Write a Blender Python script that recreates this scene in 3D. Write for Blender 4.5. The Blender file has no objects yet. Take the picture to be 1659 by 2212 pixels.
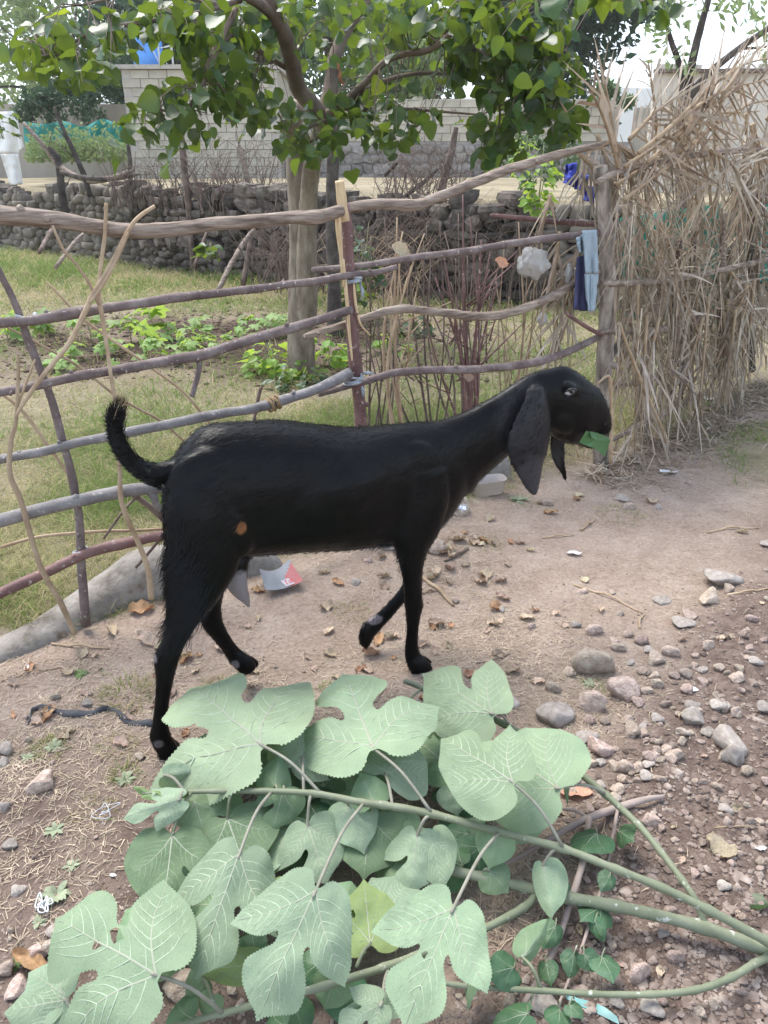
import bpy, bmesh, math, random
import numpy as np
from mathutils import Vector, Matrix, noise as mnoise
from mathutils.bvhtree import BVHTree
from mathutils.geometry import delaunay_2d_cdt

# ------------------------------------------------------------------ camera, world, sun, exposure
SC = bpy.context.scene
COL = SC.collection
PW, PH = 1659.0, 2212.0                       # pixel frame in which the photograph was measured
TILT = math.radians(24.69)
CAMZ = 1.55
FPX = 26.0 / 36.0 * PH
cam_d = bpy.data.cameras.new('camera')
cam_d.sensor_fit = 'VERTICAL'; cam_d.sensor_height = 36.0; cam_d.lens = 26.0
cam_d.clip_start = 0.05; cam_d.clip_end = 3000.0
cam = bpy.data.objects.new('camera', cam_d); COL.objects.link(cam)
cam.location = (0, 0, CAMZ); cam.rotation_euler = (math.radians(90) - TILT, 0, 0)
SC.camera = cam

SUN_EL, SUN_AZ = math.radians(62), math.radians(-40)      # azimuth measured from +Y towards +X
world = bpy.data.worlds.new('World'); SC.world = world; world.use_nodes = True
wn = world.node_tree.nodes; wl = world.node_tree.links; wn.clear()
w_out = wn.new('ShaderNodeOutputWorld'); w_bg = wn.new('ShaderNodeBackground'); w_sky = wn.new('ShaderNodeTexSky')
w_sky.sky_type = 'NISHITA'; w_sky.sun_disc = False
w_sky.sun_elevation = SUN_EL; w_sky.sun_rotation = SUN_AZ
w_sky.air_density = 1.0; w_sky.dust_density = 1.0; w_sky.ozone_density = 1.0; w_sky.altitude = 400
w_bg.inputs['Strength'].default_value = 0.105
w_hs = wn.new('ShaderNodeHueSaturation'); w_hs.inputs['Saturation'].default_value = 0.62      # milky hazy sky, the same all round
wl.new(w_sky.outputs[0], w_hs.inputs['Color']); wl.new(w_hs.outputs[0], w_bg.inputs[0]); wl.new(w_bg.outputs[0], w_out.inputs[0])
sun_d = bpy.data.lights.new('sun', 'SUN'); sun_d.energy = 1.5; sun_d.angle = math.radians(34); sun_d.color = (1.0, 0.95, 0.87)
sun = bpy.data.objects.new('sun', sun_d); COL.objects.link(sun)
sun_dir = Vector((math.sin(SUN_AZ) * math.cos(SUN_EL), math.cos(SUN_AZ) * math.cos(SUN_EL), math.sin(SUN_EL)))
sun.rotation_euler = sun_dir.to_track_quat('Z', 'Y').to_euler()
sun.location = (0, 0, 12)
vs = SC.view_settings
vs.view_transform = 'Standard'; vs.look = 'None'; vs.exposure = 2.27; vs.gamma = 1.0; vs.use_curve_mapping = False
SC.cycles.use_denoising = True
SC.cycles.max_bounces = 6; SC.cycles.transparent_max_bounces = 6

R = random.Random(7)
NR = np.random.default_rng(11)

# ------------------------------------------------------------------ pixel -> place
def ray(px, py):
    u = (px - PW / 2) / FPX; v = -(py - PH / 2) / FPX
    c, s = math.cos(TILT), math.sin(TILT)
    return Vector((u, c + v * s, -s + v * c))
CAM = Vector((0, 0, CAMZ))
def on_z(px, py, z=0.0):
    d = ray(px, py); return CAM + d * ((z - CAMZ) / d.z)
def on_y(px, py, y):
    d = ray(px, py); return CAM + d * (y / d.y)
def on_plane(px, py, p0, n):
    d = ray(px, py); return CAM + d * ((Vector(p0) - CAM).dot(n) / d.dot(n))

# ------------------------------------------------------------------ scene tree helpers
def tag(o, label=None, cat=None, group=None, kind=None):
    if label: o['label'] = label
    if cat: o['category'] = cat
    if group: o['group'] = group
    if kind: o['kind'] = kind
    return o
def empty(name, loc=(0, 0, 0)):
    o = bpy.data.objects.new(name, None); o.empty_display_size = 0.1
    COL.objects.link(o); o.location = loc
    return o
def mesh(name, verts, faces, mats, smooth=True, matidx=None):
    me = bpy.data.meshes.new(name)
    me.from_pydata([tuple(v) for v in verts], [], [tuple(f) for f in faces])
    if not isinstance(mats, (list, tuple)): mats = [mats]
    for m in mats: me.materials.append(m)
    if smooth: me.polygons.foreach_set('use_smooth', [True] * len(me.polygons))
    if matidx is not None: me.polygons.foreach_set('material_index', matidx)
    me.update()
    return me
def npmesh(name, verts, faces, mats, smooth=False, matidx=None):
    """verts (n,3) array; faces (m,k) array of one polygon size"""
    me = bpy.data.meshes.new(name)
    n, (m, k) = len(verts), faces.shape
    me.vertices.add(n); me.vertices.foreach_set('co', np.ascontiguousarray(verts, dtype=np.float32).ravel())
    me.loops.add(m * k); me.loops.foreach_set('vertex_index', np.ascontiguousarray(faces, dtype=np.int32).ravel())
    me.polygons.add(m); me.polygons.foreach_set('loop_start', np.arange(0, m * k, k, dtype=np.int32))
    me.polygons.foreach_set('use_smooth', np.full(m, smooth))
    if not isinstance(mats, (list, tuple)): mats = [mats]
    for mm in mats: me.materials.append(mm)
    if matidx is not None: me.polygons.foreach_set('material_index', np.ascontiguousarray(matidx, dtype=np.int32))
    me.update(calc_edges=True)
    return me
def wmat(o):
    return (wmat(o.parent) @ o.matrix_parent_inverse if o.parent else Matrix.Identity(4)) @ o.matrix_basis
def obj(name, me, parent=None, loc=None, world=True):
    """link a mesh as one object; geometry given in world space keeps its place under its parent"""
    o = bpy.data.objects.new(name, me); COL.objects.link(o)
    if loc is not None: o.location = loc
    if parent is not None:
        o.parent = parent
        if world:
            o.matrix_parent_inverse = wmat(parent).inverted()
    return o
class MB:
    """collects shapes into one mesh"""
    def __init__(s): s.v = []; s.f = []; s.mi = []
    def add(s, vs_, fs_, mi=0):
        b = len(s.v); s.v.extend(Vector(q) for q in vs_)
        s.f.extend(tuple(i + b for i in q) for q in fs_); s.mi.extend([mi] * len(fs_))
    def tube(s, pts, rad, sides=8, mi=0, wob=0.0, cap=True):
        vs_, fs_ = tube_geo(pts, rad, sides, wob, cap); s.add(vs_, fs_, mi)
    def build(s, name, mats, parent=None, smooth=True):
        return obj(name, mesh(name, s.v, s.f, mats, smooth, s.mi), parent)

def crom(pts, n):
    """Catmull-Rom through points (lists of equal length tuples), n samples per span"""
    P = np.array([list(p) for p in pts], float)
    if len(P) < 2: return P
    Q = np.vstack([2 * P[0] - P[1], P, 2 * P[-1] - P[-2]]); out = []
    for i in range(len(P) - 1):
        a, b, c, d = Q[i], Q[i + 1], Q[i + 2], Q[i + 3]
        for k in range(n):
            t = k / n
            out.append(0.5 * ((2 * b) + (c - a) * t + (2 * a - 5 * b + 4 * c - d) * t * t + (3 * b - a - 3 * c + d) * t ** 3))
    out.append(P[-1]); return np.array(out)
def tube_geo(pts, rad, sides=8, wob=0.0, cap=True):
    P = [Vector(p) for p in pts]; n = len(P)
    if not hasattr(rad, '__len__'): rad = [rad] * n
    vs_, fs_ = [], []
    t0 = (P[1] - P[0]).normalized()
    up = Vector((0, 0, 1)) if abs(t0.z) < 0.9 else Vector((1, 0, 0))
    x = t0.cross(up).normalized()
    for i in range(n):
        t = (P[min(i + 1, n - 1)] - P[max(i - 1, 0)]).normalized()
        x = (x - t * x.dot(t)).normalized(); y = t.cross(x)
        for k in range(sides):
            a = 2 * math.pi * k / sides
            r = rad[i]
            if wob: r *= 1 + wob * mnoise.noise(Vector((P[i].x * 23 + k * 1.7, P[i].y * 23, P[i].z * 23 + k)))
            vs_.append(P[i] + (x * math.cos(a) + y * math.sin(a)) * r)
    for i in range(n - 1):
        for k in range(sides):
            k2 = (k + 1) % sides
            fs_.append((i * sides + k, i * sides + k2, (i + 1) * sides + k2, (i + 1) * sides + k))
    if cap:
        fs_.append(tuple(range(sides - 1, -1, -1))); fs_.append(tuple((n - 1) * sides + k for k in range(sides)))
    return vs_, fs_

def near(px, py, marks):
    return min(marks, key=lambda m_: (m_[0] - px) ** 2 + ((m_[1] - py) * 1.6) ** 2)[2]
# ------------------------------------------------------------------ materials
def _nt(name):
    m = bpy.data.materials.new(name); m.use_nodes = True
    nt = m.node_tree; b = nt.nodes['Principled BSDF']
    return m, nt.nodes, nt.links, b
def pmat(name, stops, scale=6.0, rough=0.85, bump=0.3, bscale=None, stretch=(1, 1, 1), rnd=0.0, spec=0.3, detail=6.0,
         speck=None, coords='Object', dist=0.02, hue=0.0, rot=None):
    """noise-driven colour ramp + bump; rnd: brightness spread between objects; speck: (colour, scale, amount)"""
    m, N, L, b = _nt(name)
    tc = N.new('ShaderNodeTexCoord'); mp = N.new('ShaderNodeMapping'); mp.inputs['Scale'].default_value = stretch
    if rot is not None: mp.vector_type = 'TEXTURE'; mp.inputs['Rotation'].default_value = (0, 0, rot); mp.inputs['Scale'].default_value = tuple(1 / q for q in stretch)
    L.new(tc.outputs[coords], mp.inputs['Vector'])
    nz = N.new('ShaderNodeTexNoise'); nz.inputs['Scale'].default_value = scale; nz.inputs['Detail'].default_value = detail
    nz.inputs['Roughness'].default_value = 0.65
    L.new(mp.outputs[0], nz.inputs['Vector'])
    cr = N.new('ShaderNodeValToRGB'); e = cr.color_ramp.elements
    for i, (p, c) in enumerate(stops):
        el = e[i] if i < 2 else e.new(p)
        el.position = p; el.color = (*c, 1)
    L.new(nz.outputs['Fac'], cr.inputs['Fac']); col = cr.outputs['Color']
    if speck:
        n2 = N.new('ShaderNodeTexNoise'); n2.inputs['Scale'].default_value = speck[1]; n2.inputs['Detail'].default_value = 3
        L.new(tc.outputs[coords], n2.inputs['Vector'])
        rp = N.new('ShaderNodeMapRange'); rp.inputs['From Min'].default_value = 1 - speck[2]; rp.inputs['From Max'].default_value = 1 - speck[2] + 0.08
        L.new(n2.outputs['Fac'], rp.inputs['Value'])
        mx = N.new('ShaderNodeMixRGB'); L.new(rp.outputs[0], mx.inputs['Fac']); L.new(col, mx.inputs['Color1']); mx.inputs['Color2'].default_value = (*speck[0], 1)
        col = mx.outputs['Color']
    if rnd or hue:
        oi = N.new('ShaderNodeObjectInfo'); hs = N.new('ShaderNodeHueSaturation')
        mr = N.new('ShaderNodeMapRange'); mr.inputs['To Min'].default_value = 1 - rnd; mr.inputs['To Max'].default_value = 1 + rnd
        L.new(oi.outputs['Random'], mr.inputs['Value']); L.new(mr.outputs[0], hs.inputs['Value'])
        if hue:
            ma = N.new('ShaderNodeMath'); ma.operation = 'MULTIPLY'; ma.inputs[1].default_value = 7.31
            fr = N.new('ShaderNodeMath'); fr.operation = 'FRACT'
            mh = N.new('ShaderNodeMapRange'); mh.inputs['To Min'].default_value = 0.5 - hue; mh.inputs['To Max'].default_value = 0.5 + hue
            L.new(oi.outputs['Random'], ma.inputs[0]); L.new(ma.outputs[0], fr.inputs[0]); L.new(fr.outputs[0], mh.inputs['Value']); L.new(mh.outputs[0], hs.inputs['Hue'])
        L.new(col, hs.inputs['Color']); col = hs.outputs['Color']
    L.new(col, b.inputs['Base Color']); b.inputs['Roughness'].default_value = rough
    b.inputs['Specular IOR Level'].default_value = spec
    if bump:
        nb = N.new('ShaderNodeTexNoise'); nb.inputs['Scale'].default_value = bscale or scale * 4; nb.inputs['Detail'].default_value = 5
        L.new(mp.outputs[0], nb.inputs['Vector'])
        bp = N.new('ShaderNodeBump'); bp.inputs['Strength'].default_value = bump; bp.inputs['Distance'].default_value = dist
        L.new(nb.outputs['Fac'], bp.inputs['Height']); L.new(bp.outputs[0], b.inputs['Normal'])
    return m
def leafmat(name, front, back=None, rough=0.55, trans=0.35, tcol=None, rnd=0.25, spec=0.35, nscale=12, hue=0.015, obj_rnd=True, mottle=0.25):
    """thin leaf: diffuse front / back colours and light passing through"""
    m, N, L, b = _nt(name)
    out = N['Material Output']
    def rgb(c):
        r = N.new('ShaderNodeRGB'); r.outputs[0].default_value = (*c, 1); return r.outputs[0]
    col = rgb(front)
    if back is not None:
        g = N.new('ShaderNodeNewGeometry'); mx = N.new('ShaderNodeMixRGB')
        L.new(g.outputs['Backfacing'], mx.inputs['Fac']); L.new(col, mx.inputs['Color1']); mx.inputs['Color2'].default_value = (*back, 1); col = mx.outputs[0]
    tc = N.new('ShaderNodeTexCoord'); nz = N.new('ShaderNodeTexNoise'); nz.inputs['Scale'].default_value = nscale; nz.inputs['Detail'].default_value = 4
    L.new(tc.outputs['Object'], nz.inputs['Vector'])
    mr0 = N.new('ShaderNodeMapRange'); mr0.inputs['From Min'].default_value = 0.3; mr0.inputs['From Max'].default_value = 0.7
    mr0.inputs['To Min'].default_value = 1 - mottle; mr0.inputs['To Max'].default_value = 1 + mottle; L.new(nz.outputs['Fac'], mr0.inputs['Value'])
    hs = N.new('ShaderNodeHueSaturation')
    oi = N.new('ShaderNodeObjectInfo') if obj_rnd else N.new('ShaderNodeNewGeometry')
    src = oi.outputs['Random'] if obj_rnd else oi.outputs['Random Per Island']
    mr = N.new('ShaderNodeMapRange'); mr.inputs['To Min'].default_value = 1 - rnd; mr.inputs['To Max'].default_value = 1 + rnd; L.new(src, mr.inputs['Value'])
    mu = N.new('ShaderNodeMath'); mu.operation = 'MULTIPLY'; L.new(mr.outputs[0], mu.inputs[0]); L.new(mr0.outputs[0], mu.inputs[1])
    mh = N.new('ShaderNodeMapRange'); mh.inputs['To Min'].default_value = 0.5 + hue; mh.inputs['To Max'].default_value = 0.5 - hue
    f1 = N.new('ShaderNodeMath'); f1.operation = 'MULTIPLY'; f1.inputs[1].default_value = 13.7; f2 = N.new('ShaderNodeMath'); f2.operation = 'FRACT'
    L.new(src, f1.inputs[0]); L.new(f1.outputs[0], f2.inputs[0]); L.new(f2.outputs[0], mh.inputs['Value'])
    L.new(col, hs.inputs['Color']); L.new(mu.outputs[0], hs.inputs['Value']); L.new(mh.outputs[0], hs.inputs['Hue'])
    L.new(hs.outputs[0], b.inputs['Base Color']); b.inputs['Roughness'].default_value = rough; b.inputs['Specular IOR Level'].default_value = spec
    if trans:
        tr = N.new('ShaderNodeBsdfTranslucent')
        tr.inputs['Color'].default_value = (*(tcol or tuple(min(1, c * 1.6) for c in front)), 1)
        mxs = N.new('ShaderNodeMixShader'); mxs.inputs[0].default_value = trans
        L.new(b.outputs[0], mxs.inputs[1]); L.new(tr.outputs[0], mxs.inputs[2]); L.new(mxs.outputs[0], out.inputs['Surface'])
    return m
def flat(name, c, rough=0.6, spec=0.4):
    m, N, L, b = _nt(name); b.inputs['Base Color'].default_value = (*c, 1); b.inputs['Roughness'].default_value = rough
    b.inputs['Specular IOR Level'].default_value = spec; return m
# ------------------------------------------------------------------ ground
# dry stone wall line behind the field (plan); the upper field lies behind it
WALL = [(-16.0, 22.5), (-10.0, 18.6), (-6.0, 15.3), (-2.9, 12.4), (-0.8, 11.0), (1.3, 9.75), (3.6, 8.9), (7.5, 8.3), (14.0, 8.2)]
def wall_y(x):
    xs = [p[0] for p in WALL]; ys = [p[1] for p in WALL]
    return np.interp(x, xs, ys)
FA = Vector((-1.35, 2.15, 0)); FB = Vector((1.30, 4.06, 0))       # foot of the pole fence
FD = (FB - FA).normalized(); FN = Vector((FD.y, -FD.x, 0))           # FN points to the path side
def fence(px, py, off=0.0):
    return on_plane(px, py, FA + FN * off, FN)
def sm(a, b, x):
    t = np.clip((x - a) / (b - a), 0, 1); return t * t * (3 - 2 * t)
def nz2(x, y, s, seed=0.0, oct_=3):
    return sum(mnoise.noise(Vector((x * s * 2 ** k + seed, y * s * 2 ** k - seed, seed * 1.3))) / 2 ** k for k in range(oct_))
def fside(x, y):                                                     # >0 on the path side of the fence
    return (x - FA.x) * FN.x + (y - FA.y) * FN.y
def rubble(x, y):
    """how much the spot belongs to the stony strip of dug earth on the right of the path"""
    d = (x * 0.80 - (y - 1.33) * 0.60) - 0.37 + 0.10 * nz2(x, y, 2.0, 3.0, 2)
    return float(sm(-0.16, 0.14, d)) * float(1 - sm(0.3, 1.9, fside(x, y) - 3.2))
def gz(x, y):
    z = 0.02 * nz2(x, y, 0.8, 1.0) + 0.007 * nz2(x, y, 4.0, 5.0)
    fs = fside(x, y)
    z += 0.05 * float(sm(0.1, -0.4, fs))
    r = rubble(x, y)
    if y < 7 and fs > 0: z += r * (0.022 + 0.030 * nz2(x, y, 7, 9.0, 3)) - 0.012 * float(sm(0.25, 0.6, fs)) * (1 - r) * float(sm(3.0, 1.5, abs(x)))
    wy = float(wall_y(x))
    z += 1.18 * float(sm(wy + 0.2, wy + 0.5, y)) + 0.17 * float(sm(wy, 26, y)) + 0.0 * y
    return z
def axis(brk):
    out = []
    for (a, b, st) in brk: out += list(np.arange(a, b - st * 0.5, st))
    out.append(brk[-1][1]); return np.array(out)
gx = axis([(-600, -120, 80), (-120, -40, 20), (-40, -12, 2.0), (-12, -2.0, 0.25), (-2.0, 2.6, 0.036), (2.6, 8, 0.25), (8, 40, 2.0), (40, 120, 20), (120, 600, 80)])
gy = axis([(-30, -2, 7), (-2, 0.5, 0.5), (0.5, 4.6, 0.036), (4.6, 9, 0.09), (9, 14, 0.12), (14, 30, 0.4), (30, 80, 5), (80, 700, 62)])
GX, GY = np.meshgrid(gx, gy)
gv = np.array([(x, y, gz(x, y)) for x, y in zip(GX.ravel(), GY.ravel())])
nx, ny = len(gx), len(gy)
ii = (np.arange(ny - 1)[:, None] * nx + np.arange(nx - 1)[None, :]).ravel()
gf = np.stack([ii, ii + 1, ii + nx + 1, ii + nx], 1)

# soil material: zones are stored on the sheet (what covers the soil), colour comes from noise
mG, N, L, B = _nt('soil')
at = N.new('ShaderNodeVertexColor'); at.layer_name = 'cover'
sp = N.new('ShaderNodeSeparateColor'); L.new(at.outputs['Color'], sp.inputs[0])
tc = N.new('ShaderNodeTexCoord')
def nse(sc_, det=6, rough=0.6):
    n = N.new('ShaderNodeTexNoise'); n.inputs['Scale'].default_value = sc_; n.inputs['Detail'].default_value = det; n.inputs['Roughness'].default_value = rough
    L.new(tc.outputs['Object'], n.inputs['Vector']); return n.outputs['Fac']
def ramp(fac, stops):
    cr = N.new('ShaderNodeValToRGB'); e = cr.color_ramp.elements
    for i, (p, c) in enumerate(stops):
        el = e[i] if i < 2 else e.new(p)
        el.position = p; el.color = (*c, 1)
    L.new(fac, cr.inputs['Fac']); return cr.outputs['Color']
def mixc(f, a, b_):
    m_ = N.new('ShaderNodeMixRGB'); L.new(f, m_.inputs['Fac']); L.new(a, m_.inputs['Color1']); L.new(b_, m_.inputs['Color2']); return m_.outputs[0]
path = ramp(nse(3.5, 9, 0.72), [(0.30, (0.22, 0.157, 0.12)), (0.46, (0.355, 0.27, 0.215)), (0.58, (0.48, 0.388, 0.32)), (0.75, (0.60, 0.51, 0.435))])
fine = ramp(nse(70, 6, 0.75), [(0.30, (0.11, 0.076, 0.058)), (0.46, (0.31, 0.235, 0.185)), (0.66, (0.47, 0.38, 0.305))])
mf = N.new('ShaderNodeMixRGB'); mf.inputs['Fac'].default_value = 0.58; L.new(path, mf.inputs['Color1']); L.new(fine, mf.inputs['Color2'])
clod = ramp(nse(22, 10, 0.75), [(0.30, (0.075, 0.052, 0.042)), (0.48, (0.165, 0.12, 0.098)), (0.70, (0.29, 0.225, 0.185))])
turf = ramp(nse(9, 8, 0.7), [(0.30, (0.06, 0.06, 0.025)), (0.5, (0.13, 0.14, 0.055)), (0.7, (0.25, 0.235, 0.125))])
dry = ramp(nse(1.2, 8, 0.7), [(0.32, (0.15, 0.13, 0.08)), (0.5, (0.26, 0.22, 0.148)), (0.7, (0.36, 0.31, 0.215))])
c = mixc(sp.outputs['Red'], mf.outputs[0], clod)
c = mixc(sp.outputs['Green'], c, turf)
bed = ramp(nse(14, 9, 0.7), [(0.30, (0.028, 0.017, 0.012)), (0.5, (0.058, 0.037, 0.027)), (0.72, (0.115, 0.08, 0.06))])
at2 = N.new('ShaderNodeVertexColor'); at2.layer_name = 'bed'; sp2 = N.new('ShaderNodeSeparateColor'); L.new(at2.outputs['Color'], sp2.inputs[0])
c = mixc(sp2.outputs['Red'], c, bed)
c = mixc(sp.outputs['Blue'], c, dry)
L.new(c, B.inputs['Base Color']); B.inputs['Roughness'].default_value = 0.95; B.inputs['Specular IOR Level'].default_value = 0.15
bp1 = N.new('ShaderNodeBump'); bp1.inputs['Strength'].default_value = 0.85; bp1.inputs['Distance'].default_value = 0.014
L.new(nse(90, 8, 0.7), bp1.inputs['Height'])
bp2 = N.new('ShaderNodeBump'); bp2.inputs['Strength'].default_value = 0.6; bp2.inputs['Distance'].default_value = 0.03
L.new(nse(24, 8, 0.65), bp2.inputs['Height']); L.new(bp1.outputs[0], bp2.inputs['Normal']); L.new(bp2.outputs[0], B.inputs['Normal'])

def grassy(x, y):
    """cover of grass"""
    fs = fside(x, y)
    g = 0.0
    if fs < 0.05: 
        plot = math.exp(-((x + 1.5) / 2.5) ** 4 - ((y - 7.3) / 1.5) ** 4)      # dug bed with seedlings
        g = 0.85 * (1 - 0.95 * plot) * float(sm(0.05, -0.35, fs)) * (0.72 + 0.35 * nz2(x, y, 1.1, 2.0))
    else:
        g = 0.95 * float(sm(1.75, 2.3, x)) * float(sm(3.5, 4.0, y)) * (0.6 + 0.5 * nz2(x, y, 1.6, 8.0))   # verge along the path
    return max(0.0, min(1.0, g))
def loose(x, y):                                                    # loosened darker dirt round the branch tip
    return max(0.0, float(sm(2.0, 1.45, y)) * float(sm(.35, -.15, x)) * (.85 + .6 * nz2(x, y, 3.0, 15.0)))
def upper(x, y): return float(sm(wall_y(x) + 0.05, wall_y(x) + 0.3, y))
me = npmesh('ground', gv, gf, mG, smooth=True)
ca = me.color_attributes.new('cover', 'FLOAT_COLOR', 'POINT')
cv = np.ones((len(gv), 4), np.float32); bv2 = np.zeros((len(gv), 4), np.float32)
for i, (x, y, z) in enumerate(gv):
    u = upper(x, y)
    fs_ = fside(x, y); cv[i, 0] = max(rubble(x, y), loose(x, y)) if fs_ > 0 else 0.0
    bv2[i, 0] = 0.0 if fs_ > 0 else min(1, 1.25 * math.exp(-((x + 1.5) / 2.5) ** 4 - ((y - 7.3) / 1.5) ** 4) * (.75 + .5 * nz2(x, y, 1.3, 7.0)))
    cv[i, 1] = grassy(x, y) * (1 - u); cv[i, 2] = u
ca.data.foreach_set('color', cv.ravel())
cb = me.color_attributes.new('bed', 'FLOAT_COLOR', 'POINT'); cb.data.foreach_set('color', bv2.ravel())
tag(obj('ground', me), kind='structure')
from bisect import bisect_right
_gx, _gy, _gz = list(gx), list(gy), gv[:, 2].reshape(ny, nx).tolist()
def gz(x, y):
    """height of the finished ground sheet"""
    i = min(max(bisect_right(_gx, x) - 1, 0), nx - 2); j = min(max(bisect_right(_gy, y) - 1, 0), ny - 2)
    u = (x - _gx[i]) / (_gx[i + 1] - _gx[i]); v = (y - _gy[j]) / (_gy[j + 1] - _gy[j])
    a, b_ = _gz[j], _gz[j + 1]
    return (a[i] * (1 - u) + a[i + 1] * u) * (1 - v) + (b_[i] * (1 - u) + b_[i + 1] * u) * v
# ------------------------------------------------------------------ goat
GH = math.radians(27)                                                # heading of the goat
GU = Vector((math.cos(GH), math.sin(GH), 0)); GT = Vector((-math.sin(GH), math.cos(GH), 0))   # forward, to its far side
G0 = Vector((-0.52, 1.87, 0))
def gp(px, py, t=0.0):
    return on_plane(px, py, G0 + GT * t, GT)
m_goat, N, L, B = _nt('black_coat')
tc = N.new('ShaderNodeTexCoord'); n1 = N.new('ShaderNodeTexNoise'); n1.inputs['Scale'].default_value = 9; n1.inputs['Detail'].default_value = 7
L.new(tc.outputs['Object'], n1.inputs['Vector'])
cr = N.new('ShaderNodeValToRGB'); cr.color_ramp.elements[0].position = 0.35; cr.color_ramp.elements[0].color = (0.0018, 0.0018, 0.002, 1)
cr.color_ramp.elements[1].position = 0.75; cr.color_ramp.elements[1].color = (0.0042, 0.004, 0.0043, 1); L.new(n1.outputs['Fac'], cr.inputs['Fac'])
vc = N.new('ShaderNodeVertexColor'); vc.layer_name = 'coat'
sc_ = N.new('ShaderNodeSeparateColor'); L.new(vc.outputs['Color'], sc_.inputs[0])
def mixg(f, a, bcol):
    m_ = N.new('ShaderNodeMixRGB'); L.new(f, m_.inputs['Fac']); L.new(a, m_.inputs['Color1']); m_.inputs['Color2'].default_value = (*bcol, 1); return m_.outputs[0]
c = mixg(sc_.outputs['Red'], cr.outputs['Color'], (0.20, 0.085, 0.035))      # tan hair patch
c = mixg(sc_.outputs['Green'], c, (0.20, 0.175, 0.185))                         # bare grey skin: udder, dewclaws, worn hock
c = mixg(sc_.outputs['Blue'], c, (0.042, 0.040, 0.044))                        # thin-haired ears, their grey sheen put into the colour
L.new(c, B.inputs['Base Color'])
B.inputs['Roughness'].default_value = 0.38; B.inputs['Specular IOR Level'].default_value = 0.15
mp = N.new('ShaderNodeMapping'); mp.inputs['Rotation'].default_value = (0, 0.25, -GH); mp.inputs['Scale'].default_value = (34, 95, 120)
L.new(tc.outputs['Object'], mp.inputs['Vector'])
nb = N.new('ShaderNodeTexNoise'); nb.inputs['Scale'].default_value = 1.0; nb.inputs['Detail'].default_value = 3; L.new(mp.outputs[0], nb.inputs['Vector'])
bp = N.new('ShaderNodeBump'); bp.inputs['Strength'].default_value = 0.30; bp.inputs['Distance'].default_value = 0.004
L.new(nb.outputs['Fac'], bp.inputs['Height']); L.new(bp.outputs[0], B.inputs['Normal'])

gb = MB()
def loft(stations, n=20, sub=4, p=2.0):
    """stations: (pixA, pixB, lateral centre, lateral half width); rings span the two traced edge points and the goat's width"""
    rows = []
    for st in stations:
        (ax, ay), (bx, by), t, w = st[:4]
        a, b_ = gp(ax, ay, t), gp(bx, by, t)
        rows.append(list(a) + list(b_) + [w])
    S = crom(rows, sub); vs_, fs_ = [], []
    for r in S:
        a, b_, w = Vector(r[0:3]), Vector(r[3:6]), max(0.003, r[6]); c_ = (a + b_) / 2; e = (a - b_) / 2
        for k in range(n):
            th = 2 * math.pi * k / n; ct, st_ = math.cos(th), math.sin(th)
            q = 2.0 / p
            vs_.append(c_ + e * math.copysign(abs(ct) ** q, ct) + GT * (w * math.copysign(abs(st_) ** q, st_)))
    m_ = len(S)
    for i in range(m_ - 1):
        for k in range(n):
            k2 = (k + 1) % n; fs_.append((i * n + k, i * n + k2, (i + 1) * n + k2, (i + 1) * n + k))
    fs_.append(tuple(range(n - 1, -1, -1))); fs_.append(tuple((m_ - 1) * n + k for k in range(n)))
    gb.add(vs_, fs_)
def ball(px, py, t, rs, ru, rt, rot=0.0):
    c_ = gp(px, py, t); vs_, fs_ = [], []
    nu, nv = 16, 10
    ca, sa = math.cos(rot), math.sin(rot)
    for j in range(nv + 1):
        ph = math.pi * j / nv
        for k in range(nu):
            a = 2 * math.pi * k / nu
            x, y, z = rs * math.sin(ph) * math.cos(a), rt * math.sin(ph) * math.sin(a), ru * math.cos(ph)
            vs_.append(c_ + GU * (x * ca - z * sa) + GT * y + Vector((0, 0, 1)) * (x * sa + z * ca))
    for j in range(nv):
        for k in range(nu):
            k2 = (k + 1) % nu; fs_.append((j * nu + k, (j + 1) * nu + k, (j + 1) * nu + k2, j * nu + k2))
    gb.add(vs_, fs_)

# trunk (back line / belly line)
loft([((372, 1010), (362, 1068), 0, .035), ((388, 975), (362, 1130), 0, .075), ((428, 932), (402, 1200), 0, .100), ((470, 917), (470, 1205), 0, .118),
      ((530, 912), (552, 1196), 0, .128), ((600, 912), (620, 1188), 0, .140), ((680, 919), (690, 1184), 0, .146), ((760, 927), (750, 1181), 0, .138),
      ((830, 921), (808, 1174), 0, .118), ((890, 914), (862, 1168), 0, .102), ((940, 912), (915, 1160), 0, .090), ((985, 915), (952, 1128), 0, .076), ((1020, 950), (985, 1080), 0, .05)], n=28, p=2.2)
# neck
loft([((900, 915), (925, 1150), 0, .085), ((950, 909), (962, 1122), 0, .074), ((1000, 893), (992, 1078), 0, .063), ((1040, 872), (1030, 1040), 0, .055),
      ((1080, 849), (1072, 1004), 0, .049), ((1118, 824), (1112, 970), 0, .047), ((1150, 806), (1152, 945), 0, .048), ((1180, 798), (1190, 930), 0, .045)], n=22)
# head: skull, roman nose, muzzle
loft([((1165, 803), (1160, 890), 0, .040), ((1196, 795), (1176, 922), 0, .050), ((1222, 791), (1192, 940), 0, .056), ((1246, 803), (1210, 950), 0, .058),
      ((1268, 820), (1229, 955), 0, .055), ((1289, 836), (1246, 950), 0, .047), ((1304, 859), (1258, 943), 0, .040), ((1313, 881), (1266, 938), 0, .036),
      ((1317, 903), (1272, 938), 0, .034), ((1317, 922), (1280, 941), 0, .030), ((1311, 936), (1290, 943), 0, .020)], n=22)
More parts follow.
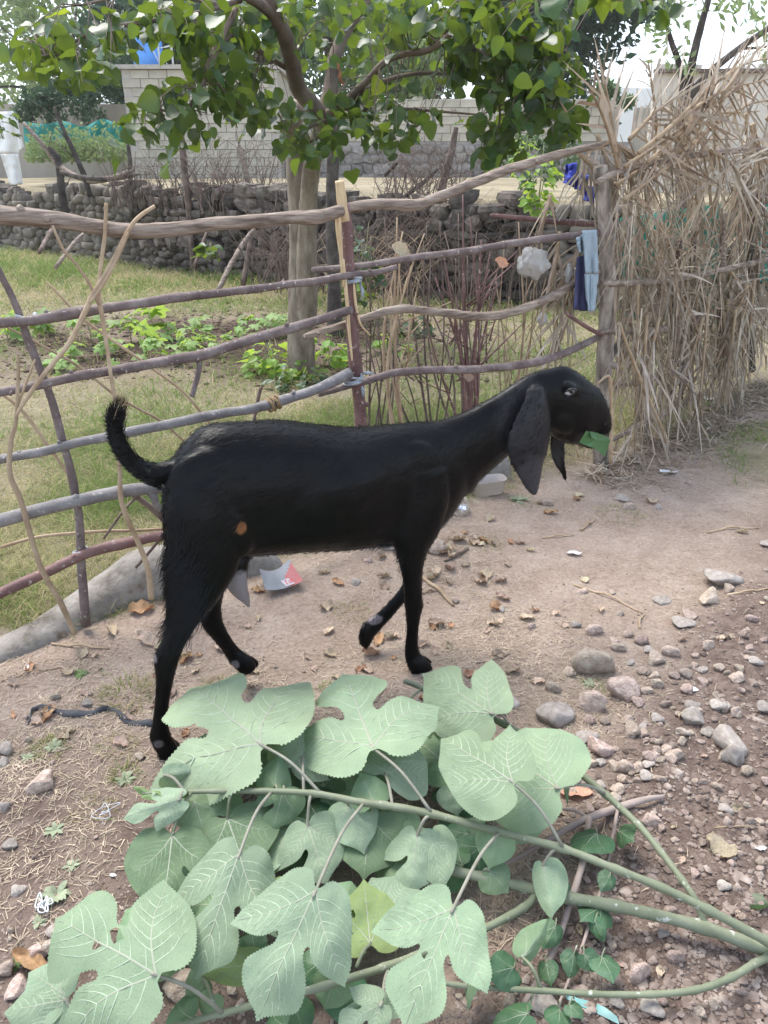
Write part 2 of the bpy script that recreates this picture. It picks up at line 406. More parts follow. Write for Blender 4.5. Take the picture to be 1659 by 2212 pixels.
# lower jaw
loft([((1196, 915), (1198, 946), 0, .040), ((1222, 925), (1222, 958), 0, .036), ((1245, 935), (1246, 961), 0, .027), ((1262, 944), (1262, 967), 0, .022), ((1278, 951), (1276, 969), 0, .019), ((1288, 956), (1286, 964), 0, .012)], n=16)
ball(1307, 913, -.022, .018, .022, .014); ball(1307, 913, .022, .018, .022, .014)
for s in (-1, 1):
    ball(1232, 838, s * .048, .040, .018, .016, -.5)                      # brow
    ball(1222, 905, s * .036, .06, .05, .022, -.6)                       # cheek
    ball(1160, 850, s * .045, .028, .03, .02)                            # ear root
# near hind leg
loft([((500, 1010), (365, 1060), -.075, .045), ((520, 1100), (357, 1105), -.080, .058), ((523, 1165), (358, 1165), -.085, .060), ((513, 1220), (362, 1215), -.090, .055),
      ((480, 1278), (370, 1265), -.095, .046), ((440, 1330), (374, 1312), -.095, .036), ((414, 1367), (361, 1358), -.095, .028), ((397, 1400), (343, 1395), -.095, .024),
      ((386, 1430), (330, 1421), -.095, .0235), ((377, 1462), (334, 1450), -.095, .0205), ((370, 1495), (335, 1490), -.095, .0175), ((365, 1530), (333, 1525), -.095, .017),
      ((365, 1566), (328, 1566), -.095, .0185), ((371, 1590), (322, 1590), -.095, .022), ((382, 1608), (330, 1616), -.095, .022)], n=20)
loft([((372, 1594), (328, 1604), -.103, .012), ((384, 1610), (336, 1625), -.106, .017), ((395, 1627), (342, 1640), -.108, .016), ((394, 1634), (350, 1645), -.108, .014)], n=14)
loft([((374, 1592), (330, 1602), -.082, .012), ((390, 1606), (342, 1620), -.076, .016), ((402, 1620), (352, 1634), -.074, .015), ((400, 1627), (360, 1638), -.074, .013)], n=14)
# far hind leg
loft([((505, 1080), (380, 1090), .075, .05), ((520, 1170), (385, 1150), .085, .055), ((505, 1230), (395, 1215), .09, .045), ((484, 1280), (415, 1262), .09, .032), ((479, 1318), (425, 1305), .09, .026),
      ((485, 1348), (436, 1352), .09, .0215), ((503, 1382), (462, 1385), .09, .018), ((520, 1402), (482, 1411), .09, .0195), ((535, 1414), (494, 1430), .09, .021)], n=18)
loft([((526, 1408), (492, 1432), .078, .012), ((546, 1423), (507, 1446), .074, .016), ((555, 1436), (519, 1456), .072, .015), ((553, 1444), (528, 1460), .072, .012)], n=14)
loft([((526, 1408), (492, 1430), .10, .012), ((550, 1420), (509, 1440), .104, .015), ((560, 1430), (520, 1450), .106, .014), ((558, 1438), (529, 1453), .106, .011)], n=14)
# near front leg
loft([((965, 1010), (860, 1020), -.075, .03), ((968, 1080), (850, 1100), -.082, .036), ((948, 1145), (848, 1160), -.085, .036), ((924, 1188), (857, 1195), -.085, .030), ((914, 1222), (864, 1224), -.085, .024),
      ((911, 1262), (871, 1262), -.085, .0205), ((912, 1290), (873, 1288), -.085, .0215), ((914, 1307), (874, 1308), -.085, .0215), ((908, 1330), (877, 1332), -.085, .0185), ((904, 1360), (878, 1360), -.085, .0155),
      ((903, 1392), (876, 1392), -.085, .0165), ((908, 1410), (874, 1418), -.085, .020), ((917, 1421), (878, 1433), -.085, .021)], n=20)
loft([((912, 1414), (876, 1432), -.098, .011), ((926, 1428), (882, 1444), -.102, .016), ((936, 1444), (888, 1456), -.104, .0155), ((930, 1455), (893, 1466), -.104, .012)], n=14)
loft([((912, 1414), (878, 1428), -.074, .011), ((930, 1424), (886, 1440), -.068, .015), ((941, 1440), (893, 1450), -.066, .0145), ((936, 1450), (899, 1459), -.066, .011)], n=14)
# far front leg, lifted and folded back
loft([((950, 1040), (870, 1060), .075, .03), ((948, 1130), (862, 1140), .085, .034), ((925, 1185), (862, 1190), .085, .027), ((913, 1225), (872, 1222), .085, .021), ((908, 1262), (874, 1250), .085, .019),
      ((900, 1292), (870, 1262), .085, .0185), ((874, 1300), (858, 1281), .085, .0165), ((849, 1330), (834, 1307), .085, .0145), ((825, 1356), (808, 1330), .085, .017), ((809, 1374), (788, 1344), .085, .019)], n=18)
loft([((812, 1372), (786, 1345), .076, .011), ((806, 1380), (778, 1358), .073, .014), ((798, 1396), (774, 1378), .072, .013), ((791, 1404), (778, 1394), .072, .009)], n=12)
loft([((812, 1370), (788, 1343), .096, .011), ((808, 1377), (780, 1354), .099, .014), ((801, 1392), (777, 1374), .100, .013), ((795, 1400), (781, 1389), .100, .009)], n=12)
# muscles
ball(905, 1035, -.070, .095, .125, .033, .25); ball(905, 1035, .070, .095, .125, .033, .25)
ball(455, 1055, -.066, .120, .115, .050, -.5); ball(455, 1055, .066, .120, .115, .050, -.5)
ball(498, 1140, -.098, .065, .10, .034, .35)
ball(985, 1010, 0, .09, .11, .062, .5)
ball(700, 1060, -.055, .24, .13, .10); ball(700, 1060, .055, .24, .13, .10)
# tail
loft([((395, 990), (372, 1062), 0, .030), ((357, 998), (342, 1050), 0, .026), ((332, 1003), (318, 1040), 0, .023), ((307, 993), (288, 1020), 0, .022), ((285, 970), (258, 990), 0, .022), ((268, 936), (240, 952), 0, .021),
      ((264, 905), (237, 910), 0, .017), ((266, 888), (243, 884), 0, .010), ((268, 876), (252, 872), 0, .004)], n=14)
# udder
loft([((540, 1195), (480, 1200), -.02, .055), ((534, 1228), (484, 1250), -.025, .050), ((535, 1262), (493, 1273), -.03, .036), ((540, 1285), (510, 1292), -.03, .021), ((541, 1302), (526, 1304), -.03, .011), ((541, 1312), (534, 1313), -.03, .006)], n=16)
def ear(stations, thick, cup):
    """hanging ear: a thick curved leaf of skin"""
    rows = []
    for (ax, ay), (bx, by), t in stations:
        rows.append(list(gp(ax, ay, t)) + list(gp(bx, by, t)))
    S = crom(rows, 5); n = 12; vs_, fs_ = [], []
    for i, r in enumerate(S):
        a, b_ = Vector(r[:3]), Vector(r[3:6]); w = (a - b_).length
        for side in (-1, 1):
            for k in range(n + 1):
                f = k / n if side < 0 else 1 - k / n
                if side > 0 and k in (0, n): continue
                prof = math.sqrt(max(0, 1 - (2 * f - 1) ** 2))
                vs_.append(a.lerp(b_, f) + GT * (side * thick * (0.35 + 0.65 * prof) * 0.5 + cup * w * (2 * f - 1) ** 2))
    m_ = 2 * n
    for i in range(len(S) - 1):
        for k in range(m_):
            k2 = (k + 1) % m_; fs_.append((i * m_ + k, i * m_ + k2, (i + 1) * m_ + k2, (i + 1) * m_ + k))
    fs_.append(tuple(range(m_ - 1, -1, -1))); fs_.append(tuple((len(S) - 1) * m_ + k for k in range(m_)))
    gb.add(vs_, fs_)
ear([((1140, 838), (1182, 838), -.06), ((1136, 866), (1190, 866), -.082), ((1122, 900), (1198, 900), -.092), ((1108, 938), (1201, 932), -.097), ((1101, 970), (1197, 968), -.099), ((1108, 1006), (1184, 1004), -.098),
     ((1124, 1036), (1175, 1037), -.096), ((1138, 1060), (1166, 1058), -.095), ((1150, 1071), (1160, 1070), -.095)], .016, .16)
ear([((1190, 840), (1228, 840), .055), ((1188, 880), (1222, 880), .075), ((1186, 930), (1220, 930), .085), ((1186, 975), (1218, 975), .085), ((1196, 1004), (1220, 1002), .085), ((1210, 1022), (1223, 1020), .085), ((1218, 1037), (1223, 1036), .085)], .015, -.12)

tmp = obj('goat_raw', mesh('goat_raw', gb.v, gb.f, m_goat))
rm = tmp.modifiers.new('r', 'REMESH'); rm.mode = 'VOXEL'; rm.voxel_size = 0.0052; rm.use_smooth_shade = True
s1 = tmp.modifiers.new('s', 'SMOOTH'); s1.factor = 0.5; s1.iterations = 14
dg = bpy.context.evaluated_depsgraph_get()
gme = bpy.data.meshes.new_from_object(tmp.evaluated_get(dg), depsgraph=dg)
bpy.data.objects.remove(tmp)
gme.name = 'goat_body'; gme.materials.clear(); gme.materials.append(m_goat)
nv = len(gme.vertices)
gco = np.empty(nv * 3, np.float32); gme.vertices.foreach_get('co', gco); gco = gco.reshape(-1, 3)
gno = np.empty(nv * 3, np.float32); gme.vertices.foreach_get('normal', gno); gno = gno.reshape(-1, 3)
gU, gT = np.array(GU), np.array(GT); gO = np.array(G0)
loc_s = (gco - gO) @ gU; loc_t = (gco - gO) @ gT; loc_z = gco[:, 2]
# muscle and rib relief, strongest on the flanks
rib = np.sin(loc_s * 95 + loc_z * 18) * 0.0016 * np.clip(1 - np.abs(loc_s - .33) / .22, 0, 1) * np.clip(1 - np.abs(loc_z - .62) / .16, 0, 1)
und = np.array([1.6 * mnoise.noise(Vector(c_ * 7.0)) + .6 * mnoise.noise(Vector(c_ * 15.0)) for c_ in gco]) * 0.0034
torso_w = np.clip((loc_z - .38) / .1, 0, 1) * np.clip((.62 - loc_s) / .12, 0, 1)
gco += gno * ((rib + und) * (0.25 + .75 * torso_w))[:, None]
gme.vertices.foreach_set('co', gco.ravel()); gme.update()
gbvh = BVHTree.FromPolygons([Vector(c_) for c_ in gco], [tuple(p_.vertices) for p_ in gme.polygons])
def ghit(px, py):
    d = ray(px, py).normalized(); h = gbvh.ray_cast(CAM, d)
    return (h[0], h[1]) if h[0] is not None else (gp(px, py, -.1), -GT)
coat = np.zeros((nv, 4), np.float32); coat[:, 3] = 1
def paint(px, py, rx, ry, ch, val=1.0, soft=0.35):
    h, _ = ghit(px, py); k = (FPX / ((h - CAM).dot(ray(PW / 2, PH / 2).normalized())))
    d = gco - np.array(h); ds = d @ gU; dz = d[:, 2]; dt = d @ gT
    q = np.sqrt((ds * k / rx) ** 2 + (dz * k / ry) ** 2 + (dt * k / (1.5 * max(rx, ry))) ** 2)
    ragged = 1 + .18 * np.array([mnoise.noise(Vector((a * 130, 0, b * 40))) for a, b in zip(ds, dz)])
    coat[:, ch] = np.maximum(coat[:, ch], val * np.clip((1 + soft - q * ragged) / soft, 0, 1))
paint(522, 1142, 10, 11, 0, .9)
paint(518, 1278, 30, 34, 1, 1, .3); paint(534, 1303, 18, 20, 1, 1); paint(512, 1252, 22, 18, 1, 1)
paint(334, 1423, 4, 8, 1, 1); paint(342, 1608, 9, 8, 1, .6); paint(507, 1437, 8, 9, 1, .7); paint(812, 1340, 14, 8, 1, .8)
for (x, y, rx, ry, v) in [(1150, 960, 46, 100, .5), (1150, 1035, 34, 42, 1.0), (1150, 900, 34, 60, .4), (1205, 970, 14, 50, .6)]: paint(x, y, rx, ry, 2, v, .8)  # painted ear sheen, strongest low on the near ear
ca = gme.color_attributes.new('coat', 'FLOAT_COLOR', 'POINT'); ca.data.foreach_set('color', coat.ravel())
goat = empty('goat', (G0.x, G0.y, 0))
tag(goat, 'black goat with long hanging ears walking with a green leaf in its mouth', 'goat')
obj('body', gme, goat)
# eye: pale ring round a dark bar pupil, with a dark lid rim
m_iris = pmat('goat_iris', [(0.3, (0.34, 0.38, 0.40)), (0.7, (0.50, 0.54, 0.56))], scale=300, rough=0.15, bump=0, spec=0.6)
m_pup = flat('goat_pupil', (0.004, 0.004, 0.005), 0.08, 0.6)
m_lid = flat('goat_eyelid', (0.006, 0.006, 0.007), 0.35, 0.5)
eh, en = ghit(1230, 847); en = Vector(en)
def disc(c_, nrm, rs, rz, dome, off, roll, n=22, rings=4):
    x = GU - nrm * GU.dot(nrm); x.normalize(); y = nrm.cross(x); y = y if y.z > 0 else -y
    ca_, sa_ = math.cos(roll), math.sin(roll); x, y = x * ca_ + y * sa_, y * ca_ - x * sa_
    vs_ = [c_ + nrm * (off + dome)]; fs_ = []
    for j in range(1, rings + 1):
        f = j / rings
        for k in range(n):
            a = 2 * math.pi * k / n
            vs_.append(c_ + x * (rs * f * math.cos(a)) + y * (rz * f * math.sin(a)) + nrm * (off + dome * (1 - f * f)))
    for k in range(n): fs_.append((0, 1 + k, 1 + (k + 1) % n))
    for j in range(rings - 1):
        for k in range(n):
            a, b_ = 1 + j * n + k, 1 + j * n + (k + 1) % n; fs_.append((a, a + n, b_ + n, b_))
    return vs_, fs_
eye = MB(); eye.add(*disc(eh, en, .0175, .0132, .004, .0012, .28)); e_o = eye.build('eye', m_iris, goat)
pu = MB(); pu.add(*disc(eh + en * .0036 + Vector((0, 0, .0016)) + GU * .002, en, .0118, .0082, .0016, .0014, .22)); pu.build('pupil', m_pup, e_o)
ld = MB()
ring = [eh + v_ for v_ in []]
x_ = (GU - en * GU.dot(en)).normalized(); y_ = en.cross(x_); y_ = y_ if y_.z > 0 else -y_
for up_, rr in ((1, .0036), (-1, .0032)):
    ld.tube([eh + x_ * (.0195 * math.cos(a)) + y_ * (up_ * (.0150 if up_ > 0 else .0160) * math.sin(a) + .006 * math.cos(a)) + en * .002 for a in np.linspace(-.1, math.pi + .1, 14)], [rr * (.5 + .5 * math.sin(max(0, min(math.pi, a)))) + .001 for a in np.linspace(-.1, math.pi + .1, 14)], 8)
ld.build('eyelid', m_lid, e_o)
nh, nn = ghit(1308, 914); nsb = MB(); nsb.add(*disc(nh, Vector(nn), .0075, .0042, -.001, .0006, .9)); nsb.build('nostril', m_pup, goat)
# mouth seam
ms = MB(); ms.tube([Vector(ghit(x, y)[0]) - ray(x, y).normalized() * .0005 for x, y in [(1258, 934), (1270, 935), (1284, 937), (1298, 939), (1310, 938)]], .0016, 6); ms.build('mouth', m_pup, goat)

# coat hair: fine tapering strands that follow the body, longer on thighs, tail and back line
m_hair, N, L, B = _nt('coat_hair'); B.inputs['Roughness'].default_value = 0.38; B.inputs['Specular IOR Level'].default_value = 0.18
vc = N.new('ShaderNodeVertexColor'); vc.layer_name = 'coat'; sp_ = N.new('ShaderNodeSeparateColor'); L.new(vc.outputs['Color'], sp_.inputs[0])
m_ = N.new('ShaderNodeMixRGB'); L.new(sp_.outputs['Red'], m_.inputs['Fac']); m_.inputs['Color1'].default_value = (0.0026, 0.0025, 0.0028, 1); m_.inputs['Color2'].default_value = (0.24, 0.105, 0.042, 1)
m2_ = N.new('ShaderNodeMixRGB'); L.new(sp_.outputs['Green'], m2_.inputs['Fac']); L.new(m_.outputs[0], m2_.inputs['Color1']); m2_.inputs['Color2'].default_value = (0.30, 0.23, 0.13, 1)
L.new(m2_.outputs[0], B.inputs['Base Color'])
tri_i = np.array([p_.vertices[:3] for p_ in gme.polygons]); 
pa = gco[tri_i[:, 0]]; ctr = gco[tri_i].mean(1)
def hairs(n, sel_w, length, lift, width, flow, jit=.25, red=None, grn=None, droop=.0, lay=False):
    w = sel_w / sel_w.sum(); idx = NR.choice(len(ctr), n, p=w)
    base = ctr[idx] + NR.normal(0, .003, (n, 3)); nr = gno[tri_i[idx, 0]]
    fl = flow[idx] if flow.ndim == 2 else np.tile(flow, (n, 1))
    fl = fl - nr * (fl * nr).sum(1)[:, None]; fl /= np.linalg.norm(fl, axis=1)[:, None] + 1e-6
    fl = fl + NR.normal(0, jit, (n, 3)); fl /= np.linalg.norm(fl, axis=1)[:, None]
    ln = length * NR.uniform(.55, 1.15, n)[:, None]
    if hasattr(sel_w, 'shape') and False: pass
    base = base - nr * .0015
    mid = base + (fl * .55 + nr * lift) * ln; tip = base + (fl + nr * lift * 1.1) * ln; tip[:, 2] -= droop * ln[:, 0]
    view = base - np.array([0, 0, CAMZ]); sd = np.cross(fl, view); sd /= np.linalg.norm(sd, axis=1)[:, None] + 1e-6
    if lay: sd = np.cross(fl, nr + NR.normal(0, .12, (n, 3))); sd /= np.linalg.norm(sd, axis=1)[:, None] + 1e-6
    v_ = np.stack([base - sd * width, base + sd * width, mid + sd * width * .7, mid - sd * width * .7, tip], 1)
    o_ = (np.arange(n) * 5)[:, None]
    t_ = np.concatenate([o_ + np.array([[0, 1, 2]]), o_ + np.array([[0, 2, 3]]), o_ + np.array([[3, 2, 4]])])
    cc = np.zeros((n, 5, 4), np.float32); cc[..., 3] = 1
    cc[..., 0] = coat[tri_i[idx, 0], 0][:, None]
    if grn is not None: cc[..., 1] = grn
    return v_.reshape(-1, 3), t_, cc.reshape(-1, 4)
cs = (ctr - gO) @ gU; ct_ = (ctr - gO) @ gT; cz = ctr[:, 2]
cn = gno[tri_i[:, 0]]
vis = np.clip(((np.array([0, 0, CAMZ]) - ctr) * cn).sum(1) * 4 + .35, 0.02, 1)
skin = 1 - np.clip(coat[tri_i[:, 0], 1] + .9 * coat[tri_i[:, 0], 2], 0, 1)
def pxs(px, py): q = gp(px, py); return (q - G0).dot(GU), q.z
flow_b = np.tile(-gU * .9 + np.array([0, 0, -.55]), (len(ctr), 1))
s_nk, _ = pxs(1000, 900); s_hd, z_hd = pxs(1190, 850)
flow_b[cs > s_nk] = -gU * .75 + np.array([0, 0, -.8]); flow_b[cs > s_hd] = gU * .55 + np.array([0, 0, -.8])
legz = (cz < .40); flow_b[legz] = np.array([0, 0, -1]) - gU * .15
hv, hf, hc, off = [], [], [], 0
def addh(r):
    global off
    hv.append(r[0]); hf.append(r[1] + off); hc.append(r[2]); off += len(r[0])
graz = np.exp(-(((np.array([0, 0, CAMZ]) - ctr) * cn).sum(1) / 2.2 / .28) ** 2)
addh(hairs(6000, (graz + .01) * skin, .013, .05, .0006, flow_b, .12))
addh(hairs(38000, vis * skin * np.clip(np.linalg.norm(ctr - np.array(eh), axis=1) / .03 - .8, 0, 1), .018, .012, .0008, flow_b, .05, lay=True))
s_t, z_t = pxs(372, 1230)                                                 # long trouser hair behind the thigh
wt = np.exp(-((cs - s_t + .02) / .05) ** 2 - ((cz - z_t) / .085) ** 2) * (ct_ < .02) * vis
addh(hairs(2600, wt + 1e-9, .060, .24, .0007, -gU * .75 + np.array([0, 0, -.75]), .14))
s_t2, z_t2 = pxs(358, 1120); wt = np.exp(-((cs - s_t2) / .035) ** 2 - ((cz - z_t2) / .10) ** 2) * vis
addh(hairs(900, wt + 1e-9, .030, .15, .0008, -gU * .3 + np.array([0, 0, -1.0]), .2))
tail_w = (cs < pxs(350, 1030)[0]) & (cz > pxs(350, 1062)[1])
tl = tail_w * (.3 + 1.2 * np.clip(-(cn @ gU), 0, 1))
tt = np.array(gp(258, 860)) - ctr; tt /= np.linalg.norm(tt, axis=1)[:, None]
addh(hairs(1500, tl + 1e-9, .026, .16, .0008, -gU * .65 + np.array([0, 0, -.25]) + tt * .45, .13))
tipw = np.exp(-np.linalg.norm(ctr - np.array(gp(250, 900)), axis=1) ** 2 / .03 ** 2)
addh(hairs(700, tipw + 1e-9, .035, .15, .0009, tt, .2))
tipw = np.exp(-np.linalg.norm(ctr - np.array(gp(257, 884)), axis=1) ** 2 / .014 ** 2)
addh(hairs(160, tipw + 1e-9, .038, .2, .0009, tt * .8 + gU * .3, .22, grn=.9))
ridge = np.clip(cn[:, 2] - .7, 0, 1) * (cz > .55) * (np.abs(ct_) < .05)
addh(hairs(500, ridge + 1e-9, .010, .08, .0006, -gU * 1.0 + np.array([0, 0, .05]), .15))
belly = np.exp(-np.linalg.norm(ctr - np.array(gp(845, 1185, -.05)), axis=1) ** 2 / .05 ** 2)
addh(hairs(500, belly + 1e-9, .022, .3, .0007, -gU * .5 + np.array([0, 0, -.8]), .3))
hm = npmesh('goat_hair', np.concatenate(hv), np.concatenate(hf), m_hair)
ca = hm.color_attributes.new('coat', 'FLOAT_COLOR', 'POINT'); ca.data.foreach_set('color', np.concatenate(hc).ravel())
ho = obj('hair', hm, goat); ho['kind'] = 'stuff'
# leaf held in the mouth: a folded torn piece with toothed edge
m_mleaf = leafmat('mouth_leaf', (0.075, 0.18, 0.062), trans=.25, rnd=0, rough=.5, mottle=.15)
ml = MB()
out_ = [(1266, 931), (1282, 934), (1300, 939), (1312, 944), (1318, 951), (1312, 965), (1306, 987), (1293, 975), (1282, 967), (1268, 963), (1251, 956), (1258, 944)]
edge = []
for i in range(len(out_)):
    a, b_ = out_[i], out_[(i + 1) % len(out_)]
    for k in range(4):
        f = k / 4; j = 1.2 if (k % 2 and 3 < i < 9) else 0
        edge.append((a[0] + (b_[0] - a[0]) * f + j, a[1] + (b_[1] - a[1]) * f + j))
cpt = (1284, 952)
ml.add([gp(cpt[0], cpt[1], -.062)] + [gp(x, y, -.046 - .012 * math.sin((x - 1250) / 14.0) - .0004 * (y - 935)) for x, y in edge], [(0, 1 + i, 1 + (i + 1) % len(edge)) for i in range(len(edge))])
fl_ = [(1274, 932), (1293, 936), (1292, 948), (1278, 947)]
ml.add([gp(x, y, -.060 - .006 * i) for i, (x, y) in enumerate(fl_)], [(0, 1, 2, 3)])
lo = ml.build('torn_leaf', m_mleaf, None, smooth=False)
so = lo.modifiers.new('t', 'SOLIDIFY'); so.thickness = .0006
tag(lo, 'torn green leaf held in the mouth of the black goat', 'leaf')
# ------------------------------------------------------------------ pole fence along the path
m_log = pmat('grey_log_bark', [(0.34, (0.11, 0.08, 0.062)), (0.48, (0.235, 0.182, 0.145)), (0.62, (0.33, 0.27, 0.22)), (0.78, (0.42, 0.36, 0.30))], scale=5, stretch=(1.2, 9, 9), rot=math.radians(36), rough=.9, bump=1.0, bscale=8, dist=.012, detail=9)
m_purple = pmat('purple_sapling_bark', [(0.30, (0.075, 0.053, 0.05)), (0.50, (0.155, 0.118, 0.11)), (0.66, (0.235, 0.195, 0.18)), (0.8, (0.32, 0.28, 0.26))], scale=9, rough=.75, bump=.7, bscale=45, dist=.006, detail=9, speck=((.42, .38, .35), 70, .36))
m_greyp = pmat('grey_blue_bark', [(0.30, (0.10, 0.088, 0.085)), (0.52, (0.20, 0.185, 0.18)), (0.75, (0.32, 0.30, 0.29))], scale=7, rough=.75, bump=.45, bscale=50, dist=.005, speck=((.40, .38, .36), 60, .37))
m_red = pmat('red_brown_bark', [(0.30, (0.085, 0.045, 0.04)), (0.52, (0.165, 0.09, 0.082)), (0.75, (0.25, 0.165, 0.15))], scale=8, rough=.6, bump=.3, bscale=60, dist=.003, detail=9, speck=((.38, .32, .29), 60, .38))
m_pale = pmat('pale_stick', [(0.30, (0.24, 0.165, 0.10)), (0.52, (0.38, 0.28, 0.185)), (0.75, (0.50, 0.40, 0.285))], scale=10, rough=.85, bump=.3, bscale=60, dist=.003, rnd=.15)
m_wood = pmat('split_wood', [(0.30, (0.42, 0.29, 0.16)), (0.55, (0.58, 0.43, 0.26)), (0.8, (0.66, 0.53, 0.36))], scale=14, stretch=(6, 6, .6), rough=.8, bump=.3, bscale=60, dist=.003)
m_old = pmat('weathered_post', [(0.34, (0.035, 0.028, 0.024)), (0.47, (0.20, 0.165, 0.135)), (0.60, (0.40, 0.345, 0.29)), (0.78, (0.52, 0.46, 0.40))], scale=7, stretch=(2.2, 2.2, .5), rough=.9, bump=.8, bscale=35, dist=.008, detail=9)
m_dark = pmat('dark_dead_wood', [(0.30, (0.03, 0.024, 0.021)), (0.52, (0.085, 0.07, 0.06)), (0.75, (0.17, 0.145, 0.125))], scale=7, rough=.95, bump=.6, bscale=40, dist=.008, rnd=.3)
m_brown = pmat('brown_twig_bark', [(0.30, (0.075, 0.05, 0.04)), (0.52, (0.15, 0.11, 0.09)), (0.75, (0.25, 0.20, 0.165))], scale=10, rough=.9, bump=.4, bscale=60, dist=.003, rnd=.3)
m_rag = pmat('grey_rag', [(0.3, (0.22, 0.24, 0.27)), (0.7, (0.42, 0.44, 0.46))], scale=40, rough=.95, bump=.6, bscale=200, dist=.002)
m_rope = pmat('straw_rope', [(0.3, (0.16, 0.10, 0.05)), (0.7, (0.34, 0.24, 0.13))], scale=60, rough=.95, bump=.8, bscale=150, dist=.003)
FWD = ray(PW / 2, PH / 2).normalized()
def rad_at(p, px): return px * 0.5 / FPX * (Vector(p) - CAM).dot(FWD)
def pole(name, pts, thick, mat, parent, off=0.0, sides=12, sub=6, place=None, knots=0, wob=.12, bend=.004, offs=None):
    place = place or (lambda x, y, o: fence(x, y, o))
    if not hasattr(thick, '__len__'): thick = [thick] * len(pts)
    if name == 'rail' and pts[0][0] < 0:                                # rails run on past the picture's edge
        (xa_, ya_), (xb_, yb_) = pts[0], pts[3]; sl = (yb_ - ya_) / (xb_ - xa_); pts = [(xa_ - 420, ya_ - sl * 420), (xa_ - 200, ya_ - sl * 200)] + list(pts); thick = [thick[0]] * 2 + list(thick)
    W = [tuple(place(x, y, offs[i] if offs else off)) for i, (x, y) in enumerate(pts)]
    rr = [rad_at(w, t) for w, t in zip(W, thick)]
    S = crom([w + (r_,) for w, r_ in zip(W, rr)], sub); pp, rad = [], []
    for i, q in enumerate(S):
        j = Vector((mnoise.noise(Vector(q[:3]) * 7), mnoise.noise(Vector(q[:3]) * 7 + Vector((9, 3, 1))), mnoise.noise(Vector(q[:3]) * 7 + Vector((2, 7, 5))))) * bend
        pp.append(Vector(q[:3]) + j); rad.append(max(.0012, q[3]) * (1 + .10 * mnoise.noise(Vector(q[:3]) * 9)))
    mb = MB(); mb.tube(pp, rad, sides, wob=wob)
    rk = random.Random(hash(name) % 1000 + len(pts) + int(pts[0][0]))
    for k in range(knots):                                            # cut side shoots
        i = rk.randrange(2, len(pp) - 2); d_ = Vector((rk.uniform(-1, 1), rk.uniform(-1, .2), rk.uniform(-.3, 1))).normalized(); r_ = rad[i]
        mb.tube([pp[i], pp[i] + d_ * r_ * 1.25, pp[i] + d_ * r_ * 1.6], [r_ * .55, r_ * .42, r_ * .34], 8)
    return mb.build(name, mat, parent)
def wrap(name, px, py, turns, mat, parent, r, w, off=0.0, axis_=None, tail=True, cord=.004):
    """cloth or cord wound round a crossing"""
    c_ = fence(px, py, off); ax = (axis_ or Vector((0, 0, 1))).normalized()
    x = ax.cross(FN).normalized(); y = ax.cross(x)
    pts, n = [], turns * 12
    for i in range(n + 1):
        a = i / 12 * 2 * math.pi; f = i / n - .5
        rr = r * (1 + .1 * math.sin(3.3 * a))
        pts.append(c_ + ax * (w * f + .004 * math.sin(a * 1.7)) + (x * math.cos(a) + y * math.sin(a)) * rr)
    mb = MB(); mb.tube(pts, [cord * (1 + .35 * math.sin(i * .9)) for i in range(len(pts))], 6)
    if tail:
        mb.tube([pts[-1], pts[-1] + FD * .03 + FN * .02, pts[-1] + FD * .055 + FN * .02 - Vector((0, 0, .006))], [cord, cord * 1.3, cord * .8], 6)
        mb.tube([pts[0], pts[0] + FN * .02 - Vector((0, 0, .03)), pts[0] + FN * .018 - Vector((0, 0, .055))], [cord, cord * 1.6, cord], 6)
    return mb.build(name, mat, parent)
fen = empty('pole_fence', (FA + FB) / 2)
tag(fen, 'rustic fence of crooked wooden poles tied to posts behind the goat', 'fence')
pole('rail', [(-40, 458), (0, 464), (60, 468), (120, 476), (200, 490), (270, 499), (350, 497), (450, 487), (550, 478), (640, 471), (672, 470), (705, 464), (738, 455)], [40, 39, 38, 36, 34, 32, 31, 30, 28, 27, 31, 27, 25], m_log, fen, .045, 14, knots=3)['label'] = 'thick grey log forming the top rail'
pole('rail', [(722, 461), (760, 447), (800, 441), (850, 442), (880, 444), (910, 440), (960, 421), (1030, 393), (1100, 366), (1180, 341), (1262, 320), (1330, 306)], [22, 23, 23, 22, 27, 23, 22, 21, 20, 18, 15, 10], m_log, fen, .0, 12, knots=5)['label'] = 'long pale bent top rail rising to the palm screen'
pole('rail', [(-30, 702), (0, 698), (60, 693), (120, 684), (150, 679), (220, 667), (330, 650), (440, 637), (560, 622), (660, 610), (740, 597), (800, 590), (856, 578)], [23, 23, 23, 24, 26, 21, 21, 18, 17, 16, 15, 14, 11], m_purple, fen, .03, 12, knots=3)
pole('rail', [(675, 583), (740, 580), (800, 572), (900, 556), (1000, 543), (1100, 527), (1200, 513), (1265, 506), (1320, 498)], [12, 14, 14, 15, 15, 16, 16, 16, 14], m_purple, fen, -.03, 12, knots=3)
pole('rail', [(-30, 853), (0, 847), (80, 832), (180, 812), (280, 795), (380, 775), (430, 768), (470, 757), (560, 728), (640, 705), (700, 687), (757, 668)], [19, 20, 20, 20, 21, 22, 24, 22, 22, 21, 20, 19], m_purple, fen, .03, 12, knots=4)
pole('side_shoot', [(430, 782), (428, 805), (421, 832), (414, 858)], [13, 12, 12, 11], m_purple, fen, .035, 9)
pole('rail', [(658, 728), (700, 714), (760, 697), (800, 684), (829, 674), (879, 668), (929, 672), (979, 678), (1039, 684), (1089, 679), (1139, 664), (1189, 642), (1259, 602), (1330, 565)], [14, 16, 17, 18, 18, 18, 17, 19, 19, 19, 19, 18, 17, 15], m_log, fen, -.04, 12, knots=4)
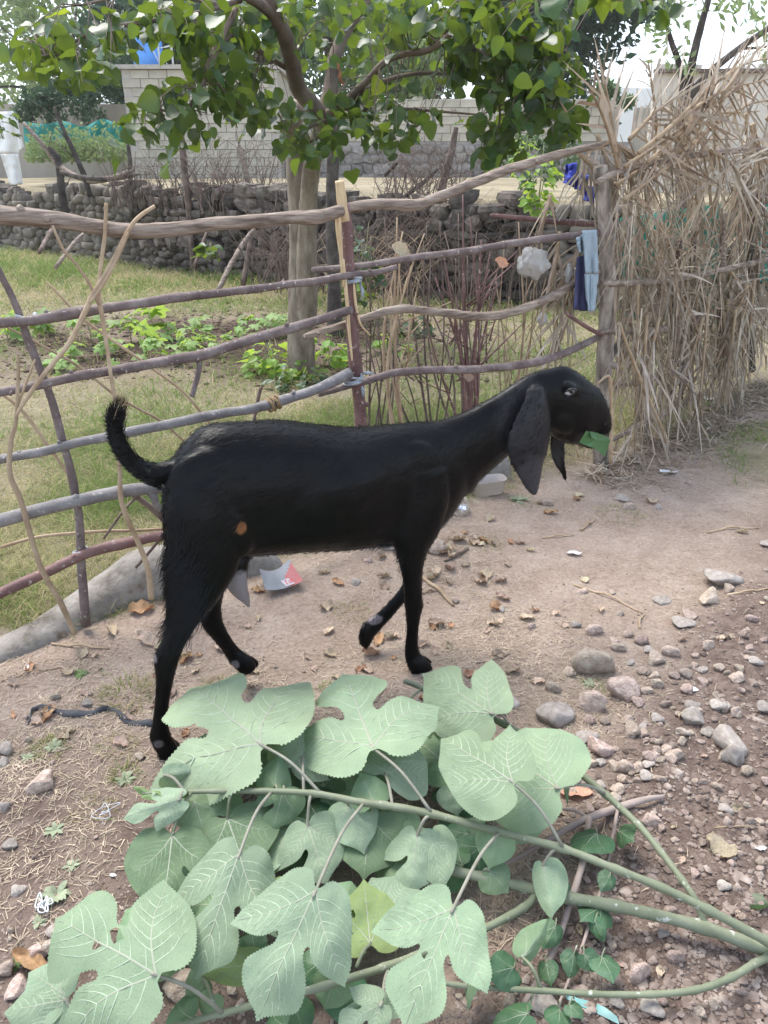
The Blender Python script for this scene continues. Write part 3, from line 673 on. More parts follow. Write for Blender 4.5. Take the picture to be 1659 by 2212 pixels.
pole('rail', [(-30, 999), (0, 992), (80, 978), (150, 960), (230, 945), (330, 923), (430, 903), (530, 886), (590, 872), (650, 853), (710, 830), (757, 806)], [18, 19, 20, 20, 21, 21, 22, 21, 22, 21, 22, 23], m_greyp, fen, .03, 12, knots=5)
pole('rail', [(690, 852), (760, 832), (829, 812), (879, 802), (954, 799), (1029, 798), (1104, 791), (1179, 777), (1229, 759), (1292, 728)], [12, 15, 16, 17, 17, 17, 18, 18, 16, 14], m_purple, fen, -.02, 12, knots=3)
pole('rail', [(-30, 1135), (0, 1126), (100, 1098), (200, 1075), (270, 1061), (325, 1056), (380, 1050), (460, 1035), (560, 1015), (700, 985)], [30, 30, 29, 29, 28, 26, 22, 22, 20, 18], m_greyp, fen, .03, 12, knots=4)
pole('side_shoot', [(318, 1058), (330, 1072), (338, 1092), (356, 1108)], [16, 17, 14, 12], m_greyp, fen, .035, 9)
pole('rail', [(-30, 1297), (0, 1282), (100, 1235), (200, 1192), (280, 1171), (360, 1155), (480, 1140), (640, 1120), (840, 1085), (1000, 1040)], [23, 23, 23, 23, 23, 23, 22, 20, 18, 16], m_red, fen, .03, 12, knots=3)
pole('post', [(-14, 560), (0, 590), (25, 640), (45, 690), (62, 735), (100, 830), (130, 930), (150, 1000), (165, 1080), (175, 1190), (185, 1350)], [13, 14, 15, 16, 17, 17, 17, 17, 18, 19, 20], m_purple, fen, .0, 10, knots=4)
pole('post', [(-330, 430), (-322, 700), (-312, 1000), (-300, 1300), (-292, 1580)], [24, 26, 27, 28, 30], m_red, fen, .0, 12, knots=3)
pole('post', [(745, 440), (750, 520), (756, 600), (760, 700), (768, 790), (775, 860), (779, 925), (784, 1040), (790, 1185)], [22, 25, 26, 27, 29, 28, 28, 29, 30], m_red, fen, .0, 12, knots=3)['label'] = 'red brown post with peeling bark'
pole('post_top', [(733, 390), (737, 420), (741, 450), (746, 478)], [23, 24, 24, 20], m_wood, fen, .004, 6)['label'] = 'split pale wood at the top of the post'
for (pl, th) in [([(729, 458), (731, 500), (738, 560), (741, 620)], [13, 14, 8, 5]), ([(742, 560), (748, 640), (755, 720), (761, 780)], [6, 8, 7, 4]), ([(764, 600), (768, 660), (778, 700), (800, 725)], [4, 7, 5, 3])]:
    pole('bark_strip', pl, th, m_wood, fen, .03, 5)
pole('post', [(1296, 360), (1302, 440), (1309, 500), (1312, 600), (1311, 700), (1304, 800), (1300, 900), (1297, 1010)], [30, 32, 33, 33, 34, 35, 34, 34], m_old, fen, -.01, 16, wob=.22, knots=1)['label'] = 'weathered grey post stained black at its top'
pole('branch_stub', [(1312, 775), (1326, 760), (1338, 742), (1346, 730)], [16, 17, 14, 15], m_dark, fen, .01, 10)
pole('brace', [(1222, 676), (1250, 695), (1278, 712), (1300, 722)], [7, 9, 9, 9], m_red, fen, .02, 8)
for (x, y, t, mt, r_, w_) in [(762, 603, 3, m_rag, .032, .03), (762, 820, 3, m_rag, .038, .04), (60, 692, 3, m_rag, .026, .03), (176, 1194, 4, m_rag, .026, .022)]:
    wrap('cloth_tie', x, y, t, mt, fen, r_, w_, .01, cord=.0055 if x != 176 else .0028, tail=x > 700)
wrap('rope_tie', 590, 872, 6, m_rope, fen, .024, .045, .03, axis_=FD * .97 + Vector((0, 0, .2)), tail=False, cord=.0045)

# thin crossing sticks pushed through the rails
def stick(pts, thick, mat, label, off=.06, name='stick', group=None, cat='stick', **k):
    o = pole(name, pts, thick, mat, None, off, 8, 5, **k)
    tag(o, label, cat, group); return o
stick([(230, 438), (227, 480), (225, 507), (219, 570), (215, 640), (225, 712), (240, 807), (250, 900), (258, 1010), (264, 1090), (300, 1175), (320, 1232), (328, 1292)], [8, 9, 9, 9, 10, 9, 9, 9, 9, 12, 12, 12, 12], m_pale, 'tall thin tan stick standing against the fence behind the goat tail', .075)
stick([(334, 447), (300, 470), (276, 500), (238, 575), (200, 640), (188, 668), (150, 740), (100, 800), (52, 868), (34, 900)], [7, 9, 10, 11, 12, 12, 11, 10, 9, 7], m_pale, 'long tan stick slanting across the left rails of the pole fence', .085)
stick([(277, 503), (252, 560), (226, 610), (196, 655)], [7, 8, 8, 6], m_pale, 'short pale stick lying along the slanting tan stick', .095)
stick([(113, 488), (140, 542), (170, 575), (195, 615), (214, 660)], [6, 7, 7, 8, 7], m_pale, 'forked thin tan twig above the second rail of the fence', .08)
stick([(40, 770), (38, 830), (34, 905), (23, 950), (22, 1025), (45, 1080), (65, 1150), (95, 1240), (130, 1300), (161, 1370)], [6, 8, 9, 11, 12, 12, 12, 12, 12, 11], m_pale, 'bent tan stick crossing the lowest rails beside the concrete kerb', .07)
stick([(-10, 842), (40, 880), (80, 930), (130, 1000), (170, 1060)], [6, 8, 8, 7, 5], m_pale, 'thin tan twig fanning down behind the lower rails', -.08)
stick([(100, 610), (170, 680), (240, 735), (320, 790), (400, 850), (470, 940), (510, 1010)], [5, 6, 6, 6, 6, 5, 4], m_pale, 'thin straight twig leaning in the grass behind the fence', -.16)
stick([(0, 700), (90, 745), (180, 800), (260, 860), (340, 905), (410, 965)], [4, 5, 6, 6, 6, 4], m_pale, 'low slanting twig in the grass behind the third rail', -.22)
stick([(75, 775), (58, 820), (36, 880)], [4, 5, 5], m_pale, 'short pale twig standing upright by the leaning purple post', .05)
stick([(460, 985), (500, 955), (540, 935), (562, 845), (564, 843)], [8, 9, 8, 8, 7], m_brown, 'broken brown stick poking up behind the goat back', -.12)
stick([(0, 1180), (80, 1160), (200, 1150), (300, 1146), (352, 1143)], [8, 8, 7, 7, 6], m_pale, 'pale stick lying level behind the lowest red rail', -.08)
stick([(225, 1165), (270, 1100), (310, 1060), (330, 1040)], [5, 6, 6, 5], m_brown, 'brown twig leaning between the two lowest rails', -.06)
stick([(285, 1065), (320, 1092), (358, 1125), (400, 1160)], [12, 14, 14, 12], m_brown, 'rough brown branch leaning behind the goat rump', -.07)
stick([(292, 1225), (325, 1190), (350, 1160), (380, 1135)], [6, 7, 6, 6], m_brown, 'grey twig resting on the concrete kerb', .0)

# ------------------------------------------------------------------ concrete kerb at the fence foot
m_conc = pmat('rough_concrete', [(0.28, (0.085, 0.073, 0.062)), (0.46, (0.205, 0.185, 0.162)), (0.62, (0.285, 0.262, 0.236)), (0.8, (0.36, 0.335, 0.31))], scale=9, rough=.95, bump=.9, bscale=45, dist=.008, detail=9, speck=((.16, .12, .09), 9, .38))
def berm(name, st, parent=None, label=None):
    """st: (foot pixel, top pixel, body width)"""
    rows = []
    for (fx, fy), (tx, ty), w in st:
        f = on_z(fx, fy, 0.0); t = on_plane(tx, ty, f - FN * (w * .45), FN); rows.append([f.x, f.y, max(.03, t.z), w])
    S = crom(rows, 6); n = 14; vs_, fs_ = [], []
    for i, r in enumerate(S):
        f = Vector((r[0], r[1], 0))
        for k in range(n + 1):
            a = math.pi * k / n
            u = (1 - math.cos(a)) / 2; h = math.sin(a) ** .62
            p = f - FN * (r[3] * u) + Vector((0, 0, -.03 + (r[2] + .03) * h))
            p += Vector((1, 1, 1)) * (.006 * mnoise.noise(p * 9) + .002 * mnoise.noise(p * 40)); vs_.append(p)
    for i in range(len(S) - 1):
        for k in range(n): a = i * (n + 1) + k; fs_.append((a, a + 1, a + n + 2, a + n + 1))
    fs_.append(tuple(range(n, -1, -1))); fs_.append(tuple((len(S) - 1) * (n + 1) + k for k in range(n + 1)))
    o = obj(name, mesh(name, vs_, fs_, m_conc), parent); return o
k1 = berm('concrete_kerb', [((-330, 1600), (-330, 1572), .10), ((-180, 1520), (-180, 1492), .12), ((-60, 1462), (-60, 1432), .12), ((0, 1433), (0, 1393), .14), ((100, 1393), (100, 1341), .16), ((200, 1346), (184, 1278), .19), ((270, 1316), (258, 1230), .21), ((330, 1298), (330, 1186), .22), ((420, 1275), (420, 1172), .22), ((520, 1252), (520, 1165), .2), ((590, 1236), (590, 1172), .16), ((612, 1230), (612, 1196), .1)])
tag(k1, 'rounded grey concrete kerb bulging along the foot of the fence', 'kerb')
k2 = berm('concrete_block', [((985, 1062), (985, 1000), .1), ((1010, 1058), (1010, 985), .12), ((1050, 1050), (1052, 975), .12), ((1092, 1042), (1096, 968), .12), ((1104, 1040), (1108, 985), .1)])
tag(k2, 'grey concrete block half hidden behind the goat chest', 'block')
# ------------------------------------------------------------------ cut leafy branches lying in front of the goat
m_stem = pmat('green_stem', [(0.3, (0.12, 0.14, 0.085)), (0.55, (0.18, 0.20, 0.13)), (0.8, (0.25, 0.265, 0.20))], scale=9, rough=.6, bump=.25, bscale=80, dist=.002, speck=((.42, .43, .38), 50, .36))
m_pet = pmat('grey_petiole', [(0.3, (0.18, 0.17, 0.13)), (0.7, (0.28, 0.275, 0.22))], scale=15, rough=.8, bump=.2, bscale=120, dist=.002)
m_twig = pmat('grey_brown_twig', [(0.3, (0.20, 0.15, 0.125)), (0.55, (0.31, 0.25, 0.22)), (0.8, (0.40, 0.34, 0.30))], scale=9, rough=.85, bump=.4, bscale=70, dist=.003)
LM = {
 'p': leafmat('leaf_underside', (0.232, 0.297, 0.19), (0.10, 0.22, 0.075), rough=.75, trans=.16, tcol=(.30, .45, .16), rnd=.16, spec=.18, mottle=.10),
 'b': leafmat('leaf_underside_cool', (0.222, 0.287, 0.193), (0.10, 0.22, 0.075), rough=.75, trans=.16, tcol=(.30, .45, .18), rnd=.16, spec=.18, mottle=.10),
 'm': leafmat('leaf_underside_mid', (0.165, 0.238, 0.135), (0.06, 0.19, 0.06), rough=.7, trans=.2, tcol=(.25, .42, .12), rnd=.24, spec=.2, mottle=.12),
 'y': leafmat('leaf_yellowish', (0.19, 0.265, 0.105), (0.09, 0.22, 0.06), rough=.65, trans=.25, tcol=(.45, .5, .12), rnd=.1, spec=.2, mottle=.15),
 'd': leafmat('leaf_upper_side', (0.05, 0.115, 0.055), (0.15, 0.33, 0.18), rough=.5, trans=.15, tcol=(.2, .35, .1), rnd=.2, spec=.35, mottle=.15),
}
for mm_ in LM.values():                                            # fine net of small veins: faint lines and relief
    N_, L2 = mm_.node_tree.nodes, mm_.node_tree.links; b__ = N_['Principled BSDF']
    tc_ = N_.new('ShaderNodeTexCoord'); vo = N_.new('ShaderNodeTexVoronoi'); vo.feature = 'DISTANCE_TO_EDGE'; vo.inputs['Scale'].default_value = 150
    L2.new(tc_.outputs['Object'], vo.inputs['Vector'])
    mr_ = N_.new('ShaderNodeMapRange'); mr_.inputs['From Min'].default_value = 0.0; mr_.inputs['From Max'].default_value = 0.16; mr_.inputs['To Min'].default_value = 1.07; mr_.inputs['To Max'].default_value = .985
    L2.new(vo.outputs['Distance'], mr_.inputs['Value'])
    src = b__.inputs['Base Color'].links[0].from_socket; h_ = N_.new('ShaderNodeHueSaturation'); L2.new(src, h_.inputs['Color']); L2.new(mr_.outputs[0], h_.inputs['Value']); L2.new(h_.outputs[0], b__.inputs['Base Color'])
    bu = N_.new('ShaderNodeBump'); bu.inputs['Strength'].default_value = .28; bu.inputs['Distance'].default_value = .0025; bu.invert = True
    L2.new(vo.outputs['Distance'], bu.inputs['Height']); L2.new(bu.outputs[0], b__.inputs['Normal'])
VM = {'p': pmat('leaf_vein', [(0.3, (0.315, 0.385, 0.27)), (0.7, (0.35, 0.42, 0.30))], rough=.8, bump=0), 'd': pmat('leaf_vein_dark', [(0.3, (0.12, 0.19, 0.095)), (0.7, (0.15, 0.22, 0.12))], rough=.7, bump=0),
      'm': pmat('leaf_vein_mid', [(0.3, (0.185, 0.262, 0.155)), (0.7, (0.205, 0.285, 0.175))], rough=.8, bump=0)}
VR = pmat('leaf_midrib', [(0.3, (0.26, 0.29, 0.21)), (0.7, (0.31, 0.33, 0.25))], rough=.8, bump=0)
# half outlines in leaf space, stalk joint (0,0), tip (0,1)
HALF = {
 'lobe': [(.03, -.03), (.13, -.13), (.28, -.09), (.42, .06), (.52, .22), (.58, .35), (.62, .48), (.62, .48), (.50, .485), (.36, .49), (.24, .455), (.155, .375), (.115, .40), (.125, .48), (.21, .585), (.285, .69), (.265, .81), (.14, .915), (.045, .965), (0, 1.02)],
 'wide': [(.03, -.03), (.14, -.14), (.31, -.10), (.47, .06), (.57, .22), (.64, .36), (.68, .50), (.68, .50), (.55, .51), (.40, .515), (.28, .485), (.20, .41), (.155, .43), (.17, .51), (.27, .61), (.335, .71), (.30, .83), (.15, .92), (.05, .968), (0, 1.02)],
 'heart': [(0.03, -.03), (.15, -.13), (.36, -.11), (.51, .06), (.545, .28), (.47, .50), (.33, .70), (.17, .84), (.06, .94), (0, 1.03)],
 'slim': [(0.02, -.02), (.10, -.07), (.22, -.04), (.31, .12), (.32, .34), (.27, .56), (.18, .76), (.08, .91), (0, 1.0)],
}
LOBE_TIP = {'lobe': (.60, .455), 'wide': (.655, .475), 'heart': None, 'slim': None}
def leaf_outline(hl, hr, teeth, seed):
    rr = random.Random(seed)
    r_ = crom([(x * (1 + rr.uniform(-.05, .05)), y) for x, y in HALF[hr]], 7); l_ = crom([(-x * (1 + rr.uniform(-.05, .05)), y) for x, y in HALF[hl]], 7)
    o = [tuple(p) for p in r_] + [tuple(p) for p in l_[::-1][1:]]
    # even spacing, then small teeth
    P = np.array(o); seg = np.linalg.norm(np.diff(P, axis=0), axis=1); cum = np.concatenate([[0], np.cumsum(seg)])
    n = int(cum[-1] / teeth) * 2; t = np.linspace(0, cum[-1], n)
    X, Y = np.interp(t, cum, P[:, 0]), np.interp(t, cum, P[:, 1])
    Q = np.stack([X, Y], 1); tg = np.gradient(Q, axis=0); tg /= np.linalg.norm(tg, axis=1)[:, None] + 1e-9
    nr = np.stack([tg[:, 1], -tg[:, 0]], 1)
    amp = teeth * .42 * (np.arange(n) % 2); amp[:6] = 0; amp[-6:] = 0
    return Q + nr * amp[:, None]
def leaf_flat(hl, hr, seed, holes=0, teeth=.028):
    """triangulated flat leaf + vein ribbons (2D)"""
    rr = random.Random(seed * 13 + 1); Q = leaf_outline(hl, hr, teeth, seed); n = len(Q)
    pts = [Vector((x, y)) for x, y in Q]; edges = [(i, (i + 1) % n) for i in range(n)]
    loops = [list(range(n))]
    for h in range(holes):
        cx, cy = rr.uniform(-.3, .3), rr.uniform(.15, .6); k = 9; b0 = len(pts); a0 = rr.uniform(0, 6)
        rx = rr.uniform(.022, .055)
        for j in range(k):
            a = a0 + 2 * math.pi * j / k; q = rx * rr.uniform(.6, 1.3); pts.append(Vector((cx + q * math.cos(a), cy + q * 1.3 * math.sin(a))))
        edges += [(b0 + j, b0 + (j + 1) % k) for j in range(k)]; loops.append(list(range(b0, b0 + k)))
    def inside(x, y, loop):
        c_ = False; m_ = len(loop)
        for i in range(m_):
            a, b_ = pts[loop[i]], pts[loop[(i + 1) % m_]]
            if (a.y > y) != (b_.y > y) and x < (b_.x - a.x) * (y - a.y) / (b_.y - a.y + 1e-12) + a.x: c_ = not c_
        return c_
    base = list(pts)
    g = .062
    for i in range(-14, 15):
        for j in range(-3, 18):
            x, y = (i + .5 * (j % 2)) * g + rr.uniform(-.012, .012), j * g + rr.uniform(-.012, .012)
            if inside(x, y, loops[0]) and min((Vector((x, y)) - q).length for q in base) > g * .42 and not any(inside(x, y, lp) for lp in loops[1:]): pts.append(Vector((x, y)))
    V, E, Fc = delaunay_2d_cdt(pts, edges, [], 1, 1e-6)[:3]
    keep = []
    for f in Fc:
        cx = sum(V[i].x for i in f) / 3; cy = sum(V[i].y for i in f) / 3
        ok = True
        if len(loops) > 1:
            for lp in loops[1:]:
                if inside(cx, cy, lp): ok = False
        if ok and inside(cx, cy, loops[0]): keep.append(tuple(f))
    # veins: main ribs to the lobe tips, side veins curving from them
    rib, vein = [], []
    mains = [((0, 0), (0, .985), .0105)]
    for sgn, h in ((1, hr), (-1, hl)):
        lt = LOBE_TIP[h]
        mains.append(((0, 0), (sgn * lt[0] * .96, lt[1] * .96) if lt else (sgn * .43 * (.6 if h == 'slim' else 1), .48), .0085))
    def ok2(x, y): return inside(x, y, loops[0]) and not any(inside(x, y, lp) for lp in loops[1:])
    for mi, (a, b_, w) in enumerate(mains):
        a, b_ = Vector(a), Vector(b_); d = b_ - a; ln = d.length; pr = Vector((-d.y, d.x)) / ln
        bow = 0 if mi == 0 else (.05 if mi == 1 else -.05)
        mpts = [a + d * t + pr * (bow * math.sin(math.pi * t)) for t in np.linspace(0, 1, 12)]
        rib.append((mpts, w))
        for k in range(7):
            t = .10 + .12 * k + rr.uniform(-.015, .015)
            for sg in (-1, 1):
                st = a + d * t + pr * (bow * math.sin(math.pi * t)); cur = [st]; ang = math.radians(58 - 12 * t) * sg
                dr = d / ln; dv = Vector((dr.x * math.cos(ang) - dr.y * math.sin(ang), dr.x * math.sin(ang) + dr.y * math.cos(ang)))
                p_ = st.copy(); stepc = -sg * .055
                if mi > 0 and ((sg > 0) == (mi == 1)) and k == 0: continue
                for s_ in range(16):
                    p_ = p_ + dv * .026; dv = Vector((dv.x * math.cos(stepc) - dv.y * math.sin(stepc), dv.x * math.sin(stepc) + dv.y * math.cos(stepc)))
                    if not ok2(p_.x, p_.y): break
                    if mi == 0 and t < .35 and s_ > 6: break
                    if mi > 0 and abs(p_.x) < .035: break
                    cur.append(p_.copy())
                if len(cur) > 2: vein.append((cur, .0042))
                for q in range(3, len(cur) - 2, 3):                      # short cross veins
                    c0 = cur[q]; c1 = c0 + dr * (.055 + .02 * rr.random())
                    if ok2(c1.x, c1.y): vein.append(([c0, (c0 + c1) / 2 + pr * .006, c1], .0022))
    return [Vector((v.x, v.y, 0)) for v in V], keep, rib, vein
FLATS = {}
def get_flat(key):
    if key not in FLATS: FLATS[key] = leaf_flat(*key)
    return FLATS[key]
def make_leaf(parent, J, T, kind, mat, wid=1.0, roll=0.0, fold=.15, droop=.12, holes=0, seed=0, nhint=None, curl=0.0, petiole=None, pr=.0032, name='leaf', label=None):
    """leaf from stalk joint J to tip T (world), broad side turned to nhint"""
    hl, hr = kind; V, Fc, rib, vein = get_flat((hl, hr, seed % 5, holes))
    ax = (T - J); ln = ax.length; ax.normalize()
    nh = nhint if nhint is not None else ((CAM - (J + T) / 2).normalized() * .75 + Vector((0, 0, .45)))
    nr = (nh - ax * nh.dot(ax)).normalized(); sd = ax.cross(nr).normalized()
    if roll:
        cr_, sr_ = math.cos(roll), math.sin(roll); nr, sd = nr * cr_ + sd * sr_, sd * cr_ - nr * sr_
    cv1 = .30 * math.sin(J.x * 37 + J.y * 23 + seed); cv2 = .22 * math.sin(J.y * 41 + seed * 2.3)
    so_ = Vector((seed * 1.7, seed * .9, 3.0))
    def bend(x, y, lift=0.0):
        z = -fold * 1.25 * (math.sqrt(x * x + .004) - .063) - droop * (y * (y - 1) * -1.0) * 0 - droop * y * y * .6 + droop * y * .6 - (curl + cv1) * x * x - cv2 * x * y - .30 * max(0, abs(x) - .34) - .25 * max(0, y - .72)
        z += .055 * mnoise.noise(Vector((x * 3.2, y * 3.2, 0)) + so_) + .016 * mnoise.noise(Vector((x * 8, y * 8, 1)) + so_)
        return J + ax * (y * ln) + sd * (x * ln * wid) + nr * ((z + lift) * ln)
    vs_ = [bend(v.x, v.y) for v in V]; fs_ = [f for f in Fc]; mi = [0] * len(fs_)
    for lst, mat_i, sub_ in ((rib, 2, .0055), (vein, 1, .0028)):
        for pl, w in lst:
            b0 = len(vs_); m_ = len(pl)
            for i, p_ in enumerate(pl):
                t_ = (pl[min(i + 1, m_ - 1)] - pl[max(i - 1, 0)]); t_.normalize(); q = Vector((-t_.y, t_.x)); ww = w * (1 - .75 * i / (m_ - 1))
                a_ = p_ + q * ww; c_ = p_ - q * ww
                vs_ += [bend(a_.x, a_.y, .0009), bend(p_.x, p_.y, sub_), bend(c_.x, c_.y, .0009)]
            for i in range(m_ - 1):
                a_ = b0 + 3 * i; fs_ += [(a_, a_ + 3, a_ + 4, a_ + 1), (a_ + 1, a_ + 4, a_ + 5, a_ + 2)]; mi += [mat_i] * 2
    vmat = VM['d'] if mat == 'd' else (VM['m'] if mat in 'my' else VM['p'])
    o = obj(name, mesh('leaf', vs_, fs_, [LM[mat], vmat, VR], True, mi), parent)
    if petiole is not None:
        a = petiole; mid = (a + J) / 2 + Vector((0, 0, .012 + .05 * (a - J).length))
        q = crom([tuple(a), tuple(mid), tuple(J), tuple(J + ax * ln * .04)], 5); mb = MB(); mb.tube([Vector(w_) for w_ in q], [pr * (1.25 - .35 * i / len(q)) for i in range(len(q))], 7); mb.build('leaf_stalk', m_pet if mat in 'pb' else m_stem, o)
    if label: o['label'] = label
    return o
def stem(name, pts, thick, mat, parent, sides=12, sub=6, wob=.05, nodes=True):
    """pts: (px, py, height above the ground)"""
    W = [tuple(on_z(x, y, h)) for x, y, h in pts]
    if not hasattr(thick, '__len__'): thick = np.linspace(thick, thick, len(pts))
    rr = [rad_at(w, t) * .86 for w, t in zip(W, thick)]
    S = crom([w + (r_,) for w, r_ in zip(W, rr)], sub); mb = MB()
    rad = [q[3] * (1.20 if (nodes and i % 6 == 0) else 1.0) * (1 + .05 * math.sin(i * 1.7)) for i, q in enumerate(S)]
    mb.tube([Vector(q[:3]) for q in S], rad, sides, wob=wob); return mb.build(name, mat, parent)
br = empty('leafy_branch', on_z(1659, 2040, 0)); tag(br, 'freshly cut green branch with broad pale lobed leaves on the stony ground', 'branch')
stem('stem', [(1760, 2085, .06), (1659, 2034, .085), (1529, 1965, .13), (1429, 1917, .15), (1329, 1877, .165), (1214, 1832, .18), (1074, 1796, .19), (929, 1757, .20), (829, 1739, .205), (780, 1733, .205), (680, 1714, .21), (575, 1709, .21), (465, 1709, .21), (380, 1712, .21), (307, 1714, .215)],
     [26, 25, 22, 21, 20, 19, 19, 19, 19, 18, 16, 15, 13, 9, 6], m_stem, br)
stem('stem', [(1760, 2088, .03), (1659, 2055, .045), (1519, 2003, .06), (1329, 1957, .07), (1219, 1937, .075), (1049, 1897, .08), (964, 1877, .085), (890, 1850, .09), (800, 1820, .08)], [36, 34, 31, 29, 28, 26, 24, 18, 12], m_stem, br)
stem('stem', [(1160, 1930, .07), (1129, 1962, .075), (1034, 2012, .09), (930, 2052, .1), (829, 2090, .1), (700, 2130, .1), (555, 2169, .1), (480, 2189, .1), (380, 2216, .09), (260, 2245, .08)], [18, 20, 20, 20, 20, 19, 18, 17, 14, 10], m_stem, br)
stem('stem', [(1524, 2002, .06), (1504, 1947, .10), (1474, 1902, .115), (1429, 1842, .12), (1379, 1782, .125), (1309, 1717, .13), (1254, 1672, .13), (1169, 1607, .13), (1089, 1565, .125), (994, 1515, .12), (914, 1487, .11), (874, 1472, .10)], [18, 17, 17, 17, 17, 17, 17, 17, 16, 14, 13, 11], m_stem, br)
stem('stem', [(1662, 2066, .05), (1629, 2082, .05), (1579, 2112, .06), (1504, 2138, .065), (1404, 2148, .07), (1279, 2147, .07), (1169, 2140, .07), (1029, 2132, .07), (940, 2120, .07), (860, 2098, .06)], [20, 19, 18, 17, 16, 15, 14, 14, 12, 9], m_stem, br)
stem('broken_stem_tip', [(914, 1487, .11), (898, 1478, .115), (876, 1471, .12)], [13, 12, 11], m_stem, br, nodes=False)
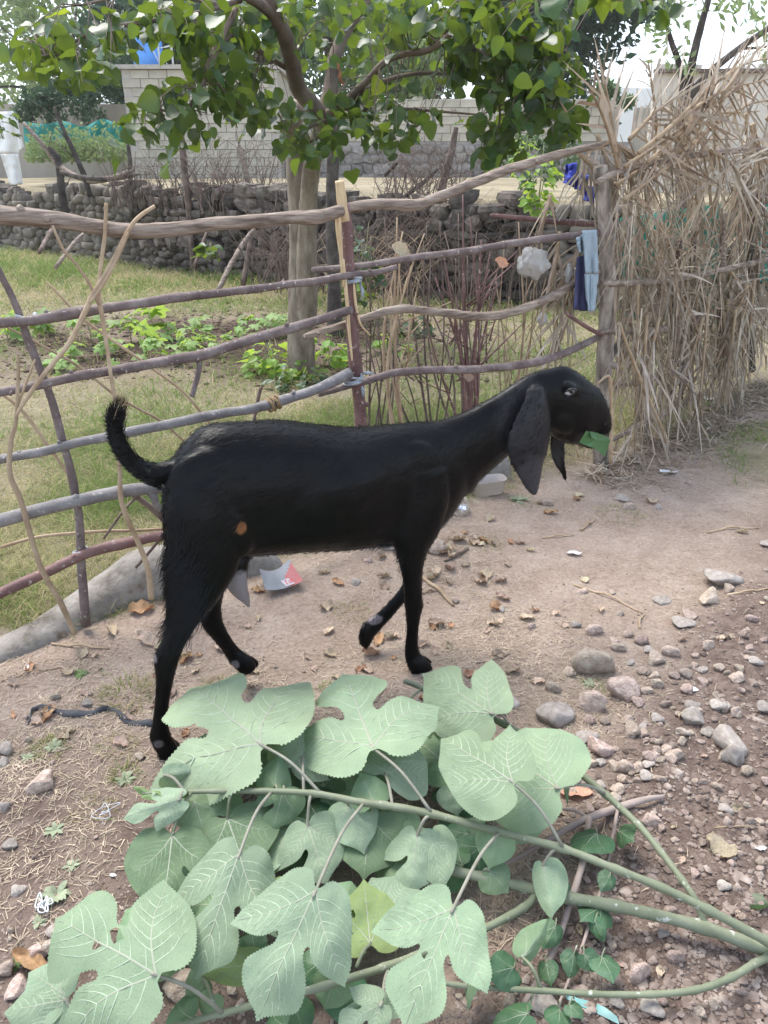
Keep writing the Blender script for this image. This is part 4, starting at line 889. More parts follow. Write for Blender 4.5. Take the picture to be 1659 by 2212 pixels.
# (joint px, tip px, heights, outline, colour, width, roll, fold, droop, holes, seed, stalk start px+h)
LV = [
 ((563, 1608), (402, 1470), .27, .24, 'wide', 'wide', 'p', .95, 0, .10, .10, 1, 0, (695, 1716, .21)),
 ((806, 1616), (739, 1443), .27, .26, 'lobe', 'lobe', 'p', 1.0, 0, .12, .10, 0, 1, (930, 1752, .21)),
 ((1063, 1542), (912, 1449), .20, .21, 'heart', 'lobe', 'p', .95, 0, .12, .10, 0, 2, (1100, 1566, .13)),
 ((1108, 1690), (950, 1588), .30, .27, 'heart', 'lobe', 'p', .85, 0, .12, .12, 0, 3, (1215, 1828, .19)),
 ((1206, 1703), (1040, 1600), .21, .20, 'heart', 'heart', 'p', 1.15, 0, .08, .10, 0, 4, (1312, 1715, .13)),
 ((832, 1672), (896, 1592), .20, .20, 'heart', 'heart', 'b', 1.25, 0, .1, .1, 0, 0, (848, 1742, .2)),
 ((950, 1640), (860, 1560), .12, .11, 'heart', 'lobe', 'm', 1.0, 0, .2, .1, 0, 1, (1000, 1520, .12)),
 ((929, 1540), (944, 1624), .14, .09, 'heart', 'heart', 'm', .95, .3, .35, .2, 0, 2, (936, 1497, .12)),
 ((868, 1550), (872, 1612), .12, .08, 'slim', 'slim', 'm', 1.0, .9, .3, .2, 0, 2, (908, 1490, .11)),
 ((956, 1644), (1002, 1694), .13, .12, 'heart', 'heart', 'm', 1.3, 0, .3, .1, 0, 3, None),
 ((978, 1704), (988, 1762), .12, .08, 'heart', 'heart', 'b', 1.3, 0, .2, .2, 0, 4, None),
 ((654, 1634), (634, 1545), .20, .23, 'heart', 'heart', 'p', 1.1, .25, .35, .1, 0, 1, (656, 1712, .21)),
 ((640, 1640), (708, 1682), .20, .19, 'heart', 'slim', 'p', 1.0, 0, .3, .1, 0, 2, None),
 ((593, 1703), (604, 1628), .19, .22, 'heart', 'heart', 'm', .85, .2, .5, .15, 0, 2, (600, 1709, .21)),
 ((612, 1706), (590, 1794), .19, .14, 'heart', 'lobe', 'm', 1.15, 0, .3, .2, 0, 3, (615, 1710, .21)),
 ((356, 1674), (434, 1670), .21, .19, 'slim', 'heart', 'b', .9, .5, .5, .1, 0, 4, (400, 1712, .21)),
 ((388, 1727), (264, 1766), .23, .21, 'lobe', 'lobe', 'b', .62, 0, .25, .1, 1, 0, (405, 1712, .21)),
 ((372, 1805), (352, 1978), .17, .12, 'wide', 'heart', 'm', 1.05, 0, .2, .15, 0, 1, (412, 1713, .21)),
 ((491, 1767), (536, 1895), .16, .11, 'heart', 'heart', 'm', 1.4, 0, .25, .2, 0, 2, (502, 1710, .21)),
 ((420, 1731), (442, 1800), .18, .14, 'heart', 'heart', 'm', 1.4, 0, .25, .2, 0, 3, None),
 ((465, 1760), (430, 1690), .15, .15, 'heart', 'heart', 'm', 1.1, 0, .3, .2, 0, 3, None),
 ((664, 1781), (705, 1908), .16, .10, 'heart', 'lobe', 'b', 1.15, 0, .2, .2, 0, 4, (672, 1714, .21)),
 ((752, 1738), (786, 1840), .17, .12, 'heart', 'heart', 'b', 1.05, 0, .2, .2, 0, 0, (757, 1728, .2)),
 ((806, 1730), (778, 1668), .19, .22, 'heart', 'heart', 'm', 1.2, 0, .6, .2, 0, 1, None),
 ((517, 1845), (424, 2104), .26, .20, 'wide', 'lobe', 'b', .78, 0, .12, .14, 1, 0, (586, 1711, .21)),
 ((682, 1924), (556, 2196), .29, .22, 'wide', 'wide', 'b', .80, 0, .10, .14, 0, 1, (785, 1736, .205)),
 ((980, 1960), (874, 2214), .27, .21, 'lobe', 'wide', 'p', .82, 0, .10, .14, 1, 2, (1078, 1798, .19)),
 ((338, 2107), (115, 1978), .25, .25, 'wide', 'wide', 'p', .92, 0, .10, .10, 2, 3, (484, 2190, .1)),
 ((143, 2160), (8, 2186), .12, .10, 'heart', 'heart', 'b', 1.1, 0, .2, .12, 0, 4, (175, 2230, .06)),
 ((140, 2150), (60, 2096), .12, .12, 'heart', 'slim', 'b', 1.2, 0, .3, .12, 0, 0, None),
 ((330, 2060), (395, 2090), .14, .12, 'heart', 'heart', 'm', 1.2, 0, .3, .12, 0, 0, None),
 ((800, 2040), (786, 1898), .10, .13, 'heart', 'heart', 'y', 1.0, 0, .15, .1, 1, 1, (770, 2090, .1)),
 ((566, 2079), (430, 2098), .11, .10, 'slim', 'slim', 'y', .85, 0, .3, .1, 0, 2, (640, 2138, .1)),
 ((560, 2060), (500, 2040), .09, .09, 'heart', 'heart', 'd', 1.1, 0, .2, .1, 0, 3, None),
 ((824, 2168), (728, 2226), .15, .12, 'lobe', 'lobe', 'b', .95, 0, .2, .15, 0, 3, (838, 2098, .1)),
 ((880, 2146), (742, 2176), .12, .12, 'slim', 'slim', 'b', .8, .4, .4, .1, 0, 4, None),
 ((722, 2118), (700, 2182), .10, .06, 'heart', 'heart', 'm', 1.4, 0, .3, .1, 0, 0, None),
 ((745, 2115), (755, 2225), .07, .05, 'heart', 'heart', 'd', 1.0, 0, .3, .1, 0, 1, None),
 ((440, 2112), (400, 2150), .08, .07, 'heart', 'heart', 'm', 1.3, 0, .3, .1, 0, 0, (470, 2190, .1)),
 ((460, 2150), (440, 2200), .07, .05, 'heart', 'heart', 'm', 1.2, 0, .3, .1, 0, 1, None),
 ((902, 1802), (884, 1934), .16, .09, 'heart', 'lobe', 'b', 1.0, .1, .35, .2, 0, 2, (930, 1760, .2)),
 ((930, 1800), (956, 1925), .15, .10, 'heart', 'heart', 'b', .8, 0, .25, .2, 0, 3, None),
 ((1174, 1866), (1190, 1984), .14, .09, 'heart', 'slim', 'p', .85, .1, .45, .15, 0, 4, (1212, 1830, .18)),
 ((1129, 2068), (1186, 1986), .10, .13, 'slim', 'slim', 'm', .9, .5, .5, .1, 0, 0, (1170, 2138, .07)),
 ((1058, 1882), (1098, 1928), .10, .08, 'heart', 'heart', 'm', 1.3, 0, .3, .1, 0, 1, (1040, 1890, .08)),
 ((1074, 1800), (1056, 1876), .17, .12, 'heart', 'heart', 'm', 1.1, 0, .3, .15, 0, 2, None),
 ((1105, 1795), (1190, 1760), .12, .10, 'slim', 'slim', 'm', .8, 0, .4, .15, 0, 2, None),
 ((800, 1762), (786, 1892), .13, .09, 'heart', 'heart', 'm', 1.5, 0, .15, .15, 0, 3, (810, 1738, .2)),
 ((850, 1750), (830, 1850), .12, .09, 'heart', 'heart', 'm', 1.2, 0, .2, .15, 0, 3, None),
 ((1218, 1612), (1222, 1742), .16, .09, 'slim', 'slim', 'b', .45, 1.0, .3, .1, 0, 4, (1240, 1660, .13)),
 ((1034, 2050), (1002, 2182), .12, .05, 'slim', 'slim', 'm', .7, .9, .4, .1, 0, 0, (1010, 2025, .09)),
 ((560, 1850), (590, 1760), .10, .10, 'heart', 'heart', 'm', 1.2, 0, .2, .1, 0, 2, None),
 ((720, 1830), (660, 1720), .09, .10, 'heart', 'lobe', 'd', 1.2, 0, .2, .1, 0, 2, None),
 ((590, 1900), (565, 1990), .11, .08, 'heart', 'heart', 'y', 1.2, 0, .2, .1, 0, 1, None),
 ((1010, 1800), (960, 1830), .07, .06, 'heart', 'heart', 'd', 1.2, 0, .3, .1, 0, 1, None),
 ((1040, 1830), (985, 1870), .07, .06, 'heart', 'heart', 'd', 1.2, 0, .3, .1, 0, 3, None),
 ((985, 1760), (1030, 1830), .06, .05, 'heart', 'heart', 'd', 1.2, 0, .3, .1, 0, 3, None),
 ((300, 2200), (250, 2260), .10, .07, 'heart', 'heart', 'm', 1.2, 0, .3, .1, 0, 3, None),
 ((620, 2215), (560, 2250), .10, .07, 'heart', 'heart', 'd', 1.2, 0, .3, .1, 0, 2, None),
 ((640, 2150), (590, 2230), .05, .04, 'heart', 'heart', 'd', 1.3, 0, .3, .1, 0, 4, None),
 ((450, 1655), (400, 1600), 0.12, 0.10, 'heart', 'lobe', 'm', 1.2, 0, .25, .15, 0, 0, None),
 ((520, 1700), (480, 1640), 0.13, 0.11, 'heart', 'heart', 'm', 1.2, 0, .25, .15, 0, 1, None),
 ((575, 1665), (600, 1600), 0.13, 0.11, 'heart', 'heart', 'm', 1.2, 0, .25, .15, 0, 2, None),
 ((700, 1700), (680, 1610), 0.12, 0.10, 'heart', 'lobe', 'm', 1.2, 0, .25, .15, 0, 3, None),
 ((735, 1660), (760, 1590), 0.12, 0.10, 'heart', 'heart', 'b', 1.2, 0, .25, .15, 0, 4, None),
 ((775, 1705), (730, 1640), 0.13, 0.11, 'heart', 'heart', 'm', 1.2, 0, .25, .15, 0, 0, None),
 ((850, 1650), (830, 1570), 0.10, 0.08, 'heart', 'lobe', 'm', 1.2, 0, .25, .15, 0, 1, None),
 ((620, 1830), (560, 1780), 0.12, 0.10, 'heart', 'heart', 'b', 1.2, 0, .25, .15, 0, 2, None),
 ((600, 1960), (540, 1910), 0.10, 0.08, 'heart', 'heart', 'm', 1.2, 0, .25, .15, 0, 3, None),
 ((730, 1990), (760, 1900), 0.11, 0.09, 'heart', 'lobe', 'm', 1.2, 0, .25, .15, 0, 4, None),
 ((850, 1970), (800, 1890), 0.11, 0.09, 'heart', 'heart', 'b', 1.2, 0, .25, .15, 0, 0, None),
 ((760, 2060), (700, 2010), 0.09, 0.07, 'heart', 'heart', 'm', 1.2, 0, .25, .15, 0, 1, None),
 ((470, 1960), (430, 1880), 0.10, 0.08, 'heart', 'lobe', 'm', 1.2, 0, .25, .15, 0, 2, None),
 ((330, 2020), (270, 1960), 0.10, 0.08, 'heart', 'heart', 'm', 1.2, 0, .25, .15, 0, 3, None),
 ((880, 1860), (830, 1800), 0.10, 0.08, 'heart', 'heart', 'm', 1.2, 0, .25, .15, 0, 4, None),
 ((460, 1850), (420, 1780), 0.11, 0.09, 'heart', 'lobe', 'm', 1.2, 0, .25, .15, 0, 0, None),
 ((1010, 1690), (1060, 1640), 0.10, 0.08, 'heart', 'heart', 'm', 1.2, 0, .25, .15, 0, 1, None),
 ((920, 1960), (870, 2010), 0.09, 0.07, 'heart', 'heart', 'm', 1.2, 0, .25, .15, 0, 2, None),
 ((1000, 1870), (930, 1850), 0.07, 0.05, 'heart', 'lobe', 'd', 1.2, 0, .25, .15, 0, 3, None),
 ((690, 2080), (640, 2120), 0.07, 0.05, 'heart', 'heart', 'd', 1.2, 0, .25, .15, 0, 4, None),
 ((420, 2200), (345, 2235), .07, .05, 'heart', 'heart', 'd', 1.3, 0, .3, .1, 0, 1, None),
]
for (j, t, hj, ht, hl, hr, mt, wd, ro, fo, dr, ho_, sd_, pe) in LV:
    make_leaf(br, on_z(*j, hj), on_z(*t, ht), (hl, hr), mt, wd, ro, fo, dr, ho_, sd_, petiole=on_z(*pe) if pe else None)
# tender shoot at the stem tip
for k in range(5):
    a = on_z(318 + k * 22, 1713 + (k % 2) * 6, .215); b_ = a + Vector((-.03 - .01 * k, .0, .02 * (1 - k % 3)))
    make_leaf(br, a, b_, ('slim', 'slim'), 'y', .7, .4 * k, .4, .1, 0, k, name='bud_leaf')

# brown mulberry twig with small dark toothed leaves beneath the branch
tw = empty('mulberry_twig', on_z(1270, 1790, 0)); tag(tw, 'brown forked twig with small dark green leaves lying under the pale branch', 'twig')
stem('stem', [(1434, 1720, .03), (1394, 1727, .035), (1329, 1747, .035), (1269, 1768, .04), (1229, 1788, .035), (1150, 1835, .03), (1060, 1885, .02)], [9, 16, 20, 19, 17, 14, 11], m_twig, tw, nodes=False, wob=.15)
stem('stem', [(1271, 1766, .04), (1269, 1797, .045), (1259, 1862, .05), (1229, 1957, .05), (1204, 2032, .045), (1174, 2097, .04), (1129, 2172, .03), (1100, 2225, .03)], [17, 16, 17, 17, 17, 17, 15, 14], m_twig, tw, nodes=False, wob=.15)
stem('stem', [(1269, 1766, .04), (1245, 1752, .045), (1215, 1747, .04), (1195, 1748, .04)], [11, 9, 8, 6], m_twig, tw, nodes=False, wob=.15)
stem('stem', [(1334, 1750, .04), (1325, 1800, .05), (1311, 1870, .055), (1300, 1920, .05), (1275, 1990, .05), (1255, 2052, .04), (1215, 2150, .04), (1190, 2212, .04)], [8, 9, 9, 9, 8, 8, 7, 7], m_twig, tw, nodes=False, wob=.15)
stem('stem', [(1175, 2095, .04), (1150, 2150, .05), (1140, 2180, .06)], [6, 6, 5], m_stem, tw, nodes=False)
rl = random.Random(5)
for (jx, jy, tx, ty) in [(1290, 1800, 1250, 1842), (1338, 1795, 1366, 1815), (1318, 1890, 1298, 1925), (1300, 1960, 1256, 1985), (1285, 1990, 1305, 2036), (1200, 2000, 1172, 2050), (1262, 2062, 1290, 2100), (1240, 2060, 1230, 2115), (1300, 2066, 1326, 2120), (1180, 2080, 1190, 2130), (1110, 2090, 1050, 2105), (1120, 2110, 1090, 2140), (1140, 2190, 1060, 2215), (1230, 2170, 1260, 2200), (1210, 2180, 1205, 2225), (1030, 1740, 1060, 1712), (1020, 1745, 985, 1722), (945, 1730, 950, 1700), (1045, 1845, 1075, 1862), (1215, 1905, 1196, 1940)]:
    h = rl.uniform(.05, .09); make_leaf(tw, on_z(jx, jy, h), on_z(tx, ty, h + rl.uniform(-.03, .03)), ('heart', 'heart'), 'd', rl.uniform(.8, 1.1), rl.uniform(-.5, .5), .25, .2, 0, rl.randrange(5), petiole=on_z(jx + rl.uniform(-14, 14), jy - 14, .045), pr=.0014)
# ------------------------------------------------------------------ stones
m_stone = pmat('river_stone', [(0.28, (0.21, 0.155, 0.124)), (0.44, (0.35, 0.272, 0.222)), (0.60, (0.46, 0.375, 0.312)), (0.78, (0.56, 0.485, 0.42))], scale=2.2, rough=.95, bump=.8, bscale=6, dist=.007, detail=9, rnd=.22, hue=.02, coords='Object')
m_gstone = pmat('grey_stone', [(0.28, (0.20, 0.168, 0.142)), (0.5, (0.32, 0.28, 0.245)), (0.75, (0.45, 0.405, 0.36))], scale=2.0, rough=.9, bump=.5, bscale=8, dist=.004, detail=9, rnd=.25)
m_clod = pmat('earth_clod', [(0.28, (0.085, 0.056, 0.043)), (0.5, (0.16, 0.11, 0.086)), (0.75, (0.25, 0.19, 0.155))], scale=14, rough=.95, bump=.6, bscale=60, dist=.01, rnd=.25)
def rock_mesh(name, seed, sub, mats, ang=1.0):
    bm = bmesh.new(); bmesh.ops.create_icosphere(bm, subdivisions=sub, radius=1.0)
    rr = random.Random(seed); o = Vector((seed * 3.1, seed * 1.7, 0))
    pl = [(Vector((rr.gauss(0, 1), rr.gauss(0, 1), rr.gauss(0, 1))).normalized(), rr.uniform(.42, .82)) for _ in range(14)]
    for v in bm.verts:
        d = v.co.normalized()
        for n_, k in pl:
            q = v.co.dot(n_)
            if q > k: v.co -= n_ * (q - k) * ang
        v.co *= 1.32 * (1 + .12 * mnoise.noise(d * 1.6 + o) + .05 * mnoise.noise(d * 4.5 + o))
    me_ = bpy.data.meshes.new(name); bm.to_mesh(me_); bm.free()
    me_.materials.append(mats); me_.polygons.foreach_set('use_smooth', [True] * len(me_.polygons)); me_.update(); return me_
ROCK = [rock_mesh('stone', k + 1, 3, m_stone) for k in range(9)]; GROCK = [rock_mesh('stone_grey', k + 30, 3, m_gstone, .85) for k in range(5)]
PEB = [rock_mesh('pebble', k + 60, 2, m_stone) for k in range(7)]; CLD = [rock_mesh('clod', k + 80, 2, m_clod) for k in range(4)]
rs = random.Random(21)
def stone(px, py, wpx, hpx, me_, label, group=None, name='stone', sink=.36):
    b_ = on_z(px, py + hpx * .35, 0.0); b_.z = gz(b_.x, b_.y)
    k = (b_ - CAM).dot(FWD) / FPX; a = wpx * k * .5; c_ = min(hpx * k * .52, a * 1.1)
    o = obj(name, me_); o.scale = (a, a * rs.uniform(.75, 1.0), c_); o.rotation_euler = (rs.uniform(-.2, .2), rs.uniform(-.2, .2), rs.uniform(-.5, .5))
    o.location = (b_.x, b_.y + a * .3, b_.z + c_ * (1 - sink * 1.6)); tag(o, label, 'stone', group); return o
MARKS = [(1290, 1418, 'the largest brown boulder'), (1350, 1480, 'the tan rounded rock'), (1197, 1527, 'the flat pale grey slab rock'), (1564, 1245, 'the flat grey stone'), (1569, 1607, 'the whitish stone'), (1494, 1555, 'the lone grey stone'), (1294, 1607, 'the angular brown stone'), (1420, 1750, 'the end of the brown twig'), (1382, 2104, 'the upright pale brown stone'), (1550, 1850, 'the curled tan leaf'), (1600, 2030, 'the butts of the cut green stems'), (980, 1900, 'the pale leaves of the cut branch'), (1500, 2170, 'the lowest green stem'), (920, 1650, 'the pale orange dry leaf'), (1180, 2150, 'the brown twig with dark leaves'), (1300, 1720, 'the smooth orange leaf'), (1390, 1373, 'the edge of the trodden path'), (1640, 1440, 'the pale stalk over the stones')]
LMARKS = [(85, 1680, 'the triangular brown stone'), (100, 1540, 'the black webbing strap'), (97, 1950, 'the knot of white string'), (360, 1640, 'the goat hind hoof'), (65, 2090, 'the rolled brown leaf'), (390, 2120, 'the lobed leaves of the branch tip'), (170, 1452, 'the bright green seedling weed'), (540, 1450, 'the far hind hoof'), (900, 1450, 'the goat front hoof'), (215, 1748, 'the loop of white thread'), (10, 1720, 'the grey stones in the dirt'), (720, 1480, 'the top of the leaf pile'), (115, 2000, 'the stones heaped by the branch tip')]
DMARKS = [(300, 1310, 'the foot of the kerb'), (150, 1370, 'the thin end of the kerb'), (605, 1255, 'the torn snack packet'), (703, 1320, 'the papery leaf under the goat'), (800, 1380, 'the lifted front hoof'), (947, 1188, 'the reddish brown rock'), (1050, 1060, 'the clear plastic tub'), (1260, 1020, 'the weathered post'), (1180, 1160, 'the bent straw'), (1000, 1290, 'the flat tan palm strip'), (400, 1450, 'the goat hock'), (540, 1440, 'the far hind hoof'), (270, 1490, 'the wide olive grass tuft'), (1320, 1270, 'the long tan reed'), (1560, 1140, 'the pale stalk on the far path')]
BIG = [
 (1290, 1418, 82, 66, 0, 'largest brown boulder at the edge of the stony strip'), (1350, 1480, 72, 46, 1, 'tan rounded rock just below the largest brown boulder'),
 (1282, 1505, 64, 50, 2, 'squarish brown rock beside the tan rounded rock'), (1197, 1527, 70, 56, 'g0', 'flat pale grey slab rock leaning beside squarish brown rock'),
 (1564, 1245, 70, 40, 'g1', 'flat grey stone at the top of the stony strip'), (1532, 1284, 40, 42, 3, 'orange brown egg-shaped stone below the flat grey stone'),
 (1577, 1270, 26, 25, 4, 'small pale stone touching the flat grey stone'), (947, 1188, 52, 40, 5, 'reddish brown rock in front of the goat chest'),
 (995, 1100, 48, 48, 6, 'broken red brick lump beside the clear plastic tub'), (1294, 1607, 56, 44, 7, 'angular brown stone with a flat top among the rubble'),
 (1569, 1607, 76, 52, 'g2', 'whitish stone paired with a grey cobble in the rubble'), (1587, 1632, 52, 50, 'g3', 'smooth grey cobble leaning on the whitish stone'),
 (1494, 1555, 48, 40, 'g4', 'lone grey flat-faced stone in the rubble'), (85, 1680, 58, 50, 8, 'triangular brown stone on the dirt near the goat hind hoof'),
 (1407, 1781, 46, 28, 2, 'long brown stone beside the end of the brown twig'), (1382, 2104, 48, 56, 0, 'upright pale brown stone near the lowest green stem')]
for (x, y, w, h, k, lb) in BIG: stone(x, y, w, h, GROCK[int(k[1])] if isinstance(k, str) else ROCK[k], lb)
MED = [(1287, 1350, 34, 25), (1390, 1373, 36, 28), (1269, 1587, 42, 30), (1369, 1582, 42, 36), (1214, 1585, 33, 29), (1612, 1672, 27, 36), (1652, 1532, 32, 26), (1429, 1796, 20, 18), (1459, 1637, 36, 28), (1344, 1680, 26, 24), (1564, 1762, 25, 22),
 (1329, 1650, 30, 22), (904, 1632, 28, 30), (1179, 1572, 30, 25), (1094, 1505, 46, 28), (1084, 1522, 40, 26), (1199, 1477, 31, 24), (1277, 1547, 30, 25), (1174, 2178, 58, 36), (1104, 2162, 34, 33), (1459, 2080, 35, 32), (1509, 2203, 32, 25), (1404, 2200, 42, 32), (1324, 2038, 26, 30),
 (1150, 1345, 18, 14), (1233, 1440, 32, 24), (1245, 1340, 20, 16), (1423, 1415, 42, 28), (1455, 1400, 36, 24), (1390, 1440, 30, 22), (1480, 1340, 44, 16), (1495, 1325, 40, 14), (1627, 1335, 26, 16), (1605, 1375, 24, 22), (1630, 1440, 26, 18), (1330, 1375, 24, 18), (1340, 1388, 30, 20), (1360, 1360, 26, 20), (1405, 1395, 20, 18), (1520, 1470, 26, 18), (1440, 1520, 24, 16), (1310, 1550, 26, 20), (1420, 1555, 24, 18), (1260, 1610, 24, 22), (1550, 1700, 22, 18), (1500, 1700, 20, 16), (1400, 1660, 22, 16), (1480, 1760, 18, 14), (1620, 1780, 20, 22), (1640, 1870, 22, 26), (1560, 1930, 26, 22), (1500, 1900, 24, 18), (1450, 1970, 26, 20), (1600, 2000, 24, 18), (1430, 2030, 22, 20), (1540, 2180, 24, 20), (1600, 2150, 22, 18), (1240, 2090, 26, 22), (1330, 2180, 26, 22), (1290, 1960, 24, 18), (960, 1880, 36, 24), (985, 1905, 28, 26), (930, 1900, 24, 20), (1050, 1900, 24, 20), (1000, 1950, 30, 22), (880, 1590, 26, 20), (920, 1655, 30, 18), (890, 1690, 22, 16)]
for i, (x, y, w, h) in enumerate(MED): stone(x, y, w, h, (ROCK + GROCK[:2] + ROCK)[i * 5 % 20], ('%s %s stone in the stony strip near %s' % ('large' if w > 38 else ('fist-sized' if w > 27 else 'egg-sized'), 'flattish' if h < w * .66 else ('tall' if h > w else 'chunky'), near(x, y, MARKS))), 'loose stones in the stony strip')
LEFT = [(205, 1929, 30, 28, 0), (10, 1611, 30, 32, 'g'), (8, 1637, 24, 20, 'g'), (8, 1731, 24, 26, 'g'), (15, 1814, 32, 20, 'g'), (115, 1999, 34, 36, 'g'), (117, 2036, 48, 46, 1), (75, 2051, 48, 32, 2), (8, 2081, 38, 46, 3), (35, 2130, 48, 36, 4), (165, 2190, 48, 42, 5), (392, 2116, 78, 44, 6), (405, 2160, 32, 24, 7), (37, 1911, 32, 18, 'g'), (185, 1512, 22, 18, 'g'), (142, 1979, 24, 18, 'g'), (120, 1500, 20, 16, 0), (300, 1620, 22, 14, 1), (60, 1590, 18, 14, 2), (170, 1960, 18, 14, 3), (145, 2090, 26, 20, 1), (20, 2000, 18, 14, 2), (330, 2150, 26, 20, 4), (500, 2130, 30, 24, 5), (520, 2160, 26, 20, 6)]
for i, (x, y, w, h, k) in enumerate(LEFT): stone(x, y, w, h, GROCK[i % 5] if k == 'g' else ROCK[k], ('%s %s stone on the bare dirt beside %s' % ('large' if w > 40 else ('middling' if w > 26 else 'small'), 'grey' if k == 'g' else 'brown', near(x, y, LMARKS))), 'stones on the bare dirt')
PATHS = [(1185, 1085, 22, 16), (1345, 1075, 26, 16), (1360, 1090, 30, 18), (1425, 1090, 18, 14), (1325, 1270, 16, 10), (1430, 1285, 34, 16), (1340, 1315, 22, 10), (1085, 1310, 18, 14), (1260, 1270, 26, 10), (875, 1090, 16, 12), (985, 1292, 16, 12), (840, 1185, 26, 20), (795, 1210, 18, 18), (770, 1255, 22, 18), (1590, 1240, 16, 14), (1660, 1175, 40, 12)]
for i, (x, y, w, h) in enumerate(PATHS): stone(x, y, w, h, GROCK[i % 5] if i % 2 else ROCK[i % 9], ('%s pebble half sunk in the trodden path near %s' % ('grey' if i % 2 else 'brown', near(x, y, DMARKS + MARKS[:1]))), 'pebbles in the path', 'pebble', .4)
n_p = 0
while n_p < 75:
    x, y = rs.gauss(1290, 150), rs.gauss(1530, 110); g = on_z(x, y)
    if rubble(g.x, g.y) < rs.random() * .6 or y > 1760 or y < 1320 or x < 1060: continue
    w = rs.uniform(15, 34); h = w * rs.uniform(.55, .95)
    stone(x, y, w, h, rs.choice(ROCK + GROCK[:2]), ('%s %s stone in the stony strip near %s' % ('fist-sized' if w > 27 else ('egg-sized' if w > 20 else 'walnut-sized'), 'flattish' if h < w * .66 else 'chunky', near(x, y, MARKS))), 'loose stones in the stony strip'); n_p += 1
n_p = 0
while n_p < 215:
    x, y = rs.uniform(880, 1760), rs.uniform(1280, 2300); g = on_z(x, y)
    if rubble(g.x, g.y) < rs.random() * .9 + .08: continue
    w = rs.choice([9, 10, 11, 12, 13, 15, 17, 20]) * (.75 + .5 * (y - 1280) / 950)
    stone(x, y, w, w * rs.uniform(.6, .95), rs.choice(PEB), 'small brown pebble in the dug earth near ' + near(x, y, MARKS), 'pebbles in the stony strip', 'pebble'); n_p += 1
n_p = 0
while n_p < 60:
    x, y = rs.uniform(-10, 900), rs.uniform(1430, 2230); g = on_z(x, y)
    if fside(g.x, g.y) < .1 or rubble(g.x, g.y) > .3: continue
    w = rs.choice([7, 8, 9, 10, 12, 14]); stone(x, y, w, w * rs.uniform(.5, .9), rs.choice(PEB), 'tiny pebble on the bare dirt near ' + near(x, y, LMARKS), 'tiny pebbles on the dirt', 'pebble', .35); n_p += 1
# fine gravel and clods: too many to count
def scatter_bits(name, spots, sizes, protos, mat, flatten=.7, sub=1):
    vs_, fs_, off_ = [], [], 0
    base = []
    for k in range(8):
        bm = bmesh.new(); bmesh.ops.create_icosphere(bm, subdivisions=sub, radius=1.0); rr = random.Random(k)
        for v in bm.verts: v.co *= rr.uniform(.7, 1.2)
        base.append((np.array([v.co[:] for v in bm.verts]), np.array([[l.index for l in f.verts] for f in bm.faces]))); bm.free()
    for (x, y, z), s_ in zip(spots, sizes):
        bv, bf = base[NR.integers(8)]; a = NR.uniform(0, 6.28); c_, sn = math.cos(a), math.sin(a)
        q = bv * s_ * np.array([1, NR.uniform(.6, 1), flatten * NR.uniform(.6, 1)]); q = np.stack([q[:, 0] * c_ - q[:, 1] * sn, q[:, 0] * sn + q[:, 1] * c_, q[:, 2]], 1) + np.array([x, y, z + s_ * .05])
        vs_.append(q); fs_.append(bf + off_); off_ += len(bv)
    o = obj(name, npmesh(name, np.concatenate(vs_), np.concatenate(fs_), mat, smooth=False)); o['kind'] = 'stuff'; return o
def sample_px(n, x0, x1, y0, y1, acc):
    out = []
    while len(out) < n:
        g = on_z(rs.uniform(x0, x1), rs.uniform(y0, y1))
        if rs.random() < acc(g.x, g.y): out.append((g.x, g.y, gz(g.x, g.y)))
    return out
mi_gravel = pmat('gravel_bits', [(0.30, (0.085, 0.062, 0.05)), (0.46, (0.165, 0.125, 0.103)), (0.60, (0.255, 0.205, 0.173)), (0.78, (0.43, 0.375, 0.33))], scale=17, rough=.95, bump=.3, bscale=120, dist=.003, detail=2)
sp_ = sample_px(19000, 820, 2050, 1230, 2500, lambda x, y: rubble(x, y))
tag(scatter_bits('clods', sp_, np.clip(NR.lognormal(-5.55, .62, len(sp_)), .0018, .017), None, mi_gravel), 'crumbled brown earth clods and gravel of the stony strip', 'gravel')
sp_ = sample_px(8000, -380, 1500, 1180, 2450, lambda x, y: (1 - rubble(x, y)) * (.35 + .65 * min(1, loose(x, y) * 2)) * (fside(x, y) > .05) * (.25 + .75 * (nz2(x, y, 2.2, 4.0) > .0)))
sp2_ = []
while len(sp2_) < 3500:
    x, y = rs.uniform(-4.2, 1.2), rs.uniform(5.6, 9.2)
    if rs.random() < math.exp(-((x + 1.5) / 2.5) ** 4 - ((y - 7.3) / 1.5) ** 4): sp2_.append((x, y, gz(x, y)))
m_bedc = pmat('bed_clod', [(0.3, (0.03, 0.018, 0.013)), (0.5, (0.07, 0.046, 0.034)), (0.75, (0.15, 0.108, 0.083))], scale=9, rough=.95, bump=.4, bscale=60, dist=.004)
tag(scatter_bits('bed_clods', sp2_, np.clip(NR.lognormal(-4.3, .5, len(sp2_)), .006, .04), None, m_bedc), 'dark crumbly soil clods of the dug seedling bed', 'soil')
tag(scatter_bits('grit', sp_, np.clip(NR.lognormal(-5.75, .4, len(sp_)), .0018, .008), None, mi_gravel), 'fine grit scattered over the trodden dirt', 'gravel')

